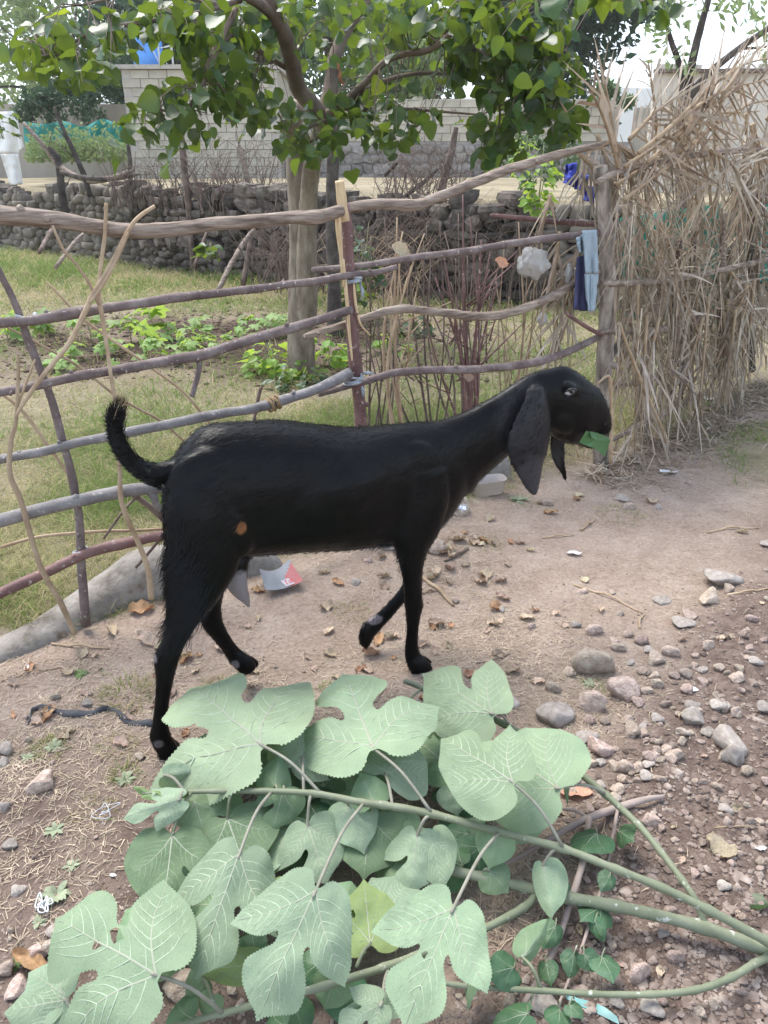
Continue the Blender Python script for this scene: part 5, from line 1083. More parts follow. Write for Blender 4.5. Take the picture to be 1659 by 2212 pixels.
# ------------------------------------------------------------------ straw, fallen leaves
def blades(name, base, direction, length, width, mats, curve=.25, segs=2, mat_pick=None):
    """flat tapering blades: arrays of base points, directions, lengths"""
    n = len(base); base = np.array(base, float); d = np.array(direction, float); d /= np.linalg.norm(d, axis=1)[:, None] + 1e-9
    sd = np.cross(d, np.array([0, 0, 1.0]) + NR.normal(0, .25, (n, 3))); sd /= np.linalg.norm(sd, axis=1)[:, None] + 1e-9
    L_ = np.array(length)[:, None]; w_ = (np.array(width) * np.ones(n))[:, None]
    bendv = NR.normal(0, 1, (n, 3)) * curve; bendv[:, 2] = -np.abs(bendv[:, 2])
    rings = []
    for i in range(segs + 1):
        f = i / segs; c_ = base + d * L_ * f + bendv * L_ * f * f
        ww = w_ * (1 - .85 * f ** 1.5); rings += [c_ - sd * ww, c_ + sd * ww]
    V = np.stack(rings, 1); k = 2 * (segs + 1); o_ = (np.arange(n) * k)[:, None]
    F_ = np.concatenate([o_ + np.array([[2 * i, 2 * i + 1, 2 * i + 3, 2 * i + 2]]) for i in range(segs)])
    return npmesh(name, V.reshape(-1, 3), F_, mats, matidx=None if mat_pick is None else np.tile(mat_pick, segs))
m_straw = leafmat('straw', (0.42, 0.345, 0.255), rough=.85, trans=.1, rnd=.35, spec=.2, obj_rnd=False, hue=.01)
m_grass = leafmat('green_grass', (0.15, 0.21, 0.055), rough=.7, trans=.35, rnd=.35, spec=.2, obj_rnd=False, hue=.03)
m_dgrass = leafmat('dry_grass', (0.37, 0.325, 0.175), rough=.8, trans=.3, rnd=.35, spec=.15, obj_rnd=False, hue=.02)
def flat_dirs(n, tilt=.12):
    a = NR.uniform(0, 2 * math.pi, n); return np.stack([np.cos(a), np.sin(a), NR.uniform(-tilt * .2, tilt, n)], 1)
lit = lambda x, y: (1 - .72 * min(1, loose(x, y))) * float(fside(x, y) > -.1) * (1 - .9 * rubble(x, y)) * float(sm(2.4, .7, fside(x, y))) * max(0.05, min(1, .55 + 1.3 * nz2(x, y, 1.7, 6.0)))
sp_ = np.array(sample_px(24000, -350, 1800, 1000, 2050, lit)); sp_[:, 2] += .004
o = obj('straw_litter', blades('straw_litter', sp_, flat_dirs(len(sp_)), NR.uniform(.010, .05, len(sp_)), NR.uniform(.0005, .0014, len(sp_)), [m_straw], .2)); tag(o, 'chopped straw and dry chaff strewn along the fence side of the path', 'straw', kind='stuff')
m_dead = leafmat('dead_leaf', (0.34, 0.25, 0.17), (0.40, 0.32, 0.24), rough=.8, trans=.12, rnd=.35, spec=.15, hue=.03)
m_rust = leafmat('rust_leaf', (0.30, 0.14, 0.075), (0.36, 0.22, 0.13), rough=.8, trans=.12, rnd=.25, spec=.15)
m_orange = leafmat('orange_leaf', (0.52, 0.25, 0.13), (0.5, 0.3, 0.2), rough=.7, trans=.15, rnd=.05, spec=.2)
def crumple(name, seed, mat, asp=.7, amp=.28):
    rr = random.Random(seed); vs_, fs_ = [], []; n, m_ = 9, 5; o_ = Vector((seed * 2.3, 0, 0))
    for i in range(n + 1):
        f = i / n; w = asp * (math.sin(math.pi * min(1, f * .92 + .06)) ** .75) * .5
        for j in range(m_ + 1):
            g = j / m_ * 2 - 1; x, y = f - .5, g * w * (1 + .25 * mnoise.noise(Vector((f * 5, g, seed))))
            vs_.append((x, y, amp * (mnoise.noise(Vector((x * 2.4, y * 2.4, 0)) + o_) + .5 * mnoise.noise(Vector((x * 6, y * 6, 2)) + o_)) + amp * .7 * g * g * rr.uniform(.3, 1) + .1))
    for i in range(n):
        for j in range(m_): a = i * (m_ + 1) + j; fs_.append((a, a + 1, a + m_ + 2, a + m_ + 1))
    return mesh(name, vs_, fs_, mat, True)
DL = [crumple('dry_leaf', k, m_dead, R.uniform(.5, .9)) for k in range(9)] + [crumple('rust_leaf', 40 + k, m_rust, R.uniform(.5, .8)) for k in range(4)]
def dry_leaf(px, py, wpx, me_, label, group=None, tilt=.3):
    g = on_z(px, py); k = (g - CAM).dot(FWD) / FPX; s_ = wpx * k
    o = obj('dry_leaf', me_); o.scale = (s_, s_, s_); o.location = (g.x, g.y, gz(g.x, g.y) + .002); o.rotation_euler = (rs.uniform(-tilt, tilt), rs.uniform(-tilt, tilt), rs.uniform(0, 6.28)); tag(o, label, 'leaf', group); return o
SPECIAL = [(1245, 1712, 70, crumple('orange_leaf', 71, m_orange, .6, .1), 'smooth orange dry leaf beside the brown twig'), (1550, 1850, 66, crumple('tan_leaf', 72, m_dead, .8), 'curled tan dry leaf lying alone on the gravel'), (912, 1675, 52, crumple('tan_leaf', 73, m_orange, .45), 'pale orange dry leaf between stones under the branch'),
 (65, 2085, 110, crumple('brown_leaf', 75, m_rust, .4), 'rolled brown dry leaf by the leafy branch tip'), (306, 1318, 52, crumple('brown_leaf', 76, m_rust, .7), 'curled rust brown leaf at the foot of the kerb'), (318, 1382, 60, crumple('tan_leaf', 77, m_dead, .45), 'folded tan leaf lying between kerb and goat hock'), (703, 1310, 34, DL[2], 'pale papery leaf under the goat belly'), (240, 1360, 46, DL[3], 'grey dry leaf against the foot of the kerb'), (558, 1275, 30, DL[10], 'rust red leaf beside the goat udder')]
for (x, y, w, me_, lb) in SPECIAL: dry_leaf(x, y, w, me_, lb, tilt=.2)
n_p = 0
while n_p < 130:
    x, y = rs.uniform(0, 1350), rs.uniform(1060, 1640); g = on_z(x, y)
    if fside(g.x, g.y) < .12 or rs.random() > lit(g.x, g.y) * float(sm(1.5, .1, fside(g.x, g.y))) + .02: continue
    q_ = rs.randrange(len(DL)); dry_leaf(x, y, rs.uniform(18, 40), DL[q_], ('rust brown' if q_ > 8 else 'crumpled tan') + ' dry leaf in the litter near ' + near(x, y, DMARKS), 'dry leaves along the fence'); n_p += 1
n_p = 0
while n_p < 40:
    x, y = rs.uniform(950, 1659), rs.uniform(1080, 2200); g = on_z(x, y)
    if g.y > 4.2: continue
    dry_leaf(x, y, rs.uniform(14, 26), rs.choice(DL[:9]), 'small yellowish leaf scrap lying near ' + near(x, y, DMARKS + MARKS), 'leaf scraps on the path'); n_p += 1
# long dry stalks and twigs on the ground
for (a, b_, th, mt, lb) in [((1030, 1420), (1105, 1396), 4, m_brown, 'thin dark twig lying on the bare path'), ((1240, 1255), (1390, 1312), 5, m_pale, 'long tan reed lying across the path'), ((912, 1245), (980, 1300), 9, m_pale, 'flat tan palm strip lying in front of the goat foreleg'), ((912, 1275), (945, 1268), 7, m_pale, 'short pale strip lying beside the goat foreleg'), ((1570, 1285), (1659, 1278), 7, m_pale, 'pale stalk lying over the stones at the path edge'), ((1530, 1145), (1640, 1138), 5, m_pale, 'pale dry stalk lying on the far path'), ((110, 1386), (235, 1392), 6, m_pale, 'pale reed lying in front of the kerb'), ((0, 1465), (130, 1432), 4, m_pale, 'thin pale straw crossing the dirt below the kerb'), ((1255, 1140), (1285, 1118), 6, m_pale, 'stubby tan stalk on the littered path'), ((1385, 1345), (1395, 1315), 5, m_pale, 'short stalk sticking out of the gravel edge'), ((1540, 1800), (1650, 1782), 4, m_pale, 'pale root lying on the gravel'), ((1300, 1800), (1305, 1760), 4, m_pale, 'small straw leaning on the brown twig'), ((790, 1520), (830, 1480), 5, m_pale, 'tan straw lying behind the lobed leaves'), ((1170, 1160), (1240, 1150), 4, m_pale, 'bent straw in the litter beyond the goat'), ((1010, 1190), (960, 1215), 8, m_brown, 'flat brown bark strip beside the reddish rock')]:
    p0, p1 = on_z(*a, .008), on_z(*b_, .008); mid = (p0 + p1) / 2 + Vector((0, 0, .006)) + (p1 - p0).cross(Vector((0, 0, 1))) * rs.uniform(-.1, .1)
    r0 = rad_at(p0, th); q = crom([tuple(p0), tuple(mid), tuple(p1)], 5); mb = MB()
    mb.tube([Vector((w_[0], w_[1], gz(w_[0], w_[1]) + r0 * .7 + (.008 if i in (4, 5, 6) else 0))) for i, w_ in enumerate(q)], [r0 * (1 - .4 * i / len(q)) for i in range(len(q))], 7); o = mb.build('stalk', mt); tag(o, lb, 'stalk')

# ------------------------------------------------------------------ grass
def grass(name, n, xr, yr, acc, hgt, green, label, wd=.0022, lean=.9):
    out = []
    while len(out) < n:
        x, y = NR.uniform(*xr), NR.uniform(*yr) if yr[1] < 5 else yr[0] + (yr[1] - yr[0]) * NR.random() ** 1.6
        if NR.random() < acc(x, y): out.append((x, y, gz(x, y) - .004))
    sp = np.array(out); d = NR.normal(0, lean * .6, (n, 3)); d[:, 2] = NR.uniform(.35, 1.0, n)
    dist = np.clip(sp[:, 1] / 4.0, .8, 3.0)
    patch = np.array([nz2(x, y, .9, 12.0, 2) for x, y, _ in out])
    pick = (NR.random(n) > green + .8 * patch).astype(int)
    hh = hgt * NR.uniform(.4, 1.2, n) * (1 + .9 * np.array(sm(8.5, 10.5, sp[:, 1]))) * (1 + .8 * np.clip(patch, -.5, 1))
    o = obj(name, blades(name, sp, d, hh, wd * dist * NR.uniform(.6, 1.3, n), [m_grass, m_dgrass], .45, 2, pick)); tag(o, label, 'grass', kind='stuff'); return o
grass('field_grass', 62000, (-9.5, 3.2), (2.4, 16), lambda x, y: float(y < wall_y(x) - .1) * float(fside(x, y) < -.02) * float(abs(x / (y + .8)) < .62) * min(1, grassy(x, y) + .04), .11, .56, 'green and yellow grass growing in the field behind the fence')
grass('near_grass', 46000, (-3.2, 2.2), (2.3, 5.2), lambda x, y: float(fside(x, y) < -.03) * float(abs(x / (y + .8)) < .62) * min(1, .25 + grassy(x, y)) * float(sm(-3.0, -.8, fside(x, y))), .115, .54, 'tangled green grass right behind the pole fence', wd=.0016)
grass('verge_grass', 9000, (1.2, 4.6), (3.3, 7.5), lambda x, y: float(fside(x, y) > -.05) * grassy(x, y) * float(nz2(x, y, 1.9, 3.0, 2) > -.12), .06, .5, 'thin green grass of the verge where the path meets the palm screen')
def tuft(px, py, wpx, n, hgt, green, label, group=None, mat=None):
    g = on_z(px, py); k = (g - CAM).dot(FWD) / FPX; r_ = wpx * k * .5
    a = NR.uniform(0, 6.28, n); rr = r_ * np.sqrt(NR.random(n)); x, y = g.x + rr * np.cos(a), g.y + rr * np.sin(a)
    sp = np.stack([x, y, [gz(i, j) - .003 for i, j in zip(x, y)]], 1); d = np.stack([np.cos(a) * .8, np.sin(a) * .8, NR.uniform(.3, 1, n)], 1) + NR.normal(0, .3, (n, 3))
    o = obj('grass_tuft', blades('grass_tuft', sp, d, hgt * NR.uniform(.4, 1.1, n), .0014 * NR.uniform(.6, 1.3, n), [m_grass, m_dgrass], .35, 2, (NR.random(n) > green).astype(int))); tag(o, label, 'grass tuft', group)
for (x, y, w, n, h, g_, lb) in [(275, 1490, 110, 420, .05, .3, 'wide olive dry grass tuft in front of the kerb'), (105, 1610, 70, 200, .045, .4, 'low olive grass tuft on the dirt below the kerb'), (470, 1480, 90, 260, .04, .2, 'flattened straw tuft between the goat hind feet'), (710, 1480, 40, 120, .03, .9, 'small green tuft behind the top lobed leaf'), (1285, 1470, 46, 130, .03, .95, 'small green tuft under the largest brown boulder'), (1050, 1180, 60, 160, .04, .5, 'sparse tuft beside the reddish brown rock'), (760, 1320, 70, 150, .04, .3, 'thin straw tuft beside the lifted hoof'), (265, 1660, 50, 150, .04, .7, 'green grass tuft beyond the young stem tip'), (1130, 1085, 70, 150, .04, .6, 'grass tuft by the clear plastic tub'), (1340, 1110, 90, 220, .04, .5, 'thin grass tuft on the littered path edge'), (250, 1600, 70, 160, .035, .1, 'pale straw tuft beside the goat hind hoof'), (200, 1740, 90, 160, .03, .1, 'flattened pale straw tuft on the dirt')]:
    tuft(x, y, w, n, h, g_, lb)
# small rosette weeds
m_weed = leafmat('weed_leaf', (0.14, 0.23, 0.075), rough=.6, trans=.25, rnd=.2)
m_gweed = leafmat('grey_weed_leaf', (0.27, 0.31, 0.20), rough=.7, trans=.2, rnd=.2)
def rosette(px, py, wpx, n, mat, label, up=.5):
    g = on_z(px, py); g.z = gz(g.x, g.y); k = (g - CAM).dot(FWD) / FPX; r_ = wpx * k * .5; e = empty('weed', g); tag(e, label, 'weed')
    for i in range(n):
        a = i * 2.4 + rs.uniform(-.3, .3); f = rs.uniform(.5, 1); d_ = Vector((math.cos(a), math.sin(a), up * rs.uniform(.4, 1.4))).normalized(); sd = d_.cross(Vector((0, 0, 1))).normalized(); L_ = r_ * f; w = L_ * .17
        P = [g, g + d_ * L_ * .35 + sd * w, g + d_ * L_ * .35 - sd * w, g + d_ * L_ * .75 + sd * w * .9 + Vector((0, 0, -.1 * L_)), g + d_ * L_ * .75 - sd * w * .9 + Vector((0, 0, -.1 * L_)), g + d_ * L_ - Vector((0, 0, .25 * L_))]
        obj('leaf', mesh('weed_leaf', P, [(0, 2, 1), (1, 2, 4, 3), (3, 4, 5)], mat), e)
for (x, y, w, n, mt, lb) in [(172, 1452, 44, 16, m_weed, 'bright green seedling weed below the kerb'), (115, 1605, 60, 18, m_gweed, 'grey green rosette weed on the dirt'), (268, 1672, 56, 18, m_gweed, 'leafy pale weed beside the young stem tip'), (117, 1783, 56, 18, m_gweed, 'small star-shaped weed on bare dirt'), (155, 1862, 48, 16, m_gweed, 'short tufted weed above the white string'), (120, 1925, 80, 26, m_gweed, 'bushy grey green weed holding a knot of white string'), (80, 1985, 50, 14, m_gweed, 'thin weed beside grey stone'), (40, 2070, 60, 16, m_weed, 'dark green weed between stones by the branch tip'), (1275, 1465, 44, 14, m_gweed, 'tiny pale weed below the largest boulder'), (1120, 1080, 60, 14, m_gweed, 'grey weed beside the clear plastic tub'), (1520, 890, 60, 14, m_weed, 'weed on the verge grass by the palm screen'), (55, 1630, 40, 10, m_gweed, 'wispy weed between grey stones')]: rosette(x, y, w, n, mt, lb)
# ------------------------------------------------------------------ mulberry tree in the field behind the fence
m_trunk = pmat('smooth_grey_bark', [(0.28, (0.075, 0.057, 0.041)), (0.44, (0.185, 0.148, 0.11)), (0.60, (0.275, 0.227, 0.175)), (0.80, (0.37, 0.32, 0.255))], scale=6, stretch=(2.2, 2.2, .7), rough=.9, bump=.9, bscale=20, dist=.01, detail=9, speck=((.13, .10, .08), 14, .34))
m_limb = pmat('brown_limb_bark', [(0.28, (0.07, 0.052, 0.04)), (0.5, (0.15, 0.115, 0.09)), (0.75, (0.25, 0.205, 0.165))], scale=4, rough=.9, bump=.5, bscale=30, dist=.01, detail=8, speck=((.30, .17, .09), 6, .31))
TY = 6.0
def limb(name, pts, thick, mat, parent, sides=14, sub=6, wob=.10):
    """pts: (px, py, distance along the view axis of the ground)"""
    W = [tuple(on_y(x, y, d)) for x, y, d in pts]; rr = [rad_at(w, t) for w, t in zip(W, thick)]
    S = crom([w + (r_,) for w, r_ in zip(W, rr)], sub); mb = MB()
    mb.tube([Vector(q[:3]) for q in S], [max(.002, q[3]) for q in S], sides, wob=wob); return mb.build(name, mat, parent), [Vector(q[:3]) for q in S]
tree = empty('mulberry_tree', on_y(652, 836, TY)); tag(tree, 'mulberry tree with twin grey trunks standing in the field behind the fence', 'tree')
limb('trunk', [(648, 850, 6.0), (650, 800, 6.0), (650, 720, 6.0), (650, 640, 6.0), (649, 560, 6.0), (646, 480, 6.0), (641, 400, 6.0), (636, 330, 6.0), (630, 280, 5.95), (640, 225, 5.85)], [84, 64, 58, 56, 48, 44, 42, 40, 42, 40], m_trunk, tree, 18)
limb('trunk', [(662, 700, 5.96), (662, 620, 5.94), (663, 560, 5.92), (664, 480, 5.9), (668, 410, 5.85), (674, 360, 5.8), (686, 300, 5.7), (700, 250, 5.6)], [46, 48, 44, 40, 38, 38, 34, 32], m_trunk, tree, 16)
TW = []
def tl(pts, th, mat=m_limb, name='limb', **k):
    o, S = limb(name, pts, th, mat, tree, **k); TW.append(S); return S
tl([(630, 290, 5.95), (625, 250, 5.9), (660, 235, 5.8), (690, 245, 5.6)], [40, 38, 34, 28])
tl([(706, 262, 5.6), (680, 232, 5.55), (655, 205, 5.5), (640, 180, 5.4), (628, 120, 5.2), (612, 70, 5.0), (590, 30, 4.8), (575, -10, 4.7)], [30, 34, 36, 36, 36, 36, 32, 28])
tl([(590, 30, 4.8), (555, 5, 4.6), (520, -15, 4.4)], [26, 22, 20])
tl([(700, 252, 5.6), (712, 190, 5.7), (722, 130, 5.8), (745, 70, 5.9), (790, 0, 6.0), (830, -60, 6.0)], [30, 28, 28, 26, 25, 22])
tl([(745, 70, 5.9), (735, 20, 5.9), (742, -30, 5.9)], [18, 16, 14])
tl([(705, 250, 5.6), (745, 220, 5.3), (790, 178, 5.1), (830, 135, 4.9), (870, 118, 4.8), (925, 108, 4.7), (960, 85, 4.6), (1000, 45, 4.5), (1040, -10, 4.4)], [22, 17, 15, 14, 13, 13, 11, 10, 9])
tl([(770, 205, 5.2), (830, 175, 5.1), (890, 160, 5.0), (950, 158, 4.9), (1010, 166, 4.8), (1060, 180, 4.7)], [10, 9, 8, 8, 7, 5], name='twig')
tl([(640, 160, 5.4), (560, 110, 5.0), (520, 70, 4.7), (470, 100, 4.5), (440, 170, 4.4), (420, 215, 4.4), (395, 240, 4.4), (345, 238, 4.4)], [10, 12, 12, 13, 12, 10, 8, 5], name='twig')
tl([(510, 20, 4.5), (480, 80, 4.4), (455, 150, 4.35), (430, 195, 4.3)], [13, 12, 10, 7], name='twig')
tl([(520, 0, 4.5), (420, 30, 4.3), (330, 45, 4.2), (240, 60, 4.2), (160, 90, 4.2), (100, 120, 4.2)], [12, 10, 9, 8, 6, 4], name='twig')
tl([(470, 10, 4.4), (380, -10, 4.2), (280, -10, 4.1), (180, 10, 4.1)], [10, 9, 7, 5], name='twig')
tl([(960, 85, 4.6), (1030, 110, 4.5), (1100, 150, 4.4), (1160, 200, 4.4), (1200, 260, 4.4)], [8, 8, 7, 6, 4], name='twig')
tl([(1020, 20, 4.5), (1090, 60, 4.4), (1150, 90, 4.3), (1220, 110, 4.3)], [8, 7, 6, 4], name='twig')
tl([(1060, 180, 4.7), (1080, 240, 4.7), (1070, 300, 4.7)], [5, 5, 3], name='twig')
tl([(745, 235, 5.4), (860, 235, 5.2), (940, 240, 5.1), (1040, 248, 5.0)], [8, 7, 6, 4], name='twig')
tl([(700, 260, 5.5), (650, 290, 5.3), (690, 330, 5.2)], [8, 7, 4], name='twig')
tl([(1040, -10, 4.4), (1130, 0, 4.2), (1240, -10, 4.0), (1380, 5, 4.0)], [9, 8, 7, 4], name='twig')
# crown: leaves hang in loose sprays round the twigs; (px, py, depth, spread px x, y, count)
m_tl = leafmat('tree_leaf', (0.019, 0.050, 0.014), (0.036, 0.078, 0.018), rough=.42, trans=.23, tcol=(.28, .40, .04), rnd=.4, spec=.45, hue=.025)
m_tl2 = leafmat('tree_leaf_mass', (0.019, 0.050, 0.014), (0.036, 0.078, 0.018), rough=.42, trans=.23, tcol=(.28, .40, .04), rnd=.45, spec=.45, hue=.025, obj_rnd=False)
m_ylf = leafmat('young_leaf', (0.12, 0.19, 0.025), rough=.5, trans=.4, tcol=(.42, .50, .04), rnd=.2, spec=.35)
def small_leaf(seed):
    """cupped pointed-oval leaf, 28 triangles, unit length"""
    rr = random.Random(seed); prof = [(0, .02), (.06, .22), (.20, .38), (.40, .42), (.62, .34), (.83, .17), (.94, .055), (1, 0)]
    vs_, fs_ = [], []
    k_ = rr.uniform(.85, 1.1)
    for i, (y, w) in enumerate(prof):
        zc = -.28 * y * y * rr.uniform(.6, 1.2)
        for g in (-1, 0, 1): vs_.append((g * w * k_ + .02 * rr.uniform(-1, 1) * (g != 0), y, zc + (.30 * w if g else 0) + .045 * rr.uniform(-1, 1)))
    for i in range(len(prof) - 1):
        for g in range(2): a = i * 3 + g; fs_.append((a, a + 1, a + 4, a + 3))
    return vs_, fs_
SLV = [small_leaf(k) for k in range(6)]; SL = [mesh('tree_leaf', v_, f_, m_tl) for v_, f_ in SLV]; YL = [mesh('young_leaf', v_, f_, m_ylf) for v_, f_ in SLV[:3]]
CL = [(110, 120, 4.2, 60, 45, 34), (190, 150, 4.2, 55, 40, 30), (80, 90, 4.3, 40, 35, 12), (150, 60, 4.3, 60, 40, 16), (250, 70, 4.3, 50, 45, 26), (330, 40, 4.3, 60, 40, 34), (410, 50, 4.4, 60, 45, 36), (300, 110, 4.4, 45, 30, 10), (430, 100, 4.5, 60, 40, 34), (500, 60, 4.7, 60, 50, 40),
 (470, 150, 4.5, 55, 45, 40), (520, 130, 4.8, 50, 50, 34), (550, 190, 5.0, 50, 45, 36), (460, 215, 4.5, 55, 30, 28), (385, 205, 4.4, 45, 30, 18), (350, 190, 4.5, 35, 20, 8), (330, 240, 4.4, 50, 25, 16), (290, 255, 4.4, 35, 25, 9), (350, 300, 4.4, 40, 35, 12), (430, 275, 4.4, 40, 18, 6), (520, 240, 4.8, 50, 30, 20), (575, 250, 5.0, 40, 30, 16), (250, 330, 4.5, 20, 20, 3), (365, 345, 4.4, 15, 15, 2),
 (600, 40, 5.0, 60, 50, 26), (680, 60, 5.4, 60, 60, 26), (660, 10, 5.2, 80, 30, 24), (780, 30, 5.6, 60, 40, 24), (690, 160, 5.6, 40, 50, 18), (760, 130, 5.6, 50, 45, 26), (745, 220, 5.2, 60, 45, 44), (670, 250, 5.2, 50, 40, 34), (700, 310, 5.2, 60, 35, 42), (640, 300, 5.1, 40, 30, 16), (810, 290, 5.1, 50, 30, 24), (800, 240, 5.1, 50, 35, 24), (870, 285, 5.0, 50, 25, 16), (905, 250, 5.0, 40, 25, 14),
 (850, 80, 5.0, 60, 50, 40), (900, 20, 4.8, 70, 40, 40), (860, 180, 5.1, 45, 35, 14), (960, 60, 4.7, 60, 55, 44), (1000, 130, 4.7, 60, 45, 36), (1030, 30, 4.5, 70, 40, 44), (1080, 100, 4.5, 60, 45, 44), (1120, 30, 4.3, 60, 40, 34), (1150, 120, 4.4, 60, 45, 44), (1190, 60, 4.3, 45, 45, 28), (1110, 190, 4.5, 60, 40, 44), (1180, 190, 4.4, 50, 40, 36), (1060, 190, 4.7, 40, 35, 20), (1210, 240, 4.4, 45, 40, 32), (1140, 245, 4.5, 50, 35, 28), (1210, 290, 4.4, 28, 28, 10), (1080, 290, 4.6, 40, 40, 30), (1070, 345, 4.6, 35, 18, 12), (1030, 260, 4.8, 30, 25, 10), (1230, 130, 4.3, 30, 35, 12), (1390, 8, 3.9, 40, 18, 5), (1300, -5, 4.0, 60, 15, 8), (1450, 20, 3.8, 25, 20, 3), (940, 200, 5.0, 40, 30, 10)]
lfs = []
GAPS = [(285, 360, 80, 158, .95), (255, 330, 150, 225, .8), (0, 60, 0, 60, .8), (330, 420, 150, 185, .5), (940, 1060, 170, 240, .45), (880, 1040, 300, 380, .7), (540, 640, 330, 380, .9), (590, 800, 40, 200, .62), (640, 760, 200, 275, .5), (800, 960, 60, 200, .35), (430, 600, 60, 200, .3), (1000, 1120, 200, 260, .3)]   # openings in the crown
rt = random.Random(99)
for (x, y, d, sx, sy, n) in CL:
    for _ in range(int(n * 1.3)):
        px, py = rt.gauss(x, sx * .62), rt.gauss(y, sy * .62); dd = d + rt.gauss(0, .22)
        if py > 372 or any(a <= px <= b_ and c_ <= py <= e_ and rt.random() < k_ for a, b_, c_, e_, k_ in GAPS): continue
        p = on_y(px, py, dd); s_ = rt.triangular(.045, .135, .088) * (1.0 if dd < 5 else .95)
        lfs.append((p, s_, px, py))
def leaf_rot():
    az = rt.uniform(0, 2 * math.pi); pitch = rt.triangular(-1.6, .9, -.55); roll = rt.gauss(0, .9)
    return (Matrix.Rotation(az, 3, 'Z') @ Matrix.Rotation(pitch, 3, 'X') @ Matrix.Rotation(roll, 3, 'Y'))
lfs.sort(key=lambda q: -q[1] / (q[0] - CAM).length)
mv, mf, mo = [], [], 0
for i, (p, s_, px, py) in enumerate(lfs):
    Rm = leaf_rot(); young = rt.random() < .06
    if i < 298:
        o = obj('leaf', rt.choice(YL if young else SL), tree, world=False); o.matrix_parent_inverse = Matrix.Identity(4)
        M = Matrix.Translation(p - Vector(tree.location)) @ (Rm @ Matrix.Diagonal((s_, s_, s_))).to_4x4(); o.matrix_basis = M
    else:
        bv, bf = rt.choice(SLV); mv.append(np.array([list(p + Rm @ (Vector(v) * s_)) for v in bv])); mf.append(np.array(bf) + mo); mo += len(bv)
o = obj('crown', npmesh('crown', np.concatenate(mv), np.concatenate(mf), m_tl2, smooth=True), tree); o['kind'] = 'stuff'
# short leaf stalks and spur twigs so the sprays hang from wood
mb = MB()
allp = [q for S in TW for q in S]; aln = np.array([list(q) for q in allp])
for (p, s_, px, py) in lfs[::3]:
    j = int(np.argmin(np.linalg.norm(aln - np.array(p), axis=1))); q = allp[j]
    if (q - p).length < .9: mid = (p + q) / 2 + Vector((rt.gauss(0, .03), rt.gauss(0, .03), .04)); mb.tube([q, mid, p], [.0035, .0026, .0014], 4, cap=False)
o = mb.build('spur_twigs', m_limb, tree); o['kind'] = 'stuff'
o = obj('brown_leaf', crumple('brown_leaf', 91, m_rust, .6, .2), tree); pb = on_y(728, 163, 5.0); o.location = pb; o.scale = (.12,) * 3; o.rotation_euler = (0, 1.4, .4); o['label'] = 'single withered orange brown leaf'
# second, darker slim tree close behind it
t2 = empty('dark_slim_tree', on_y(722, 700, 7.6)); tag(t2, 'slim dark-barked tree close behind the twin-trunked mulberry', 'tree')
o, _ = limb('trunk', [(724, 740, 7.6), (722, 640, 7.6), (718, 540, 7.6), (717, 440, 7.6), (719, 360, 7.6), (722, 280, 7.6), (720, 200, 7.6), (712, 120, 7.6), (705, 40, 7.6), (716, -40, 7.6)], [42, 30, 27, 26, 27, 26, 24, 22, 20, 17], m_dark, None)
o.parent = t2; o.matrix_parent_inverse = Matrix.Translation(-Vector(t2.location))
mv, mf, mo = [], [], 0
for _ in range(330):
    px, py = rt.gauss(760, 130), rt.gauss(40, 60); p = on_y(px, py, 7.6 + rt.gauss(0, .4)); s_ = rt.uniform(.09, .13); Rm = leaf_rot(); bv, bf = rt.choice(SLV)
    mv.append(np.array([list(p + Rm @ (Vector(v) * s_)) for v in bv])); mf.append(np.array(bf) + mo); mo += len(bv)
o = obj('crown', npmesh('crown', np.concatenate(mv), np.concatenate(mf), m_tl2, smooth=True), t2); o['kind'] = 'stuff'
# ------------------------------------------------------------------ dry stone wall
m_ws = pmat('wall_stone', [(0.28, (0.045, 0.036, 0.029)), (0.5, (0.115, 0.095, 0.079)), (0.75, (0.23, 0.196, 0.166))], scale=1.4, rough=.95, bump=.6, bscale=8, dist=.02, detail=8, rnd=.42, hue=.015)
m_wcore = pmat('wall_core_earth', [(0.3, (0.03, 0.024, 0.02)), (0.7, (0.075, 0.06, 0.048))], scale=6, rough=1, bump=.5)
def block_rock(name, seed, mat):
    bm = bmesh.new(); bmesh.ops.create_cube(bm, size=2.0); bmesh.ops.subdivide_edges(bm, edges=bm.edges[:], cuts=2, use_grid_fill=True); rr = random.Random(seed); o_ = Vector((seed * 2.1, 0, 0))
    pl = [(Vector((rr.gauss(0, 1), rr.gauss(0, 1), rr.gauss(0, 1))).normalized(), rr.uniform(.75, 1.15)) for _ in range(7)]
    for v in bm.verts:
        v.co = v.co * .80 + v.co.normalized() * .24
        for n_, k in pl:
            q = v.co.dot(n_)
            if q > k: v.co -= n_ * (q - k)
        v.co *= 1 + .10 * mnoise.noise(v.co * 1.3 + o_)
    me_ = bpy.data.meshes.new(name); bm.to_mesh(me_); bm.free(); me_.materials.append(mat); me_.polygons.foreach_set('use_smooth', [False] * len(me_.polygons)); return me_
WR = [block_rock('wall_stone', 120 + k, m_ws) for k in range(12)]
wall = empty('dry_stone_wall', (-0.8, 11.0, 0)); tag(wall, 'old dry stone wall of dark fieldstones holding up the far field', 'wall')
def wpt(s_):
    """point and along-direction of the wall line at x = s_"""
    y = float(wall_y(s_)); d_ = Vector((1, (float(wall_y(s_ + .05)) - float(wall_y(s_ - .05))) / .1, 0)).normalized(); return Vector((s_, y, 0)), d_
rw = random.Random(31); slots = []
z = .0
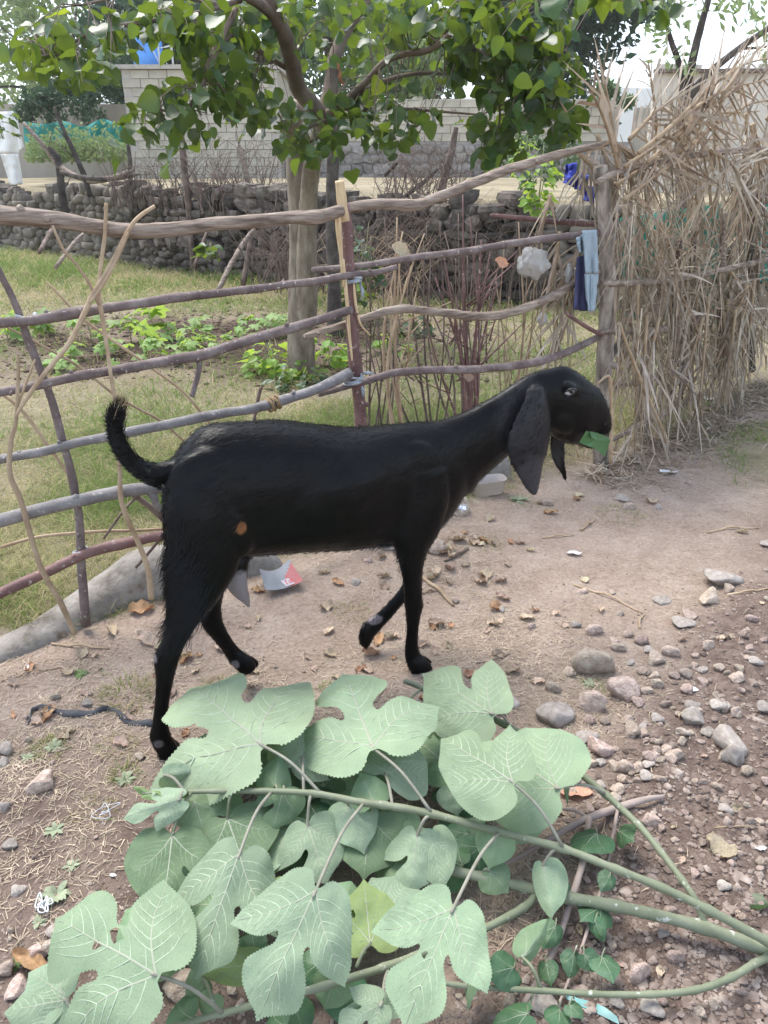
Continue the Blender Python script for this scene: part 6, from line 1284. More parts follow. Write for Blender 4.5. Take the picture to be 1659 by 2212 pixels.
while z < 1.25:
    h0 = rw.uniform(.10, .19); x = -12.5 + rw.uniform(0, .2)
    while x < 9.5:
        w = rw.choice([.12, .16, .2, .26, .34, .42]) * rw.uniform(.85, 1.15); top = 1.16 + .14 * nz2(x, 0, .7, 2.0); zz_ = z + h0 * .5 + .05 * nz2(x, z, 1.3, 4.0)
        if zz_ < top: slots.append((x + w / 2, zz_, h0 * rw.uniform(.8, 1.25), w))
        if rw.random() < .2 and zz_ < top: slots.append((x + w / 2, zz_ + h0 * .4, h0 * .6, w * .5))
        x += w * .93
    z += h0 * .9
# the ones that show largest become stones of their own
vis_ = [s_ for s_ in slots]; vis_.sort(key=lambda s_: (0 if (-4.3 < s_[0] < 1.9) else 1, -s_[2]))
core_v, core_f, co_ = [], [], 0
wall_base = []
for k in range(6):
    me_ = WR[k]; wall_base.append((np.array([v.co[:] for v in me_.vertices]), np.array([list(p_.vertices) for p_ in me_.polygons])))
for i, (x, z, h, w) in enumerate(vis_):
    p, d_ = wpt(x); n_ = Vector((d_.y, -d_.x, 0)); pos = p + n_ * rw.uniform(.0, .09) + Vector((0, 0, z + .02)); ang = math.atan2(d_.y, d_.x) + rw.uniform(-.2, .2)
    if i < 298:
        o = obj('stone', rw.choice(WR), wall, world=False); o.matrix_parent_inverse = Matrix.Identity(4)
        o.location = pos - Vector(wall.location); o.rotation_euler = (rw.uniform(-.15, .15), rw.uniform(-.2, .2), ang); o.scale = (w * .53, .14, h * .56)
    else:
        bv, bf = wall_base[rw.randrange(6)]; q = bv * np.array([w * .53, .14, h * .56]); c_, s_ = math.cos(ang), math.sin(ang)
        core_v.append(np.stack([q[:, 0] * c_ - q[:, 1] * s_, q[:, 0] * s_ + q[:, 1] * c_, q[:, 2]], 1) + np.array(pos)); core_f.append(bf + co_); co_ += len(bv)
o = obj('far_stones', npmesh('far_stones', np.concatenate(core_v), np.concatenate(core_f), m_ws, smooth=True), wall); o['kind'] = 'stuff'
cv_, cf_ = [], []
xs_ = np.linspace(-13, 10, 72)
for x in xs_:
    p, d_ = wpt(x); n_ = Vector((d_.y, -d_.x, 0)); t_ = 1.10 + .12 * nz2(x, 0, .7, 2.0)
    cv_ += [p + n_ * .03 + Vector((0, 0, -.1)), p + n_ * .03 + Vector((0, 0, t_)), p - n_ * .45 + Vector((0, 0, t_ + .03)), p - n_ * .45 + Vector((0, 0, -.1))]
for i in range(len(xs_) - 1):
    for k in range(4): a, b_ = i * 4 + k, i * 4 + (k + 1) % 4; cf_.append((a, b_, b_ + 4, a + 4))
obj('earth_core', mesh('earth_core', cv_, cf_, m_wcore), wall)
# loose cap stones on the wall top
for k in range(40):
    px = rw.uniform(0, 1150); 
    xx = rw.uniform(-11, 1.8); p, d_ = wpt(xx)
    o = obj('cap_stone', rw.choice(WR), wall, world=False); o.matrix_parent_inverse = Matrix.Identity(4); s_ = rw.uniform(.09, .17); o.scale = (s_ * 1.2, s_, s_ * .75)
    o.location = p + Vector((0, -.02, 1.19 + .12 * nz2(xx, 0, .7, 2.0) + s_ * .35)) - Vector(wall.location); o.rotation_euler = (0, 0, rw.uniform(0, 6))
# dead posts and thorny brush along the wall
def deadwood(name, pts, thick, mat, label, cat='post', group=None, twigs=0, sides=8):
    o, S = limb(name, pts, thick, mat, None, sides, 4, .2)
    if twigs:
        mb = MB()
        for _ in range(twigs):
            q = rw.choice(S); a = rw.uniform(0, 6.28); L_ = rw.uniform(.2, .7); d_ = Vector((math.cos(a), math.sin(a) * .5, rw.uniform(.0, 1))).normalized(); m1 = q + d_ * L_ * .5 + Vector((0, 0, .04)); mb.tube([q, m1, q + d_ * L_ + Vector((rw.gauss(0, .06), 0, rw.gauss(0, .06)))], [.008, .005, .002], 5)
        t_ = mb.build('twig', mat, o); t_['kind'] = 'stuff'
    tag(o, label, cat, group)
deadwood('dead_post', [(140, 470, 14), (132, 400, 14), (125, 345, 14), (105, 318, 14)], [20, 17, 15, 10], m_dark, 'black forked stump leaning on the stone wall at its far end', twigs=5)
deadwood('dead_post', [(195, 425, 13.5), (180, 375, 13.5), (160, 330, 13.5), (135, 275, 13.5), (117, 232, 13.5)], [12, 12, 11, 9, 6], m_dark, 'slanting dark dead branch standing above the stone wall', twigs=6)
deadwood('dead_branch', [(50, 265, 14), (90, 310, 14), (130, 360, 14), (190, 390, 13.5), (250, 382, 13), (290, 365, 13)], [8, 10, 11, 12, 11, 7], m_log, 'grey fallen limb stretched over the stone wall top', 'branch', twigs=5)
deadwood('dead_branch', [(130, 372, 13), (180, 384, 13), (250, 386, 13), (300, 376, 13)], [9, 10, 9, 5], m_dark, 'dark fallen branch on the stone wall under the grey limb', 'branch', twigs=4)
deadwood('dead_post', [(418, 580, 12.2), (412, 500, 12.2), (406, 430, 12.2), (398, 360, 12.2), (392, 300, 12.2), (385, 255, 12.2)], [14, 13, 15, 15, 14, 9], m_brown, 'tall knobbly brown post in front of the stone wall', twigs=7)
deadwood('dead_post', [(285, 470, 13), (283, 400, 13), (280, 340, 13), (276, 310, 13)], [9, 9, 9, 7], m_dark, 'thin dark upright post above the stone wall', twigs=3)
deadwood('dead_post', [(545, 470, 12), (540, 420, 12), (528, 360, 12), (515, 315, 12)], [12, 12, 13, 12], m_log, 'grey forked post leaning above the stone wall', twigs=6)
deadwood('dead_post', [(935, 500, 10.5), (945, 440, 10.5), (962, 380, 10.5), (975, 330, 10.5), (985, 275, 10.5)], [15, 15, 16, 15, 11], m_brown, 'slanting grey brown post behind the bare shrub', twigs=7)
deadwood('dead_branch', [(830, 470, 10.5), (880, 420, 10.5), (915, 395, 10.5), (945, 365, 10.5)], [8, 9, 9, 6], m_dark, 'dark branch slanting across the wall top', 'branch', twigs=4)
deadwood('dead_branch', [(830, 380, 10.5), (850, 360, 10.5), (858, 350, 10.5)], [8, 8, 6], m_dark, 'stubby black dead branch above the wall', 'branch')
deadwood('prop_stick', [(470, 630, 9.5), (500, 570, 9.8), (530, 520, 10.1), (550, 495, 10.2)], [11, 11, 11, 8], m_log, 'grey prop stick leaning in front of the wall behind the tree', 'stick')
deadwood('prop_stick', [(85, 545, 9), (110, 500, 9.6), (125, 470, 10)], [9, 9, 7], m_brown, 'short dark prop stick in the far grass', 'stick')
deadwood('prop_stick', [(120, 578, 8.6), (160, 525, 9), (180, 505, 9.2)], [8, 8, 6], m_log, 'thin grey prop stick in the far grass', 'stick')
deadwood('prop_stick', [(420, 575, 11), (440, 520, 11.3), (455, 480, 11.5)], [7, 7, 6], m_brown, 'thin brown prop stick against the wall foot', 'stick')
deadwood('prop_stick', [(525, 615, 10.3), (535, 560, 10.5), (545, 500, 10.7)], [12, 13, 12], m_brown, 'stout brown prop against the wall left of the tree', 'stick')
deadwood('prop_stick', [(600, 620, 9.8), (650, 570, 10), (720, 480, 10.2)], [8, 8, 7], m_brown, 'long thin prop crossing behind the tree trunks', 'stick')
def brush(name, px0, px1, py0, py1, d, n, hpx, mat, label, group=None, bow=.4, thick=.006):
    """bare thorny shrub: many thin stems from a common foot"""
    mb = MB()
    for _ in range(n):
        x = rw.uniform(px0, px1); b_ = on_y(x, py1 + rw.uniform(-6, 6), d + rw.uniform(-.2, .2)); k = b_.y / FPX * 1.05; h = hpx * k * rw.uniform(.45, 1.1)
        a = rw.uniform(0, 6.28); dx = Vector((math.cos(a) * bow * rw.random(), math.sin(a) * bow * .6 * rw.random(), 1)).normalized()
        q1 = b_ + dx * h * .5 + Vector((rw.gauss(0, .05), 0, 0)); q2 = b_ + dx * h + Vector((math.cos(a) * h * .25, 0, -.05 * h)); t_ = thick * rw.uniform(.6, 1.3)
        mb.tube([b_, b_ + dx * h * .25, q1, (q1 + q2) / 2 + Vector((0, 0, .04)), q2], [t_, t_ * .9, t_ * .7, t_ * .5, t_ * .25], 5, cap=False)
        for _k in range(3):
            f = rw.uniform(.3, .9); s0 = b_ + dx * h * f; e_ = s0 + Vector((rw.gauss(0, .16), rw.gauss(0, .08), rw.uniform(.02, .22))); mb.tube([s0, (s0 + e_) / 2 + Vector((0, 0, .02)), e_], [t_ * .5, t_ * .4, t_ * .2], 4, cap=False)
    o = mb.build(name, mat); tag(o, label, 'shrub', group); return o
brush('bare_shrub', 240, 420, 370, 450, 12.6, 60, 100, m_brown, 'bare brown thorn brush piled along the wall between dead posts', thick=.008)
brush('bare_shrub', 430, 600, 370, 460, 12.0, 70, 130, m_brown, 'bare thorn brush on the wall beside the grey forked post', thick=.008)
brush('bare_shrub', 560, 640, 380, 620, 10.4, 16, 190, m_brown, 'bare brown stems rising behind the twin tree trunks', thick=.007)
brush('bare_shrub', 760, 960, 360, 640, 9.8, 70, 240, m_brown, 'tangled bare thorn bush in front of the wall beside the tree', bow=.6, thick=.007)
brush('bare_shrub', 830, 1000, 330, 460, 10.4, 60, 130, m_brown, 'bare thorn brush along the wall top near the slanting post', bow=.6, thick=.008)
brush('bare_shrub', 540, 720, 400, 630, 9.6, 44, 190, m_brown, 'dense bare brush against the wall foot behind the mulberry trunks', bow=.7, thick=.007)
brush('bare_shrub', 960, 1180, 400, 640, 9.2, 44, 190, m_brown, 'bare thorn brush against the wall between reddish shrub and palm screen', bow=.7, thick=.006)
brush('bare_shrub', 700, 900, 420, 660, 9.0, 36, 150, m_pale, 'pale dry weed stalks at the wall foot beside the red brown post', bow=.7, thick=.005)
# bare reddish shrub right behind the fence
def stems(label, base, tips, mat, th, off=-.18, name='bare_shrub'):
    mb = MB(); b_ = on_y(*base)
    for (x, y) in tips:
        t_ = fence(x, y, off + rw.uniform(-.12, .08)); m_ = b_.lerp(t_, .5) + Vector((rw.gauss(0, .04), rw.gauss(0, .03), .03)); r0 = th * rw.uniform(.7, 1.2)
        q = crom([tuple(b_ + Vector((rw.gauss(0, .03), 0, -.02))), tuple(m_), tuple(t_)], 5); mb.tube([Vector(v) for v in q], [r0 * (1 - .7 * i / len(q)) for i in range(len(q))], 6)
        for _k in range(2):
            f = rw.uniform(.4, .8); s0 = b_.lerp(t_, f); e_ = s0 + Vector((rw.gauss(0, .12), rw.gauss(0, .05), rw.uniform(.05, .25))); mb.tube([s0, (s0 + e_) / 2, e_], [r0 * .45, r0 * .35, r0 * .2], 5)
    o = mb.build(name, mat); tag(o, label, 'shrub')
def fy(px, off): return fence(px, 800, off).y
stems('tan dry stems rising behind the goat neck beside the white bag', (1110, 960, fy(1110, -.3)), [(1090, 520), (1120, 480), (1140, 560), (1070, 600), (1160, 520), (1100, 640), (1180, 600)], m_pale, .008, -.28)
stems('thin brown stems tangled between red brown post and tan shrub', (812, 1000, fy(812, -.35)), [(800, 520), (830, 470), (790, 600), (850, 560), (870, 640), (780, 680), (825, 620)], m_brown, .007, -.35)
stems('brown dry stems tangled around the reddish shrub', (985, 1000, fy(985, -.5)), [(960, 500), (1010, 540), (930, 560), (1050, 600), (900, 600), (990, 460), (1030, 500), (1080, 560)], m_brown, .008, -.5)
stems('dry stalks leaning behind the lowest rail beside the palm leaves', (1190, 930, fy(1190, -.2)), [(1170, 640), (1215, 600), (1150, 700), (1240, 680), (1200, 560)], m_pale, .007, -.2)
def fy_(px, off): return fence(px, 800, off).y
stems('reddish bare shrub standing behind the fence beside the goat neck', (1022, 1000, fy(1022, -.22)), [(1015, 470), (1040, 520), (1000, 500), (960, 560), (1060, 540), (940, 600), (1075, 610), (985, 640), (1035, 620), (905, 640), (1000, 420)], m_red, .011)
stems('tan bare shrub rising between red brown post and reddish shrub', (868, 1010, fy(868, -.15)), [(870, 500), (865, 540), (858, 470), (880, 600), (845, 640), (895, 560)], m_pale, .009, -.12)
stems('fan of thin purple stems behind the lower rail', (935, 1010, fy(935, -.3)), [(880, 560), (860, 660), (915, 520), (950, 480), (830, 700), (985, 560)], m_brown, .008, -.3)

# ------------------------------------------------------------------ block wall with rubble base, water tower house
m_block = pmat('concrete_block', [(0.3, (0.32, 0.285, 0.225)), (0.55, (0.43, 0.39, 0.315)), (0.8, (0.51, 0.47, 0.39))], scale=2.5, rough=.95, bump=.25, bscale=30, dist=.01, rnd=.10)
m_mort = pmat('mortar', [(0.3, (0.33, 0.30, 0.26)), (0.7, (0.45, 0.41, 0.36))], scale=5, rough=.95, bump=.3)
m_rub = pmat('rubble_masonry', [(0.3, (0.15, 0.13, 0.112)), (0.5, (0.24, 0.215, 0.19)), (0.75, (0.34, 0.31, 0.28))], scale=1.2, rough=.95, bump=.5, bscale=8, dist=.05, rnd=.25)
m_plast = pmat('plastered_wall', [(0.3, (0.25, 0.22, 0.175)), (0.55, (0.33, 0.295, 0.24)), (0.8, (0.39, 0.35, 0.295))], scale=.8, stretch=(1, 1, .35), rough=.95, bump=.2, bscale=12, dist=.02)
def boxv(x0, x1, y0, y1, z0, z1):
    v_ = [(x, y, z) for z in (z0, z1) for y in (y0, y1) for x in (x0, x1)]; return v_, [(0, 2, 3, 1), (4, 5, 7, 6), (0, 1, 5, 4), (1, 3, 7, 5), (3, 2, 6, 7), (2, 0, 4, 6)]
def bevbox(name, sx, sy, sz, bev, mat):
    bm = bmesh.new(); v_, f_ = boxv(-sx / 2, sx / 2, -sy / 2, sy / 2, -sz / 2, sz / 2); vv = [bm.verts.new(q) for q in v_]; [bm.faces.new([vv[i] for i in f]) for f in f_]
    bmesh.ops.bevel(bm, geom=bm.edges[:], offset=bev, segments=1, affect='EDGES'); me_ = bpy.data.meshes.new(name); bm.to_mesh(me_); bm.free(); me_.materials.append(mat); return me_
BY = 25.0
UZ = 1.35
def blockwork(thing, x0, x1, yf, z0, z1, mat, bw=.42, bh=.205, limit=290):
    """courses of blocks proud of a mortar body; front face at y = yf"""
    v_, f_ = boxv(x0, x1, yf + .02, yf + .28, z0 - .4, z1); obj('mortar', mesh('mortar', v_, f_, m_mort, False), thing)
    me_ = bevbox('block', bw - .016, .06, bh - .014, .008, mat); c_ = 0; rows = int((z1 - z0) / bh)
    for r in range(rows):
        n = int((x1 - x0) / bw) + 1
        for i in range(n):
            xc = x0 + (i + (.5 if r % 2 else 0)) * bw
            if xc + bw * .5 > x1 + .02 or xc - bw * .5 < x0 - .02: continue
            o = obj('block', me_, thing, world=False); o.matrix_parent_inverse = Matrix.Identity(4); o.location = Vector((xc, yf + rw.uniform(-.006, .006), z0 + (r + .5) * bh)) - Vector(thing.location); c_ += 1
            if c_ >= limit: return
xa, xb = on_y(415, 300, BY).x, on_y(1330, 300, BY).x
zt = on_y(900, 214, BY).z; zm = on_y(900, 306, BY).z; zb = on_y(900, 390, BY).z
bw_ = empty('block_wall', ((xa + xb) / 2, BY, zb)); tag(bw_, 'pale concrete block wall on a rubble stone base behind the far field', 'wall')
blockwork(bw_, xa, xb, BY, zm, zt, m_block, bw=.52, bh=.225)
v_, f_ = boxv(xa - 1, xb + .5, BY - .03, BY + .30, zb - .6, zm - .004); obj('rubble_base', mesh('rubble_base', v_, f_, m_rub, False), bw_)
RB = [block_rock('rubble_stone', 150 + k, m_rub) for k in range(5)]
n_ = 0
zz = zb + .1
while zz < zm - .08:
    xx = xa - .8
    while xx < xb + .3:
        w = rw.uniform(.28, .55)
        if n_ < 200:
            o = obj('stone', rw.choice(RB), bw_, world=False); o.matrix_parent_inverse = Matrix.Identity(4); o.location = Vector((xx + w / 2, BY - .04, zz + rw.uniform(-.03, .03))) - Vector(bw_.location); o.scale = (w * .52, .09, .15); o.rotation_euler = (0, rw.uniform(-.2, .2), 0); n_ += 1
        xx += w
    zz += .25
# house corner with flat roof and a blue tank
hx0, hx1 = on_y(267, 200, 24.2).x, on_y(600, 200, 24.2).x; hz1 = on_y(300, 150, 24.2).z
hs = empty('block_house', ((hx0 + hx1) / 2, 24.2, UZ)); tag(hs, 'flat-roofed pale block house carrying the blue water tank', 'house')
blockwork(hs, hx0, hx1, 24.2, UZ - .1, hz1, m_block, bw=.52, bh=.225)
v_, f_ = boxv(hx0, hx1, 24.52, 29, UZ - .6, hz1); obj('house_body', mesh('house_body', v_, f_, m_block, False), hs)
v_, f_ = boxv(hx0 - .12, hx1 + .1, 24.08, 29.1, hz1 + .003, hz1 + .11); obj('roof_slab', mesh('roof_slab', v_, f_, m_mort, False), hs)
m_tank = pmat('blue_tank_plastic', [(0.3, (0.05, 0.20, 0.58)), (0.7, (0.10, 0.30, 0.70))], scale=1.5, rough=.4, bump=0, spec=.5)
tc_ = on_y(322, 140, 26.0); tk = empty('water_tank', (tc_.x, 26, hz1)); tag(tk, 'tall blue plastic water tank standing on the house roof', 'tank')
rT = 26 * 26 / FPX * 1.05
prof = [(.0, 0), (1.0, 0), (1.0, .45), (1.03, .5), (1.0, .55), (1.0, 1.0), (1.03, 1.05), (1.0, 1.1), (1.0, 1.55), (.95, 1.7), (.55, 1.95), (.28, 2.02), (0, 2.02)]; vs_, fs_ = [], []
for (r_, z) in prof:
    for k in range(28): a = 2 * math.pi * k / 28; vs_.append((tc_.x + rT * r_ * math.cos(a), 26 + rT * r_ * math.sin(a), hz1 + .115 + rT * 1.6 * z))
for i in range(len(prof) - 1):
    for k in range(28): k2 = (k + 1) % 28; fs_.append((i * 28 + k, i * 28 + k2, (i + 1) * 28 + k2, (i + 1) * 28 + k))
obj('tank_body', mesh('tank_body', vs_, fs_, m_tank), tk)
mb = MB(); zt_ = hz1 + .11
for px_ in (346, 374): q = on_y(px_, 140, 25.4); mb.tube([(q.x, 25.4, zt_), (q.x, 25.4, zt_ + 1.0)], .03, 6)
qa, qb = on_y(346, 104, 25.4), on_y(374, 98, 25.4); mb.tube([qa, qb], .02, 6); mb.tube([on_y(322, 92, 25.2), on_y(346, 140, 25.2)], .015, 6)
mb.build('pipe_rail', flat('galvanised_pipe', (.45, .47, .5), .5), tk)
# plastered boundary wall to the left of the house
v_, f_ = boxv(-22, hx0 - .05, 25.6, 25.85, UZ - .8, on_y(200, 225, 25.6).z); o = obj('plastered_wall', mesh('plastered_wall', v_, f_, m_plast, False)); tag(o, 'plain plastered wall running out from behind the block house', 'wall')
v_, f_ = boxv(xb + .55, 30, BY + .1, BY + .35, UZ - .8, on_y(1330, 232, BY).z); o = obj('plastered_wall', mesh('plastered_wall', v_, f_, m_plast, False)); tag(o, 'plain plastered wall behind the palm screen overgrown with creeper', 'wall')
# green shade net and crops on the far field
m_net = leafmat('teal_shade_net', (0.045, 0.26, 0.225), rough=.7, trans=.35, tcol=(.10, .42, .36), rnd=.0, spec=.2, mottle=.25, nscale=30)
def net(label, top, bot, d, name='shade_net', dv=0.0):
    """sagging cloth between pixel polylines"""
    n = 24; vs_, fs_ = [], []; T_ = crom([list(q) for q in top], 8); B_ = crom([list(q) for q in bot], 8)
    ti = np.linspace(0, len(T_) - 1, n + 1); 
    for i in range(n + 1):
        a = T_[int(round(ti[i]))]; b_ = B_[min(len(B_) - 1, int(round(ti[i] * (len(B_) - 1) / (len(T_) - 1))))]
        for j in range(7):
            f = j / 6; vs_.append(on_y(a[0] + (b_[0] - a[0]) * f, a[1] + (b_[1] - a[1]) * f, d + dv * i / n + .12 * d / 20 * math.sin(i * 1.1 + j * .5)))
    for i in range(n):
        for j in range(6): a = i * 7 + j; fs_.append((a, a + 1, a + 8, a + 7))
    o = obj(name, mesh(name, vs_, fs_, m_net)); so = o.modifiers.new('t', 'SOLIDIFY'); so.thickness = .004; tag(o, label, 'net'); return o
net('teal shade net hung round the crop on the far field', [(50, 262), (95, 268), (140, 262), (180, 274), (215, 258), (240, 262), (280, 282)], [(52, 312), (95, 316), (140, 312), (180, 310), (215, 306), (240, 308), (282, 312)], 20)
m_crop = leafmat('crop_leaf', (0.16, 0.21, 0.085), rough=.7, trans=.3, rnd=.3, obj_rnd=False, hue=.02)
def leafcloud(name, pts, size, mat, parent=None, aspect=.5, up=.3):
    n = len(pts); P = np.array(pts); s_ = size * NR.uniform(.6, 1.3, n)[:, None]
    a = NR.normal(0, 1, (n, 3)); a[:, 2] += up * .2; a /= np.linalg.norm(a, axis=1)[:, None]; b_ = np.cross(a, NR.normal(0, 1, (n, 3))); b_ /= np.linalg.norm(b_, axis=1)[:, None]
    V = np.stack([P, P + a * s_ * .5 + b_ * s_ * aspect * .5, P + a * s_, P + a * s_ * .5 - b_ * s_ * aspect * .5], 1).reshape(-1, 3)
    F_ = (np.arange(n) * 4)[:, None] + np.array([[0, 1, 2, 3]]); return obj(name, npmesh(name, V, F_, mat), parent)
pts = []
for _ in range(2600):
    px = rw.uniform(60, 270); py = 345 - abs(rw.gauss(0, 26)); q = on_y(px, py, 18.5 + rw.uniform(-.8, .8)); pts.append(tuple(q))
o = leafcloud('crop_rows', pts, .13, m_crop); tag(o, 'pale green crop inside the teal shade net', 'crop', kind='stuff')
# ------------------------------------------------------------------ trees and bushes beyond
def far_tree(name, label, cpx, cpy, d, rx, rz, n, size, mat, lobes=14, trunk=True, group='trees beyond the walls', aspect=.45, ground=UZ, seed=0):
    rr = np.random.default_rng(seed + 5); c_ = on_y(cpx, cpy, d); e = empty(name, (c_.x, d, ground)); tag(e, label, 'tree' if trunk else 'bush', group)
    cs_ = [np.array([c_.x, d, c_.z]) + rr.normal(0, 1, 3) * np.array([rx, rx * .8, rz]) * .5 for _ in range(lobes)]; rad = [rr.uniform(.28, .5) * min(rx, rz) for _ in cs_]
    P = []
    for _ in range(n):
        k = rr.integers(lobes); v = rr.normal(0, 1, 3); v /= np.linalg.norm(v); P.append(cs_[k] + v * rad[k] * rr.uniform(.65, 1.08))
    o = leafcloud('crown', P, size, mat, e, aspect); o['kind'] = 'stuff'
    if trunk:
        mb = MB(); mb.tube([(c_.x, d, ground - .2), (c_.x + .1, d, (ground + c_.z) / 2), (c_.x, d, c_.z)], [.24, .18, .1], 8)
        o = mb.build('trunk', m_dark, e)
        for k in range(min(6, lobes)):
            mb = MB(); a = np.array([c_.x, d, ground + (c_.z - ground) * .6]); mb.tube([a, (a + cs_[k]) / 2 + np.array([0, 0, .2]), cs_[k]], [.1, .07, .03], 6); mb.build('limb', m_dark, e)
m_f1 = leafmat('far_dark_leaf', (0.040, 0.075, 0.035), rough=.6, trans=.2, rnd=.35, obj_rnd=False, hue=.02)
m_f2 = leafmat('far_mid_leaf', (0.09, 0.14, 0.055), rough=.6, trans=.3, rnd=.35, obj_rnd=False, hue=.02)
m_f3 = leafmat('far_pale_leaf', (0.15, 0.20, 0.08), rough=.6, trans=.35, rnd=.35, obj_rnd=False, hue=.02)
far_tree('broad_tree', 'large dark mango-like tree behind the block wall', 1190, 60, 32, 3.8, 2.6, 7000, .42, m_f1, 22, seed=1)
far_tree('broad_tree', 'dense dark tree behind the water tank', 380, 60, 34, 4.0, 2.6, 6500, .38, m_f1, 22, seed=2)
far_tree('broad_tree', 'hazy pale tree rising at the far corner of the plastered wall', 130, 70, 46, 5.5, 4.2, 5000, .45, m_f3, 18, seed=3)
far_tree('broad_tree', 'mid green tree showing through the mulberry branches', 860, 60, 38, 5.0, 3.0, 6500, .40, m_f2, 20, seed=4)
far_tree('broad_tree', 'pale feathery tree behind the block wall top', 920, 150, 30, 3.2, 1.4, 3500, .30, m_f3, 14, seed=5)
far_tree('broad_tree', 'mid green tree between water tank and twin trunks', 560, 90, 36, 4.0, 3.0, 5000, .40, m_f2, 18, seed=6)
far_tree('round_bush', 'dark rounded bush in front of the plastered wall', 140, 215, 24, 1.3, .75, 3200, .16, m_f1, 12, trunk=False, group='bushes along the far walls', seed=7)
far_tree('round_bush', 'dark bush at the corner of the block house', 225, 175, 29, 1.7, 1.2, 3200, .22, m_f1, 12, trunk=False, group='bushes along the far walls', seed=8)
far_tree('creeper_bush', 'green creeper over the wall top beside the palm screen', 1300, 205, 24, 1.7, .3, 2400, .15, m_f2, 12, trunk=False, group='bushes along the far walls', seed=9)
far_tree('leafy_bush', 'green bush in the upper field beside the palm screen', 1170, 330, 11, .45, .35, 1500, .07, m_f2, 10, trunk=False, group='bushes along the far walls', seed=10, ground=1.2)
# hills
m_hill = pmat('hazy_hill', [(0.3, (0.12, 0.13, 0.11)), (0.7, (0.18, 0.18, 0.14))], scale=.01, rough=1, bump=0)
vs_, fs_ = [], []; n = 60
for i in range(n + 1):
    x = -900 + 1800 * i / n; h = 58 + 26 * mnoise.noise(Vector((x * .004, 2.2, 0))) + 18 * mnoise.noise(Vector((x * .015, 7.2, 0))) + 12 * sm(0, 500, x)
    vs_ += [(x, 640, -.6), (x, 760, h), (x, 1000, -.6)]
for i in range(n): a = i * 3; fs_ += [(a, a + 3, a + 4, a + 1), (a + 1, a + 4, a + 5, a + 2)]
o = obj('hills', mesh('hills', vs_, fs_, m_hill)); tag(o, kind='structure')
# ------------------------------------------------------------------ screen of dry palm fronds beside the path
m_frond = leafmat('dry_palm_leaflet', (0.375, 0.315, 0.245), (0.42, 0.36, 0.29), rough=.75, trans=.12, rnd=.30, spec=.25, obj_rnd=False, hue=.012, mottle=.3)
m_frond2 = leafmat('old_palm_leaflet', (0.27, 0.205, 0.145), (0.32, 0.255, 0.188), rough=.8, trans=.08, rnd=.35, spec=.2, obj_rnd=False, hue=.012, mottle=.3)
m_rach = pmat('palm_rachis', [(0.3, (0.24, 0.165, 0.10)), (0.7, (0.42, 0.32, 0.21))], scale=9, rough=.8, bump=.3, bscale=60, dist=.003)
SA = Vector((1.30, 4.06, 0)); SB = Vector((3.25, 6.0, 0)); SD = (SB - SA).normalized(); SN = Vector((SD.y, -SD.x, 0))
def scr(px, py, off=0.0): return on_plane(px, py, SA + SN * off, SN)
def su(px, py, off=0.0): q = scr(px, py, off); return q
rp = random.Random(77)
screen = empty('palm_screen', SA.lerp(SB, .4)); tag(screen, 'tall ragged screen of dry palm fronds beside the path', 'fence')
# posts and bars that carry the fronds
for (pts, th, mt) in [([(1430, 560), (1420, 640), (1405, 720), (1395, 800), (1388, 880), (1385, 960)], [26, 30, 28, 26, 26, 26], m_log), ([(1468, 520), (1462, 620), (1455, 720), (1450, 800), (1445, 880)], [12, 13, 14, 14, 14], m_brown), ([(1500, 500), (1490, 650), (1480, 760), (1470, 862)], [11, 12, 12, 12], m_dark), ([(1562, 460), (1560, 600), (1556, 720), (1552, 820)], [13, 14, 14, 14], m_log), ([(1620, 440), (1622, 600), (1622, 740), (1625, 800)], [14, 14, 14, 14], m_dark)]:
    pole('post', pts, th, mt, screen, -.05, 10, place=lambda x, y, o: scr(x, y, o))
for (pts, th) in [([(1300, 715), (1360, 718), (1420, 712), (1475, 705), (1510, 690), (1525, 675)], [12, 14, 15, 16, 15, 13]), ([(1300, 610), (1370, 612), (1440, 606), (1530, 590), (1660, 560)], [14, 16, 15, 14, 12]), ([(1600, 418), (1640, 425), (1680, 445)], [12, 13, 12]), ([(1290, 395), (1340, 370), (1420, 350), (1540, 330), (1670, 320)], [14, 14, 13, 12, 12]), ([(1330, 835), (1400, 820), (1480, 800)], [10, 11, 10]), ([(1300, 960), (1370, 925), (1440, 890), (1520, 850)], [12, 14, 14, 12])]:
    pole('bar', pts, th, m_log, screen, .0, 10, place=lambda x, y, o: scr(x, y, o))
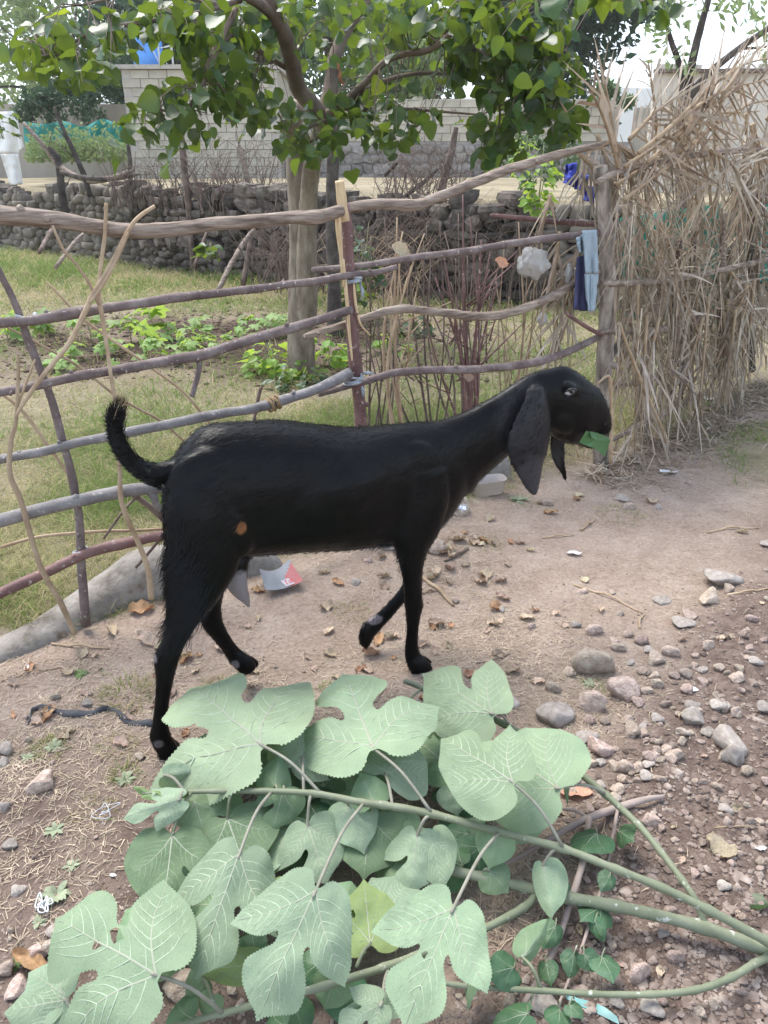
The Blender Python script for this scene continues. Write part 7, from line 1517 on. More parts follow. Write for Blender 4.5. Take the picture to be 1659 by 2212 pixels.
def frond(base, tip, side, n, ll, droop, mat, sag=.12, up=Vector((0, 0, 1)), spread=1.0, wd=.0075, rach=True):
    """rachis from base to tip with leaflets on both sides that fan out and hang"""
    base, tip = Vector(base), Vector(tip); ax = tip - base; L_ = ax.length; ax.normalize(); sd = ax.cross(side).normalized()
    mid = (base + tip) / 2 + Vector((0, 0, sag * L_)); S = [Vector(q) for q in crom([tuple(base), tuple(mid), tuple(tip)], 7)]
    vs_, fs_ = [], []
    for k in range(n):
        f = .08 + .92 * k / n; i = min(len(S) - 2, int(f * (len(S) - 1))); p = S[i].lerp(S[i + 1], f * (len(S) - 1) - i)
        for sg in (-1, 1):
            if rp.random() < .12: continue
            d_ = (ax * rp.uniform(.45, 1.0) + sd * sg * rp.uniform(.35, 1.0) * spread + side * rp.gauss(0, .3)).normalized(); l_ = ll * rp.uniform(.55, 1.15) * (1.15 - .6 * abs(f - .45)); w = wd * rp.uniform(.6, 1.25)
            dr = droop * rp.uniform(.4, 1.3); ws = d_.cross(Vector((rp.gauss(0, 1), rp.gauss(0, 1), rp.gauss(0, 1)))).normalized(); b0 = len(vs_)
            kink = rp.random() < .15; ns = 4
            for j in range(ns + 1):
                g = j / ns; c_ = p + d_ * l_ * g + Vector((0, 0, -dr * l_ * g * g)) + (Vector((rp.gauss(0, .03), rp.gauss(0, .03), -.05 * g)) if kink and j == 3 else Vector((0, 0, 0)))
                ww = w * (1 - .9 * g ** 2); ws = (ws + Vector((rp.gauss(0, .05), rp.gauss(0, .05), rp.gauss(0, .05)))).normalized(); vs_ += [c_ - ws * ww, c_ + ws * ww]
            for j in range(ns): a = b0 + 2 * j; fs_.append((a, a + 1, a + 3, a + 2))
    o = obj('frond', mesh('frond', vs_, fs_, mat, False), screen)
    if rach: mb = MB(); mb.tube(S, [.011 * (1 - .75 * i / len(S)) for i in range(len(S))], 6); mb.build('rachis', m_rach, o)
    return o
# main body: fronds leaning in the screen, leaflets hanging down to the right
for k in range(26):
    px, py = (rp.uniform(1335, 1640) if k % 3 else rp.uniform(1560, 1680)), (rp.uniform(320, 600) if k % 3 else rp.choice([rp.uniform(220, 330), rp.uniform(560, 680)])); off = rp.uniform(-.22, .05); b_ = scr(px, py, off)
    a = math.radians(rp.uniform(-80, -15)); ln = rp.uniform(.55, 1.0); t_ = b_ + SD * (ln * math.cos(a)) + Vector((0, 0, ln * math.sin(a))) + SN * rp.uniform(-.1, .1)
    frond(b_, t_, SN, 20, rp.uniform(.28, .46), rp.uniform(.02, .30), m_frond if rp.random() < .62 else m_frond2, .08, wd=.0085)
# upper fronds sweeping out sideways above the screen
for (bx, by, tx, ty, n, ll) in [(1380, 330, 1660, 170, 34, .34), (1350, 360, 1640, 240, 34, .36), (1420, 300, 1690, 120, 30, .30), (1330, 400, 1600, 300, 34, .36), (1470, 330, 1700, 210, 30, .34), (1330, 330, 1300, 150, 16, .26), (1420, 300, 1400, 130, 14, .26), (1340, 380, 1270, 180, 14, .26), (1360, 300, 1480, 200, 30, .32), (1400, 350, 1560, 260, 34, .34), (1470, 300, 1600, 190, 30, .32), (1350, 430, 1520, 340, 34, .34)]:
    frond(scr(bx, by, rp.uniform(-.1, .15)), scr(tx, ty, rp.uniform(-.15, .1)), SN, int(n * .55), ll * 1.1, rp.uniform(.0, .18), m_frond if rp.random() < .7 else m_frond2, .05, spread=.8)
# hanging bunches beside the weathered post
for (bx, by, tx, ty, n, ll) in [(1290, 290, 1330, 430, 30, .26), (1275, 320, 1255, 420, 24, .22), (1250, 330, 1300, 400, 20, .24), (1320, 300, 1400, 400, 26, .28), (1255, 560, 1180, 800, 18, .26), (1240, 640, 1200, 780, 16, .24), (1270, 500, 1215, 640, 16, .24), (1190, 420, 1160, 520, 10, .22), (1210, 500, 1190, 640, 12, .25)]:
    frond(fence(bx, by, -.12 + rp.uniform(-.05, .05)), fence(tx, ty, -.10 + rp.uniform(-.05, .05)), FN, int(n * .6), ll, rp.uniform(.25, .6), m_frond if rp.random() < .75 else m_frond2, .06, spread=.6)
# lower skirt: fronds leaning from the bars down to the ground
for k in range(22):
    px = rp.uniform(1345, 1650); b_ = scr(px, rp.uniform(560, 700), rp.uniform(-.1, .1)); u = (b_ - SA).dot(SD) + rp.uniform(-.25, .35); t_ = SA + SD * u + SN * rp.uniform(-.05, .25) + Vector((0, 0, rp.uniform(.02, .35)))
    frond(b_, t_, SN, 9, rp.uniform(.28, .45), rp.uniform(.1, .5), m_frond if rp.random() < .55 else m_frond2, .02, spread=.55)
for k in range(14):
    u = rp.uniform(2.75, 4.6); b_ = SA + SD * u + SN * rp.uniform(-.2, .1) + Vector((0, 0, rp.uniform(1.0, 1.8))); a = math.radians(rp.uniform(-80, 10)); ln = rp.uniform(.6, 1.0)
    frond(b_, b_ + SD * (ln * math.cos(a)) + Vector((0, 0, ln * math.sin(a))), SN, 18, rp.uniform(.3, .46), rp.uniform(.05, .3), m_frond if rp.random() < .6 else m_frond2, .06)
# loose strips woven all through
n = 1500; B_, D_, L_ = [], [], []
for _ in range(n):
    px, py = rp.uniform(1328, 1680), rp.triangular(240, 980, 620); q = scr(px, py, rp.uniform(-.2, .1))
    if q.z < .05 or q.z > 1.95 or (px > 1570 and 400 < py < 550): continue
    a = math.radians(rp.gauss(-62, 38)); B_.append(tuple(q)); D_.append(tuple(SD * math.cos(a) + Vector((0, 0, math.sin(a))) + SN * rp.gauss(0, .25))); L_.append(rp.uniform(.15, .5))
me_ = blades('loose_strips', B_, D_, L_, NR.uniform(.003, .008, len(B_)), [m_frond, m_frond2], .08, 3, (NR.random(len(B_)) > .6).astype(int)); o = obj('loose_strips', me_, screen); o['kind'] = 'stuff'
# a few bent stalks at the foot, in front of the screen
for (pts, th) in [([(1452, 985), (1430, 930), (1400, 860), (1360, 760), (1340, 700)], [14, 11, 9, 7, 5]), ([(1318, 1000), (1322, 900), (1318, 830), (1312, 812), (1290, 830)], [9, 8, 8, 7, 4]), ([(1250, 985), (1240, 940), (1228, 900)], [6, 5, 4]), ([(1262, 990), (1275, 940), (1270, 905)], [6, 5, 4])]:
    pole('bent_stalk', pts, th, m_pale, screen, .12, 7, place=lambda x, y, o: scr(x, y, o))
# dry leaf mould heaped along the foot
sp_ = []
for _ in range(2600):
    u = rp.uniform(-.3, 2.4); off = abs(rp.gauss(0, .16)); q = SA + SD * u + SN * off; sp_.append((q.x, q.y, gz(q.x, q.y) + rp.uniform(0, .05) * max(0, 1 - off * 3)))
o = obj('palm_litter', blades('palm_litter', sp_, flat_dirs(len(sp_), .5), NR.uniform(.04, .16, len(sp_)), NR.uniform(.002, .006, len(sp_)), [m_frond, m_frond2], .25, 2, (NR.random(len(sp_)) > .5).astype(int))); tag(o, 'dry palm litter heaped along the foot of the palm screen', 'litter', kind='stuff')
# teal net sheets behind the screen
def net2(label, corners, off, dn=.03):
    n, m_ = 12, 8; vs_, fs_ = [], []; (a, b_, c_, d_) = corners
    for i in range(n + 1):
        for j in range(m_ + 1):
            f, g = i / n, j / m_; x = (a[0] * (1 - f) + b_[0] * f) * (1 - g) + (d_[0] * (1 - f) + c_[0] * f) * g; y = (a[1] * (1 - f) + b_[1] * f) * (1 - g) + (d_[1] * (1 - f) + c_[1] * f) * g
            vs_.append(scr(x, y, off + dn * math.sin(i * 1.3 + j * .8)))
    for i in range(n):
        for j in range(m_): q = i * (m_ + 1) + j; fs_.append((q, q + 1, q + m_ + 2, q + m_ + 1))
    o = obj('shade_net', mesh('shade_net', vs_, fs_, m_net)); so = o.modifiers.new('t', 'SOLIDIFY'); so.thickness = .004; tag(o, label, 'net')
m_net.name = 'teal_shade_net'
net2('teal net stretched behind the middle of the palm screen', [(1340, 470), (1560, 440), (1560, 700), (1350, 690)], -.35)
net2('pale teal net showing beyond the end of the palm screen', [(1585, 425), (1720, 400), (1720, 620), (1585, 600)], -.25)
# shed behind, built of pale boards and sheets
m_sheet = pmat('weathered_sheet', [(0.3, (0.36, 0.30, 0.24)), (0.5, (0.50, 0.45, 0.38)), (0.75, (0.60, 0.56, 0.50))], scale=1.2, stretch=(2, 1, .3), rough=.85, bump=.3, bscale=14, dist=.02, rnd=.2)
sh = empty('board_shed', on_y(1540, 300, 13)); tag(sh, 'patched shed of pale weathered boards behind the palm screen', 'shed')
x = on_y(1412, 200, 13).x
while x < on_y(1800, 200, 13).x:
    w = rp.uniform(.28, .5); z1 = on_y(1412, 140 + rp.uniform(-6, 14), 13).z; v_, f_ = boxv(x + .008, x + w - .008, 13 + rp.uniform(-.02, .02), 13.06, 1.0, z1); obj('board', mesh('board', v_, f_, m_sheet, False), sh); x += w
v_, f_ = boxv(on_y(1405, 200, 13).x, on_y(1800, 200, 13).x, 12.9, 13.0, on_y(1412, 158, 13).z, on_y(1412, 150, 13).z); obj('top_beam', mesh('top_beam', v_, f_, m_brown, False), sh)
# roadside tree limbs rising behind the screen
rtz = empty('bare_limbed_tree', on_y(1490, 420, 8.5)); tag(rtz, 'forked tree with dark bare limbs rising behind the palm screen', 'tree')
for nm, pts, th in [('trunk', [(1478, 480, 8.5), (1476, 380, 8.5), (1478, 290, 8.5), (1480, 215, 8.5)], [34, 32, 30, 28]), ('limb', [(1480, 230, 8.5), (1496, 130, 8.5), (1516, 50, 8.5), (1536, -20, 8.5)], [24, 18, 15, 12]), ('limb', [(1480, 220, 8.5), (1530, 160, 8.4), (1590, 110, 8.3), (1640, 75, 8.2), (1690, 40, 8.2)], [20, 16, 14, 13, 12]), ('limb', [(1478, 240, 8.5), (1470, 150, 8.6), (1450, 90, 8.6), (1437, 40, 8.6)], [18, 13, 11, 6]), ('limb', [(1600, 105, 8.3), (1640, 103, 8.3), (1670, 98, 8.3)], [6, 5, 3])]:
    o, _ = limb(nm, pts, th, m_dark if nm == 'limb' else m_brown, None); o.parent = rtz; o.matrix_parent_inverse = Matrix.Translation(-Vector(rtz.location))
pts = []
for (x, y, sx, sy, n) in [(1445, 45, 18, 22, 34), (1425, 85, 16, 26, 34), (1485, 130, 14, 26, 36), (1500, 0, 40, 12, 30), (1600, 15, 45, 22, 60), (1645, 60, 18, 26, 22), (1655, 120, 8, 20, 20)]:
    for _ in range(n): pts.append(tuple(on_y(rp.gauss(x, sx), rp.gauss(y, sy), 8.5 + rp.gauss(0, .3))))
o = leafcloud('crown', pts, .11, m_f3, rtz, .35); o['kind'] = 'stuff'
# ------------------------------------------------------------------ seedlings in the dug bed and leafy weeds by the tree
m_sl = leafmat('seedling_leaf', (0.16, 0.28, 0.06), (0.22, 0.33, 0.11), rough=.5, trans=.42, tcol=(.40, .55, .10), rnd=.25, spec=.3)
m_st = pmat('seedling_stem', [(0.3, (0.20, 0.24, 0.10)), (0.7, (0.30, 0.30, 0.16))], scale=12, rough=.7, bump=0)
def star_leaf(seed, lobes=5):
    rr = random.Random(seed); vs_ = [(0, .12, 0)]; n = lobes * 4
    for i in range(n + 1):
        a = math.radians(-140 + 280 * i / n); ph = (i % 4) / 4.0; r_ = (.62 if i % 4 == 2 else (.34 if i % 4 == 0 else .5)) * (1 - .18 * abs(a) / 2.4) * rr.uniform(.9, 1.1)
        vs_.append((r_ * math.sin(a), .12 + r_ * math.cos(a), -.35 * r_ * r_ + .05 * rr.uniform(-1, 1)))
    return mesh('seedling_leaf', vs_, [(0, i + 1, i + 2) for i in range(n)], m_sl, True)
STAR = [star_leaf(k) for k in range(5)]
rm = random.Random(17)
def orient(o, p, d_, s_, parent):
    y = Vector(d_).normalized(); up = Vector((0, 0, 1)); x = y.cross(up).normalized(); z = x.cross(y)
    M = Matrix((x, y, z)).transposed(); o.matrix_parent_inverse = Matrix.Identity(4)
    o.matrix_basis = Matrix.Translation(Vector(p) - Vector(parent.location)) @ (M @ Matrix.Rotation(rm.gauss(0, .4), 3, 'Y') @ Matrix.Diagonal((s_, s_, s_))).to_4x4()
SEED = [(60, 735, 70), (18, 735, 60), (160, 775, 60), (200, 745, 75), (232, 770, 60), (120, 800, 55), (335, 738, 95), (318, 785, 85), (350, 790, 70), (285, 745, 70), (440, 728, 55), (415, 750, 60), (455, 750, 40), (530, 728, 50), (555, 735, 45), (590, 725, 60), (615, 712, 45), (470, 770, 40), (255, 810, 40), (145, 815, 50), (430, 775, 60), (95, 720, 60), (395, 790, 45), (500, 745, 35), (370, 735, 45)]
SMARKS = [(30, 720, 'beside the leaning purple post'), (190, 750, 'behind the slanting tan sticks'), (330, 740, 'under the second rail, in the thick clump'), (440, 745, 'above the hanging side shoot'), (560, 725, 'towards the mulberry trunk'), (130, 800, 'at its near grassy edge')]
for i, (x, y, h) in enumerate(SEED):
    g = on_z(x, y, .05); g.z = gz(g.x, g.y); H_ = h * (g - CAM).dot(FWD) / FPX; e = empty('seedling', g); tag(e, ('%s lobed-leaf seedling in the dug bed %s' % ('tall' if h > 65 else ('middling' if h > 45 else 'small'), near(x, y, SMARKS))), 'plant', 'seedlings in the dug bed')
    mb = MB(); top = g + Vector((rm.gauss(0, .03), rm.gauss(0, .03), H_ * .8)); mb.tube([g, (g + top) / 2 + Vector((.01, 0, 0)), top], [.006, .005, .003], 6); mb.build('stem', m_st, e)
    for k in range(rm.randint(7, 11)):
        f = rm.uniform(.3, 1); a = rm.uniform(0, 6.28); s0 = g.lerp(top, f); d_ = Vector((math.cos(a), math.sin(a), rm.uniform(-.1, .6))); p = s0 + d_ * H_ * rm.uniform(.12, .32)
        o = obj('leaf', rm.choice(STAR), e, world=False); orient(o, p, Vector((math.cos(a), math.sin(a), rm.uniform(-.7, .1))), H_ * rm.uniform(.40, .66), e)
def leafy(px, py, wpx, hpx, n, size, label, mat_meshes, z=.03, off_y=None):
    g = on_z(px, py, z) if off_y is None else on_y(px, py, off_y); e = empty('leafy_weed', g); tag(e, label, 'plant'); k = (g - CAM).dot(FWD) / FPX; rx, hh = wpx * k * .5, hpx * k
    for q in range(6):
        a = rm.uniform(0, 6.28); mb = MB(); t_ = g + Vector((math.cos(a) * rx * rm.random(), math.sin(a) * rx * .6, hh * rm.uniform(.5, 1))); mb.tube([g + Vector((rm.gauss(0, rx * .2), 0, 0)), (g + t_) / 2, t_], [.004, .003, .002], 5); mb.build('stem', m_st, e)
    for q in range(n):
        a = rm.uniform(0, 6.28); r_ = rx * math.sqrt(rm.random()); p = g + Vector((math.cos(a) * r_, math.sin(a) * r_ * .7, hh * rm.uniform(.08, 1) * (1 - .5 * r_ / rx)))
        o = obj('leaf', rm.choice(mat_meshes), e, world=False); orient(o, p, Vector((math.cos(a), math.sin(a), rm.uniform(-.6, .3))), size * rm.uniform(.6, 1.3), e)
m_brt = leafmat('bright_weed_leaf', (0.17, 0.29, 0.055), rough=.5, trans=.4, tcol=(.45, .6, .08), rnd=.25)
BRT = [mesh('bright_leaf', v_, f_, m_brt) for v_, f_ in SLV[:4]]; DKL = [mesh('dark_weed_leaf', v_, f_, m_tl) for v_, f_ in SLV[:3]]
leafy(600, 812, 130, 95, 85, .085, 'bright green leafy weeds before the foot of the mulberry trunk', BRT)
leafy(705, 800, 90, 85, 55, .085, 'bright green weeds between the mulberry trunk and the red brown post', BRT)
leafy(640, 840, 110, 60, 50, .08, 'low dark weeds round the foot of the mulberry trunk', DKL)
leafy(780, 660, 80, 170, 85, .11, 'green climbing weed against the stone wall beside the red brown post', DKL, off_y=8.4)
leafy(750, 640, 60, 90, 30, .12, 'pale leafy weed under the climbing weed at the wall foot', BRT, off_y=8.2)
leafy(900, 730, 70, 50, 30, .10, 'broad leaved weed at the wall foot behind the bare shrub', DKL)
leafy(850, 770, 70, 60, 30, .08, 'light green weed beside the tan bare shrub', BRT)
leafy(455, 560, 40, 40, 14, .16, 'big-leaved weed at the wall foot beside the prop sticks', DKL, off_y=10.4)
leafy(1160, 470, 70, 150, 70, .07, 'slender green sapling beside the palm screen', BRT, off_y=6.2)
leafy(1130, 390, 50, 120, 45, .07, 'thin green sapling in front of the block wall', BRT, off_y=9.6)
leafy(5, 300, 60, 110, 40, .12, 'drooping leafy bough in front of the hanging white shirt', DKL, off_y=10.5)
# ------------------------------------------------------------------ cloth, bags and rubbish
def cloth(name, quad, place, mat, label, cat, amp=.012, n=10, m_=14, waves=2.4, parent=None, thick=.006):
    """hanging cloth between four pixel corners: top-left, top-right, bottom-right, bottom-left"""
    (a, b_, c_, d_) = quad; vs_, fs_ = [], []
    for j in range(m_ + 1):
        g = j / m_
        for i in range(n + 1):
            f = i / n; x = (a[0] * (1 - f) + b_[0] * f) * (1 - g) + (d_[0] * (1 - f) + c_[0] * f) * g; y = (a[1] * (1 - f) + b_[1] * f) * (1 - g) + (d_[1] * (1 - f) + c_[1] * f) * g
            vs_.append(place(x, y, amp * math.sin(f * waves * math.pi + g * 1.5) * (.4 + .6 * g) + amp * .5 * mnoise.noise(Vector((f * 4, g * 5, a[0])))))
    for j in range(m_):
        for i in range(n): q = j * (n + 1) + i; fs_.append((q, q + 1, q + n + 2, q + n + 1))
    o = obj(name, mesh(name, vs_, fs_, mat), parent); so = o.modifiers.new('t', 'SOLIDIFY'); so.thickness = thick
    if label: tag(o, label, cat)
    return o
m_gcl = pmat('grey_knit_cloth', [(0.3, (0.24, 0.31, 0.36)), (0.7, (0.34, 0.41, 0.455))], scale=14, rough=.95, bump=.5, bscale=260, dist=.003)
m_ncl = pmat('navy_cloth', [(0.3, (0.045, 0.05, 0.115)), (0.7, (0.085, 0.09, 0.17))], scale=10, rough=.95, bump=.4, bscale=200, dist=.003)
m_bcl = pmat('royal_blue_cloth', [(0.3, (0.03, 0.045, 0.30)), (0.7, (0.06, 0.085, 0.46))], scale=10, rough=.9, bump=.4, bscale=100, dist=.004)
m_wcl = pmat('white_cloth', [(0.3, (0.68, 0.66, 0.63)), (0.7, (0.80, 0.78, 0.75))], scale=4, rough=.9, bump=.3, bscale=40, dist=.01)
fp = lambda x, y, o: fence(x, y, .05 + o)
tr = cloth('grey_trousers', ((1258, 498), (1288, 496), (1291, 590), (1264, 590)), fp, m_gcl, 'worn grey blue trousers hung over the rail by the weathered post', 'trousers')
cloth('trouser_leg', ((1264, 592), (1279, 592), (1278, 672), (1270, 673)), fp, m_gcl, None, None, parent=tr); cloth('trouser_leg', ((1280, 592), (1291, 592), (1286, 671), (1279, 672)), fp, m_gcl, None, None, parent=tr, waves=1.5)
cloth('waist_bunch', ((1246, 515), (1262, 505), (1266, 548), (1250, 545)), lambda x, y, o: fence(x, y, .02 + o), m_gcl, None, None, parent=tr, amp=.03)
cloth('navy_cloth', ((1246, 556), (1262, 550), (1268, 672), (1238, 668)), lambda x, y, o: fence(x, y, .0 + o), m_ncl, 'dark navy cloth hanging beside the grey trousers', 'cloth')
for (q, lb) in [(((1222, 355), (1245, 352), (1240, 405), (1218, 395)), 'small royal blue cloth caught in the palm leaves'), (((1243, 375), (1270, 380), (1270, 415), (1240, 408)), 'bunched royal blue cloth beside the black-topped post'), (((1262, 405), (1284, 402), (1284, 440), (1262, 432)), 'bright blue rag below the bunched blue cloth')]:
    cloth('blue_cloth', q, lambda x, y, o: on_y(x, y, 5.2 + o * 6), m_bcl, lb, 'cloth', amp=.02)
# white shirt hung at the far end of the wall
shp = lambda x, y, o: on_y(x, y, 12.5 + o * 3)
sh_ = cloth('white_shirt', ((-6, 242), (30, 240), (42, 330), (-6, 330)), shp, m_wcl, 'long white shirt hung up to dry beyond the stone wall', 'shirt', amp=.02)
cloth('sleeve', ((26, 250), (38, 262), (52, 320), (40, 326)), shp, m_wcl, None, None, parent=sh_); cloth('shirt_tail', ((0, 332), (40, 332), (50, 398), (22, 400)), shp, m_wcl, None, None, parent=sh_, amp=.025)
# white plastic bags
m_bag = leafmat('white_plastic_bag', (0.44, 0.42, 0.40), rough=.35, trans=.35, tcol=(.8, .78, .75), rnd=.05, spec=.5, mottle=.08)
def bag(px, py, wpx, hpx, place, label, seed):
    c_ = place(px, py); k = (c_ - CAM).dot(FWD) / FPX; bm = bmesh.new(); bmesh.ops.create_icosphere(bm, subdivisions=4, radius=1)
    for v in bm.verts:
        d_ = v.co.copy(); r_ = .9 + .34 * mnoise.noise(d_ * 1.9 + Vector((seed, 0, 0))) + .30 * abs(mnoise.noise(d_ * 4 + Vector((0, seed, 0)))) + .12 * abs(mnoise.noise(d_ * 11 + Vector((0, seed, 0)))); v.co = Vector((d_.x * wpx * .5 * k * r_, d_.y * wpx * .3 * k * r_, d_.z * hpx * .5 * k * r_)) + c_
    me_ = bpy.data.meshes.new('bag'); bm.to_mesh(me_); bm.free(); me_.materials.append(m_bag); me_.polygons.foreach_set('use_smooth', [True] * len(me_.polygons)); o = obj('plastic_bag', me_); tag(o, label, 'bag')
bag(1152, 568, 66, 62, lambda x, y: fence(x, y, -.12), 'crumpled white plastic bag caught among bare stems behind the fence', 2)
bag(1172, 690, 22, 26, lambda x, y: fence(x, y, -.12), 'small white plastic scrap below the crumpled bag', 5)
bag(1228, 590, 14, 40, lambda x, y: fence(x, y, -.05), 'thin white plastic strip beside the navy cloth', 8)
# red pole behind
o = pole('red_pole', [(1060, 466), (1120, 470), (1180, 476), (1240, 482), (1296, 485)], [8, 10, 12, 13, 13], m_red, None, -.25, 8); tag(o, 'short red brown pole lying level behind the weathered post', 'pole')
# clear plastic tub
m_tub, N, L, B = _nt('clear_tub_plastic'); B.inputs['Base Color'].default_value = (.72, .66, .62, 1); B.inputs['Roughness'].default_value = .25; B.inputs['Transmission Weight'].default_value = .55; B.inputs['IOR'].default_value = 1.25
tb = on_z(1050, 1070, 0); k = (tb - CAM).dot(FWD) / FPX; wx, wy, hz_ = 78 * k, 40 * k, 40 * k
tub = empty('plastic_tub', tb); tag(tub, 'clear plastic takeaway tub lying by the concrete block', 'tub')
vs_, fs_ = [], []
ca_, sa_ = math.cos(.2), math.sin(.2)
prof = [(.80, 0), (.86, .03), (1, 1), (1.06, 1.0), (1.06, 1.06), (.97, 1.04), (.83, .06), (.78, .03)]
for (f, z) in prof:
    for q in range(32):
        a = 2 * math.pi * q / 32; cx, cy = math.copysign(abs(math.cos(a)) ** .45, math.cos(a)), math.copysign(abs(math.sin(a)) ** .45, math.sin(a)); X, Y = cx * wx * .5 * f, cy * wy * .5 * f
        vs_.append(tb + Vector((X * ca_ - Y * sa_, X * sa_ + Y * ca_, .012 + z * hz_ * .8 + X * .06)))
for i in range(len(prof) - 1):
    for q in range(32): q2 = (q + 1) % 32; fs_.append((i * 32 + q, i * 32 + q2, (i + 1) * 32 + q2, (i + 1) * 32 + q))
fs_.append(tuple(range(31, -1, -1))); fs_.append(tuple((len(prof) - 1) * 32 + q for q in range(32)))
obj('tub_body', mesh('tub_body', vs_, fs_, m_tub), tub)
# foil scrap on the brick lump
m_foil = flat('foil', (.75, .76, .8), .2, .8); m_foil.node_tree.nodes['Principled BSDF'].inputs['Metallic'].default_value = .9
f0 = on_z(999, 1098, .10); o = obj('foil_scrap', crumple('foil_scrap', 14, m_foil, .8, .4)); o.location = f0; o.scale = (.045,) * 3; o.rotation_euler = (.8, 0, .3); tag(o, 'silver foil scrap stuck on the broken brick lump', 'foil')
# printed snack packet: grey mesh print, red corner, white panel with red letters
m_pk, N, L, B = _nt('grey_packet_print'); tc = N.new('ShaderNodeTexCoord'); mp = N.new('ShaderNodeMapping'); mp.inputs['Rotation'].default_value = (0, 0, .78); L.new(tc.outputs['UV'], mp.inputs['Vector'])
ck = N.new('ShaderNodeTexVoronoi'); ck.inputs['Scale'].default_value = 16; ck.inputs['Randomness'].default_value = .15; L.new(mp.outputs[0], ck.inputs['Vector'])
cr = N.new('ShaderNodeValToRGB'); cr.color_ramp.elements[0].position = .25; cr.color_ramp.elements[0].color = (.11, .12, .135, 1); cr.color_ramp.elements[1].position = .5; cr.color_ramp.elements[1].color = (.21, .22, .24, 1); L.new(ck.outputs['Distance'], cr.inputs['Fac']); L.new(cr.outputs[0], B.inputs['Base Color']); B.inputs['Roughness'].default_value = .3
m_pr = flat('packet_red', (.34, .085, .085), .45); m_pw = flat('packet_white', (.42, .40, .42), .5); m_ink = flat('packet_ink', (.45, .02, .04), .5)
PQ = [(561, 1242), (625, 1222), (655, 1262), (574, 1282)]
def pk(f, g, lift=0.0):
    x = (PQ[0][0] * (1 - f) + PQ[1][0] * f) * (1 - g) + (PQ[3][0] * (1 - f) + PQ[2][0] * f) * g; y = (PQ[0][1] * (1 - f) + PQ[1][1] * f) * (1 - g) + (PQ[3][1] * (1 - f) + PQ[2][1] * f) * g
    q = on_z(x, y, .02); q.z = .022 + .03 * (f - .5) ** 2 * 4 * (1 - g * .5) + lift; return q
n = 12; vs_ = [pk(i / n, j / n) for j in range(n + 1) for i in range(n + 1)]; fs_, mi = [], []
for j in range(n):
    for i in range(n): q = j * (n + 1) + i; fs_.append((q, q + 1, q + n + 2, q + n + 1)); mi.append(1 if (i >= 8 and j >= 2 and i + (n - j) * .1 > 8 and j - 2 >= (11 - i) * .9) else 0)
me_ = mesh('packet', vs_, fs_, [m_pk, m_pr], True, mi); uv = me_.uv_layers.new(name='UVMap')
for lp in me_.loops: uv.data[lp.index].uv = ((lp.vertex_index % (n + 1)) / n, (lp.vertex_index // (n + 1)) / n)
pko = obj('snack_packet', me_); tag(pko, 'torn grey snack packet with red corner lying under the goat belly', 'packet')
mb = MB(); P = [pk(.50, .62, .0025), pk(.72, .62, .0025), pk(.80, .96, .0025), pk(.56, .96, .0025)]; mb.add(P, [(3, 2, 1, 0)]); mb.build('printed_panel', m_pw, pko, False)
mb = MB()
for (f0_, f1_, g0_, g1_) in [(.60, .625, .68, .88), (.58, .66, .665, .69), (.59, .65, .87, .89), (.68, .70, .72, .88), (.68, .745, .87, .89), (.725, .745, .72, .88), (.755, .775, .74, .88)]:
    mb.add([pk(f0_, g0_, .0038), pk(f1_, g0_, .0038), pk(f1_, g1_, .0038), pk(f0_, g1_, .0038)], [(3, 2, 1, 0)])
mb.build('lettering', m_ink, pko, False)
# black strap on the dirt
m_str = pmat('black_strap_webbing', [(0.3, (0.045, 0.048, 0.055)), (0.7, (0.085, 0.088, 0.095))], scale=30, rough=.8, bump=.4, bscale=200, dist=.002)
S = crom([(62, 1552, .5), (66, 1530, 2.2), (85, 1524, 2.6), (120, 1530, 1.2), (160, 1534, .6), (195, 1530, 1.0), (225, 1521, 2.8), (245, 1523, 2.2), (275, 1545, 1.0), (305, 1548, 1.8), (330, 1548, .8)], 5); vs_, fs_ = [], []
for i, (x, y, t_) in enumerate(S):
    q = on_z(x, y, .008); q.z = gz(q.x, q.y) + .006 + .004 * math.sin(i * .7); w_ = .011; u_ = Vector((.1, math.cos(t_ * .5), math.sin(t_ * .5))).normalized(); vs_ += [q - u_ * w_, q + u_ * w_]
for i in range(len(S) - 1): fs_.append((2 * i, 2 * i + 1, 2 * i + 3, 2 * i + 2))
o = obj('black_strap', mesh('black_strap', vs_, fs_, m_str)); so = o.modifiers.new('t', 'SOLIDIFY'); so.thickness = .0018; tag(o, 'twisted black webbing strap lying on the dirt behind the hind hoof', 'strap')
# knots of white string
m_sw = pmat('white_string', [(0.3, (0.50, 0.53, 0.56)), (0.7, (0.68, 0.70, 0.72))], scale=40, rough=.9, bump=.3, bscale=200, dist=.002)
def tangle(px, py, wpx, n, label, seed, th=.0016, flat_=.6):
    g = on_z(px, py); g.z = gz(g.x, g.y) + .012; k = (g - CAM).dot(FWD) / FPX; r_ = wpx * k * .5; rr = random.Random(seed)
    P = [tuple(g + Vector((rr.gauss(0, .5) * r_, rr.gauss(0, .6) * r_, abs(rr.gauss(0, .35)) * r_ * flat_))) for _ in range(n)]; S = crom(P, 6); mb = MB(); mb.tube([Vector(q) for q in S], th, 5); o = mb.build('string_knot', m_sw); tag(o, label, 'string')
tangle(97, 1950, 34, 26, 'knot of white string caught in a bushy weed', 3); tangle(215, 1748, 70, 9, 'loose loop of thin white thread beside the young stem tip', 4, .0009, .15)
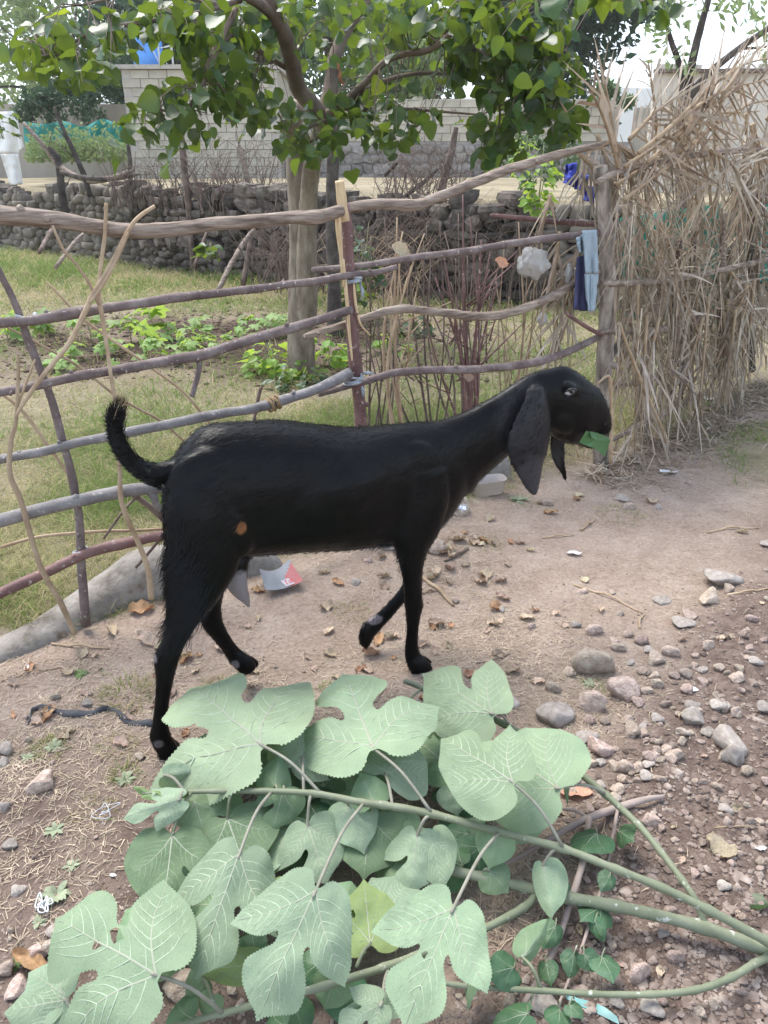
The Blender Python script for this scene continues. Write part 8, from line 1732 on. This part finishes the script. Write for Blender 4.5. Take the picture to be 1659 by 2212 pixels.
# scraps
m_pap = flat('paper_scrap', (.62, .62, .62), .8, .2)
for (x, y, w, mt, lb, cat) in [(57, 1441, 22, m_pap, 'small white paper scrap on the dirt below the kerb', 'paper'), (1495, 1498, 26, m_pap, 'white paper scrap on the gravel', 'paper'), (1640, 1845, 24, m_pap, 'white plastic scrap on the gravel near the cut stems', 'plastic'), (1240, 1195, 34, m_pap, 'pale plastic scrap trodden into the path', 'plastic'), (243, 1886, 16, m_pap, 'white chip of plaster beside the leafy branch', 'chip'), (1445, 1022, 40, m_pap, 'pale plastic wrapper on the verge grass', 'wrapper'), (1525, 880, 44, m_pap, 'crumpled white wrapper at the foot of the palm screen', 'wrapper')]:
    g = on_z(x, y); k = (g - CAM).dot(FWD) / FPX; o = obj('litter_scrap', crumple('litter_scrap', int(x), mt, .5, .22)); s_ = w * k; o.scale = (s_, s_, s_ * .6); o.location = (g.x, g.y, gz(g.x, g.y) + .004); o.rotation_euler = (0, 0, x % 5); tag(o, lb, cat)
m_tp = flat('teal_plastic', (.13, .30, .29), .4)
S = [on_z(x, y, .02 + .006 * math.sin(i * 2.1)) for i, (x, y) in enumerate([(1222, 2152), (1250, 2166), (1285, 2178), (1310, 2190), (1335, 2206)])]; vs_, fs_ = [], []
for i, q in enumerate(S): w_ = .007 + .004 * (i in (2, 3)); vs_ += [q + Vector((0, w_, .003)), q - Vector((0, w_, -.002))]
for i in range(len(S) - 1): fs_.append((2 * i, 2 * i + 1, 2 * i + 3, 2 * i + 2))
o = obj('teal_plastic_strip', mesh('teal_plastic_strip', vs_, fs_, m_tp)); tag(o, 'teal plastic strip lying under the lowest green stem', 'plastic')
o = obj('green_leaf', SL[1]); g = on_z(1652, 1975); o.location = (g.x, g.y, gz(g.x, g.y) + .012); o.scale = (.06,) * 3; o.rotation_euler = (-.1, 0, 1.2); tag(o, 'single dark green leaf lying alone on the gravel', 'leaf')
for (x, y, s_, lb) in [(1080, 568, .085, 'flat tan leaf caught on bare stems behind the fence'), (862, 540, .10, 'rolled tan leaf hanging on the bare stem beside the red brown post'), (1010, 775 + 40, .07, 'rust brown leaf caught low in the reddish shrub')]:
    o = obj('caught_leaf', crumple('caught_leaf', int(x), m_orange if x == 1080 else m_dead, .6, .15)); o.location = fence(x, y, -.1); o.scale = (s_,) * 3; o.rotation_euler = (1.3, .3, .6); tag(o, lb, 'leaf')
# ------------------------------------------------------------------ hazy air
m_hz = bpy.data.materials.new('haze_air'); m_hz.use_nodes = True; hn, hl = m_hz.node_tree.nodes, m_hz.node_tree.links; hn.clear()
h_out = hn.new('ShaderNodeOutputMaterial'); h_pv = hn.new('ShaderNodeVolumePrincipled'); h_pv.inputs['Color'].default_value = (.90, .93, .97, 1); h_pv.inputs['Density'].default_value = .0009; h_pv.inputs['Anisotropy'].default_value = .2
hl.new(h_pv.outputs['Volume'], h_out.inputs['Volume'])
v_, f_ = boxv(-1000, 1000, -40, 1040, -2, 230); o = obj('haze', mesh('haze', v_, f_, m_hz, False)); tag(o, kind='stuff')
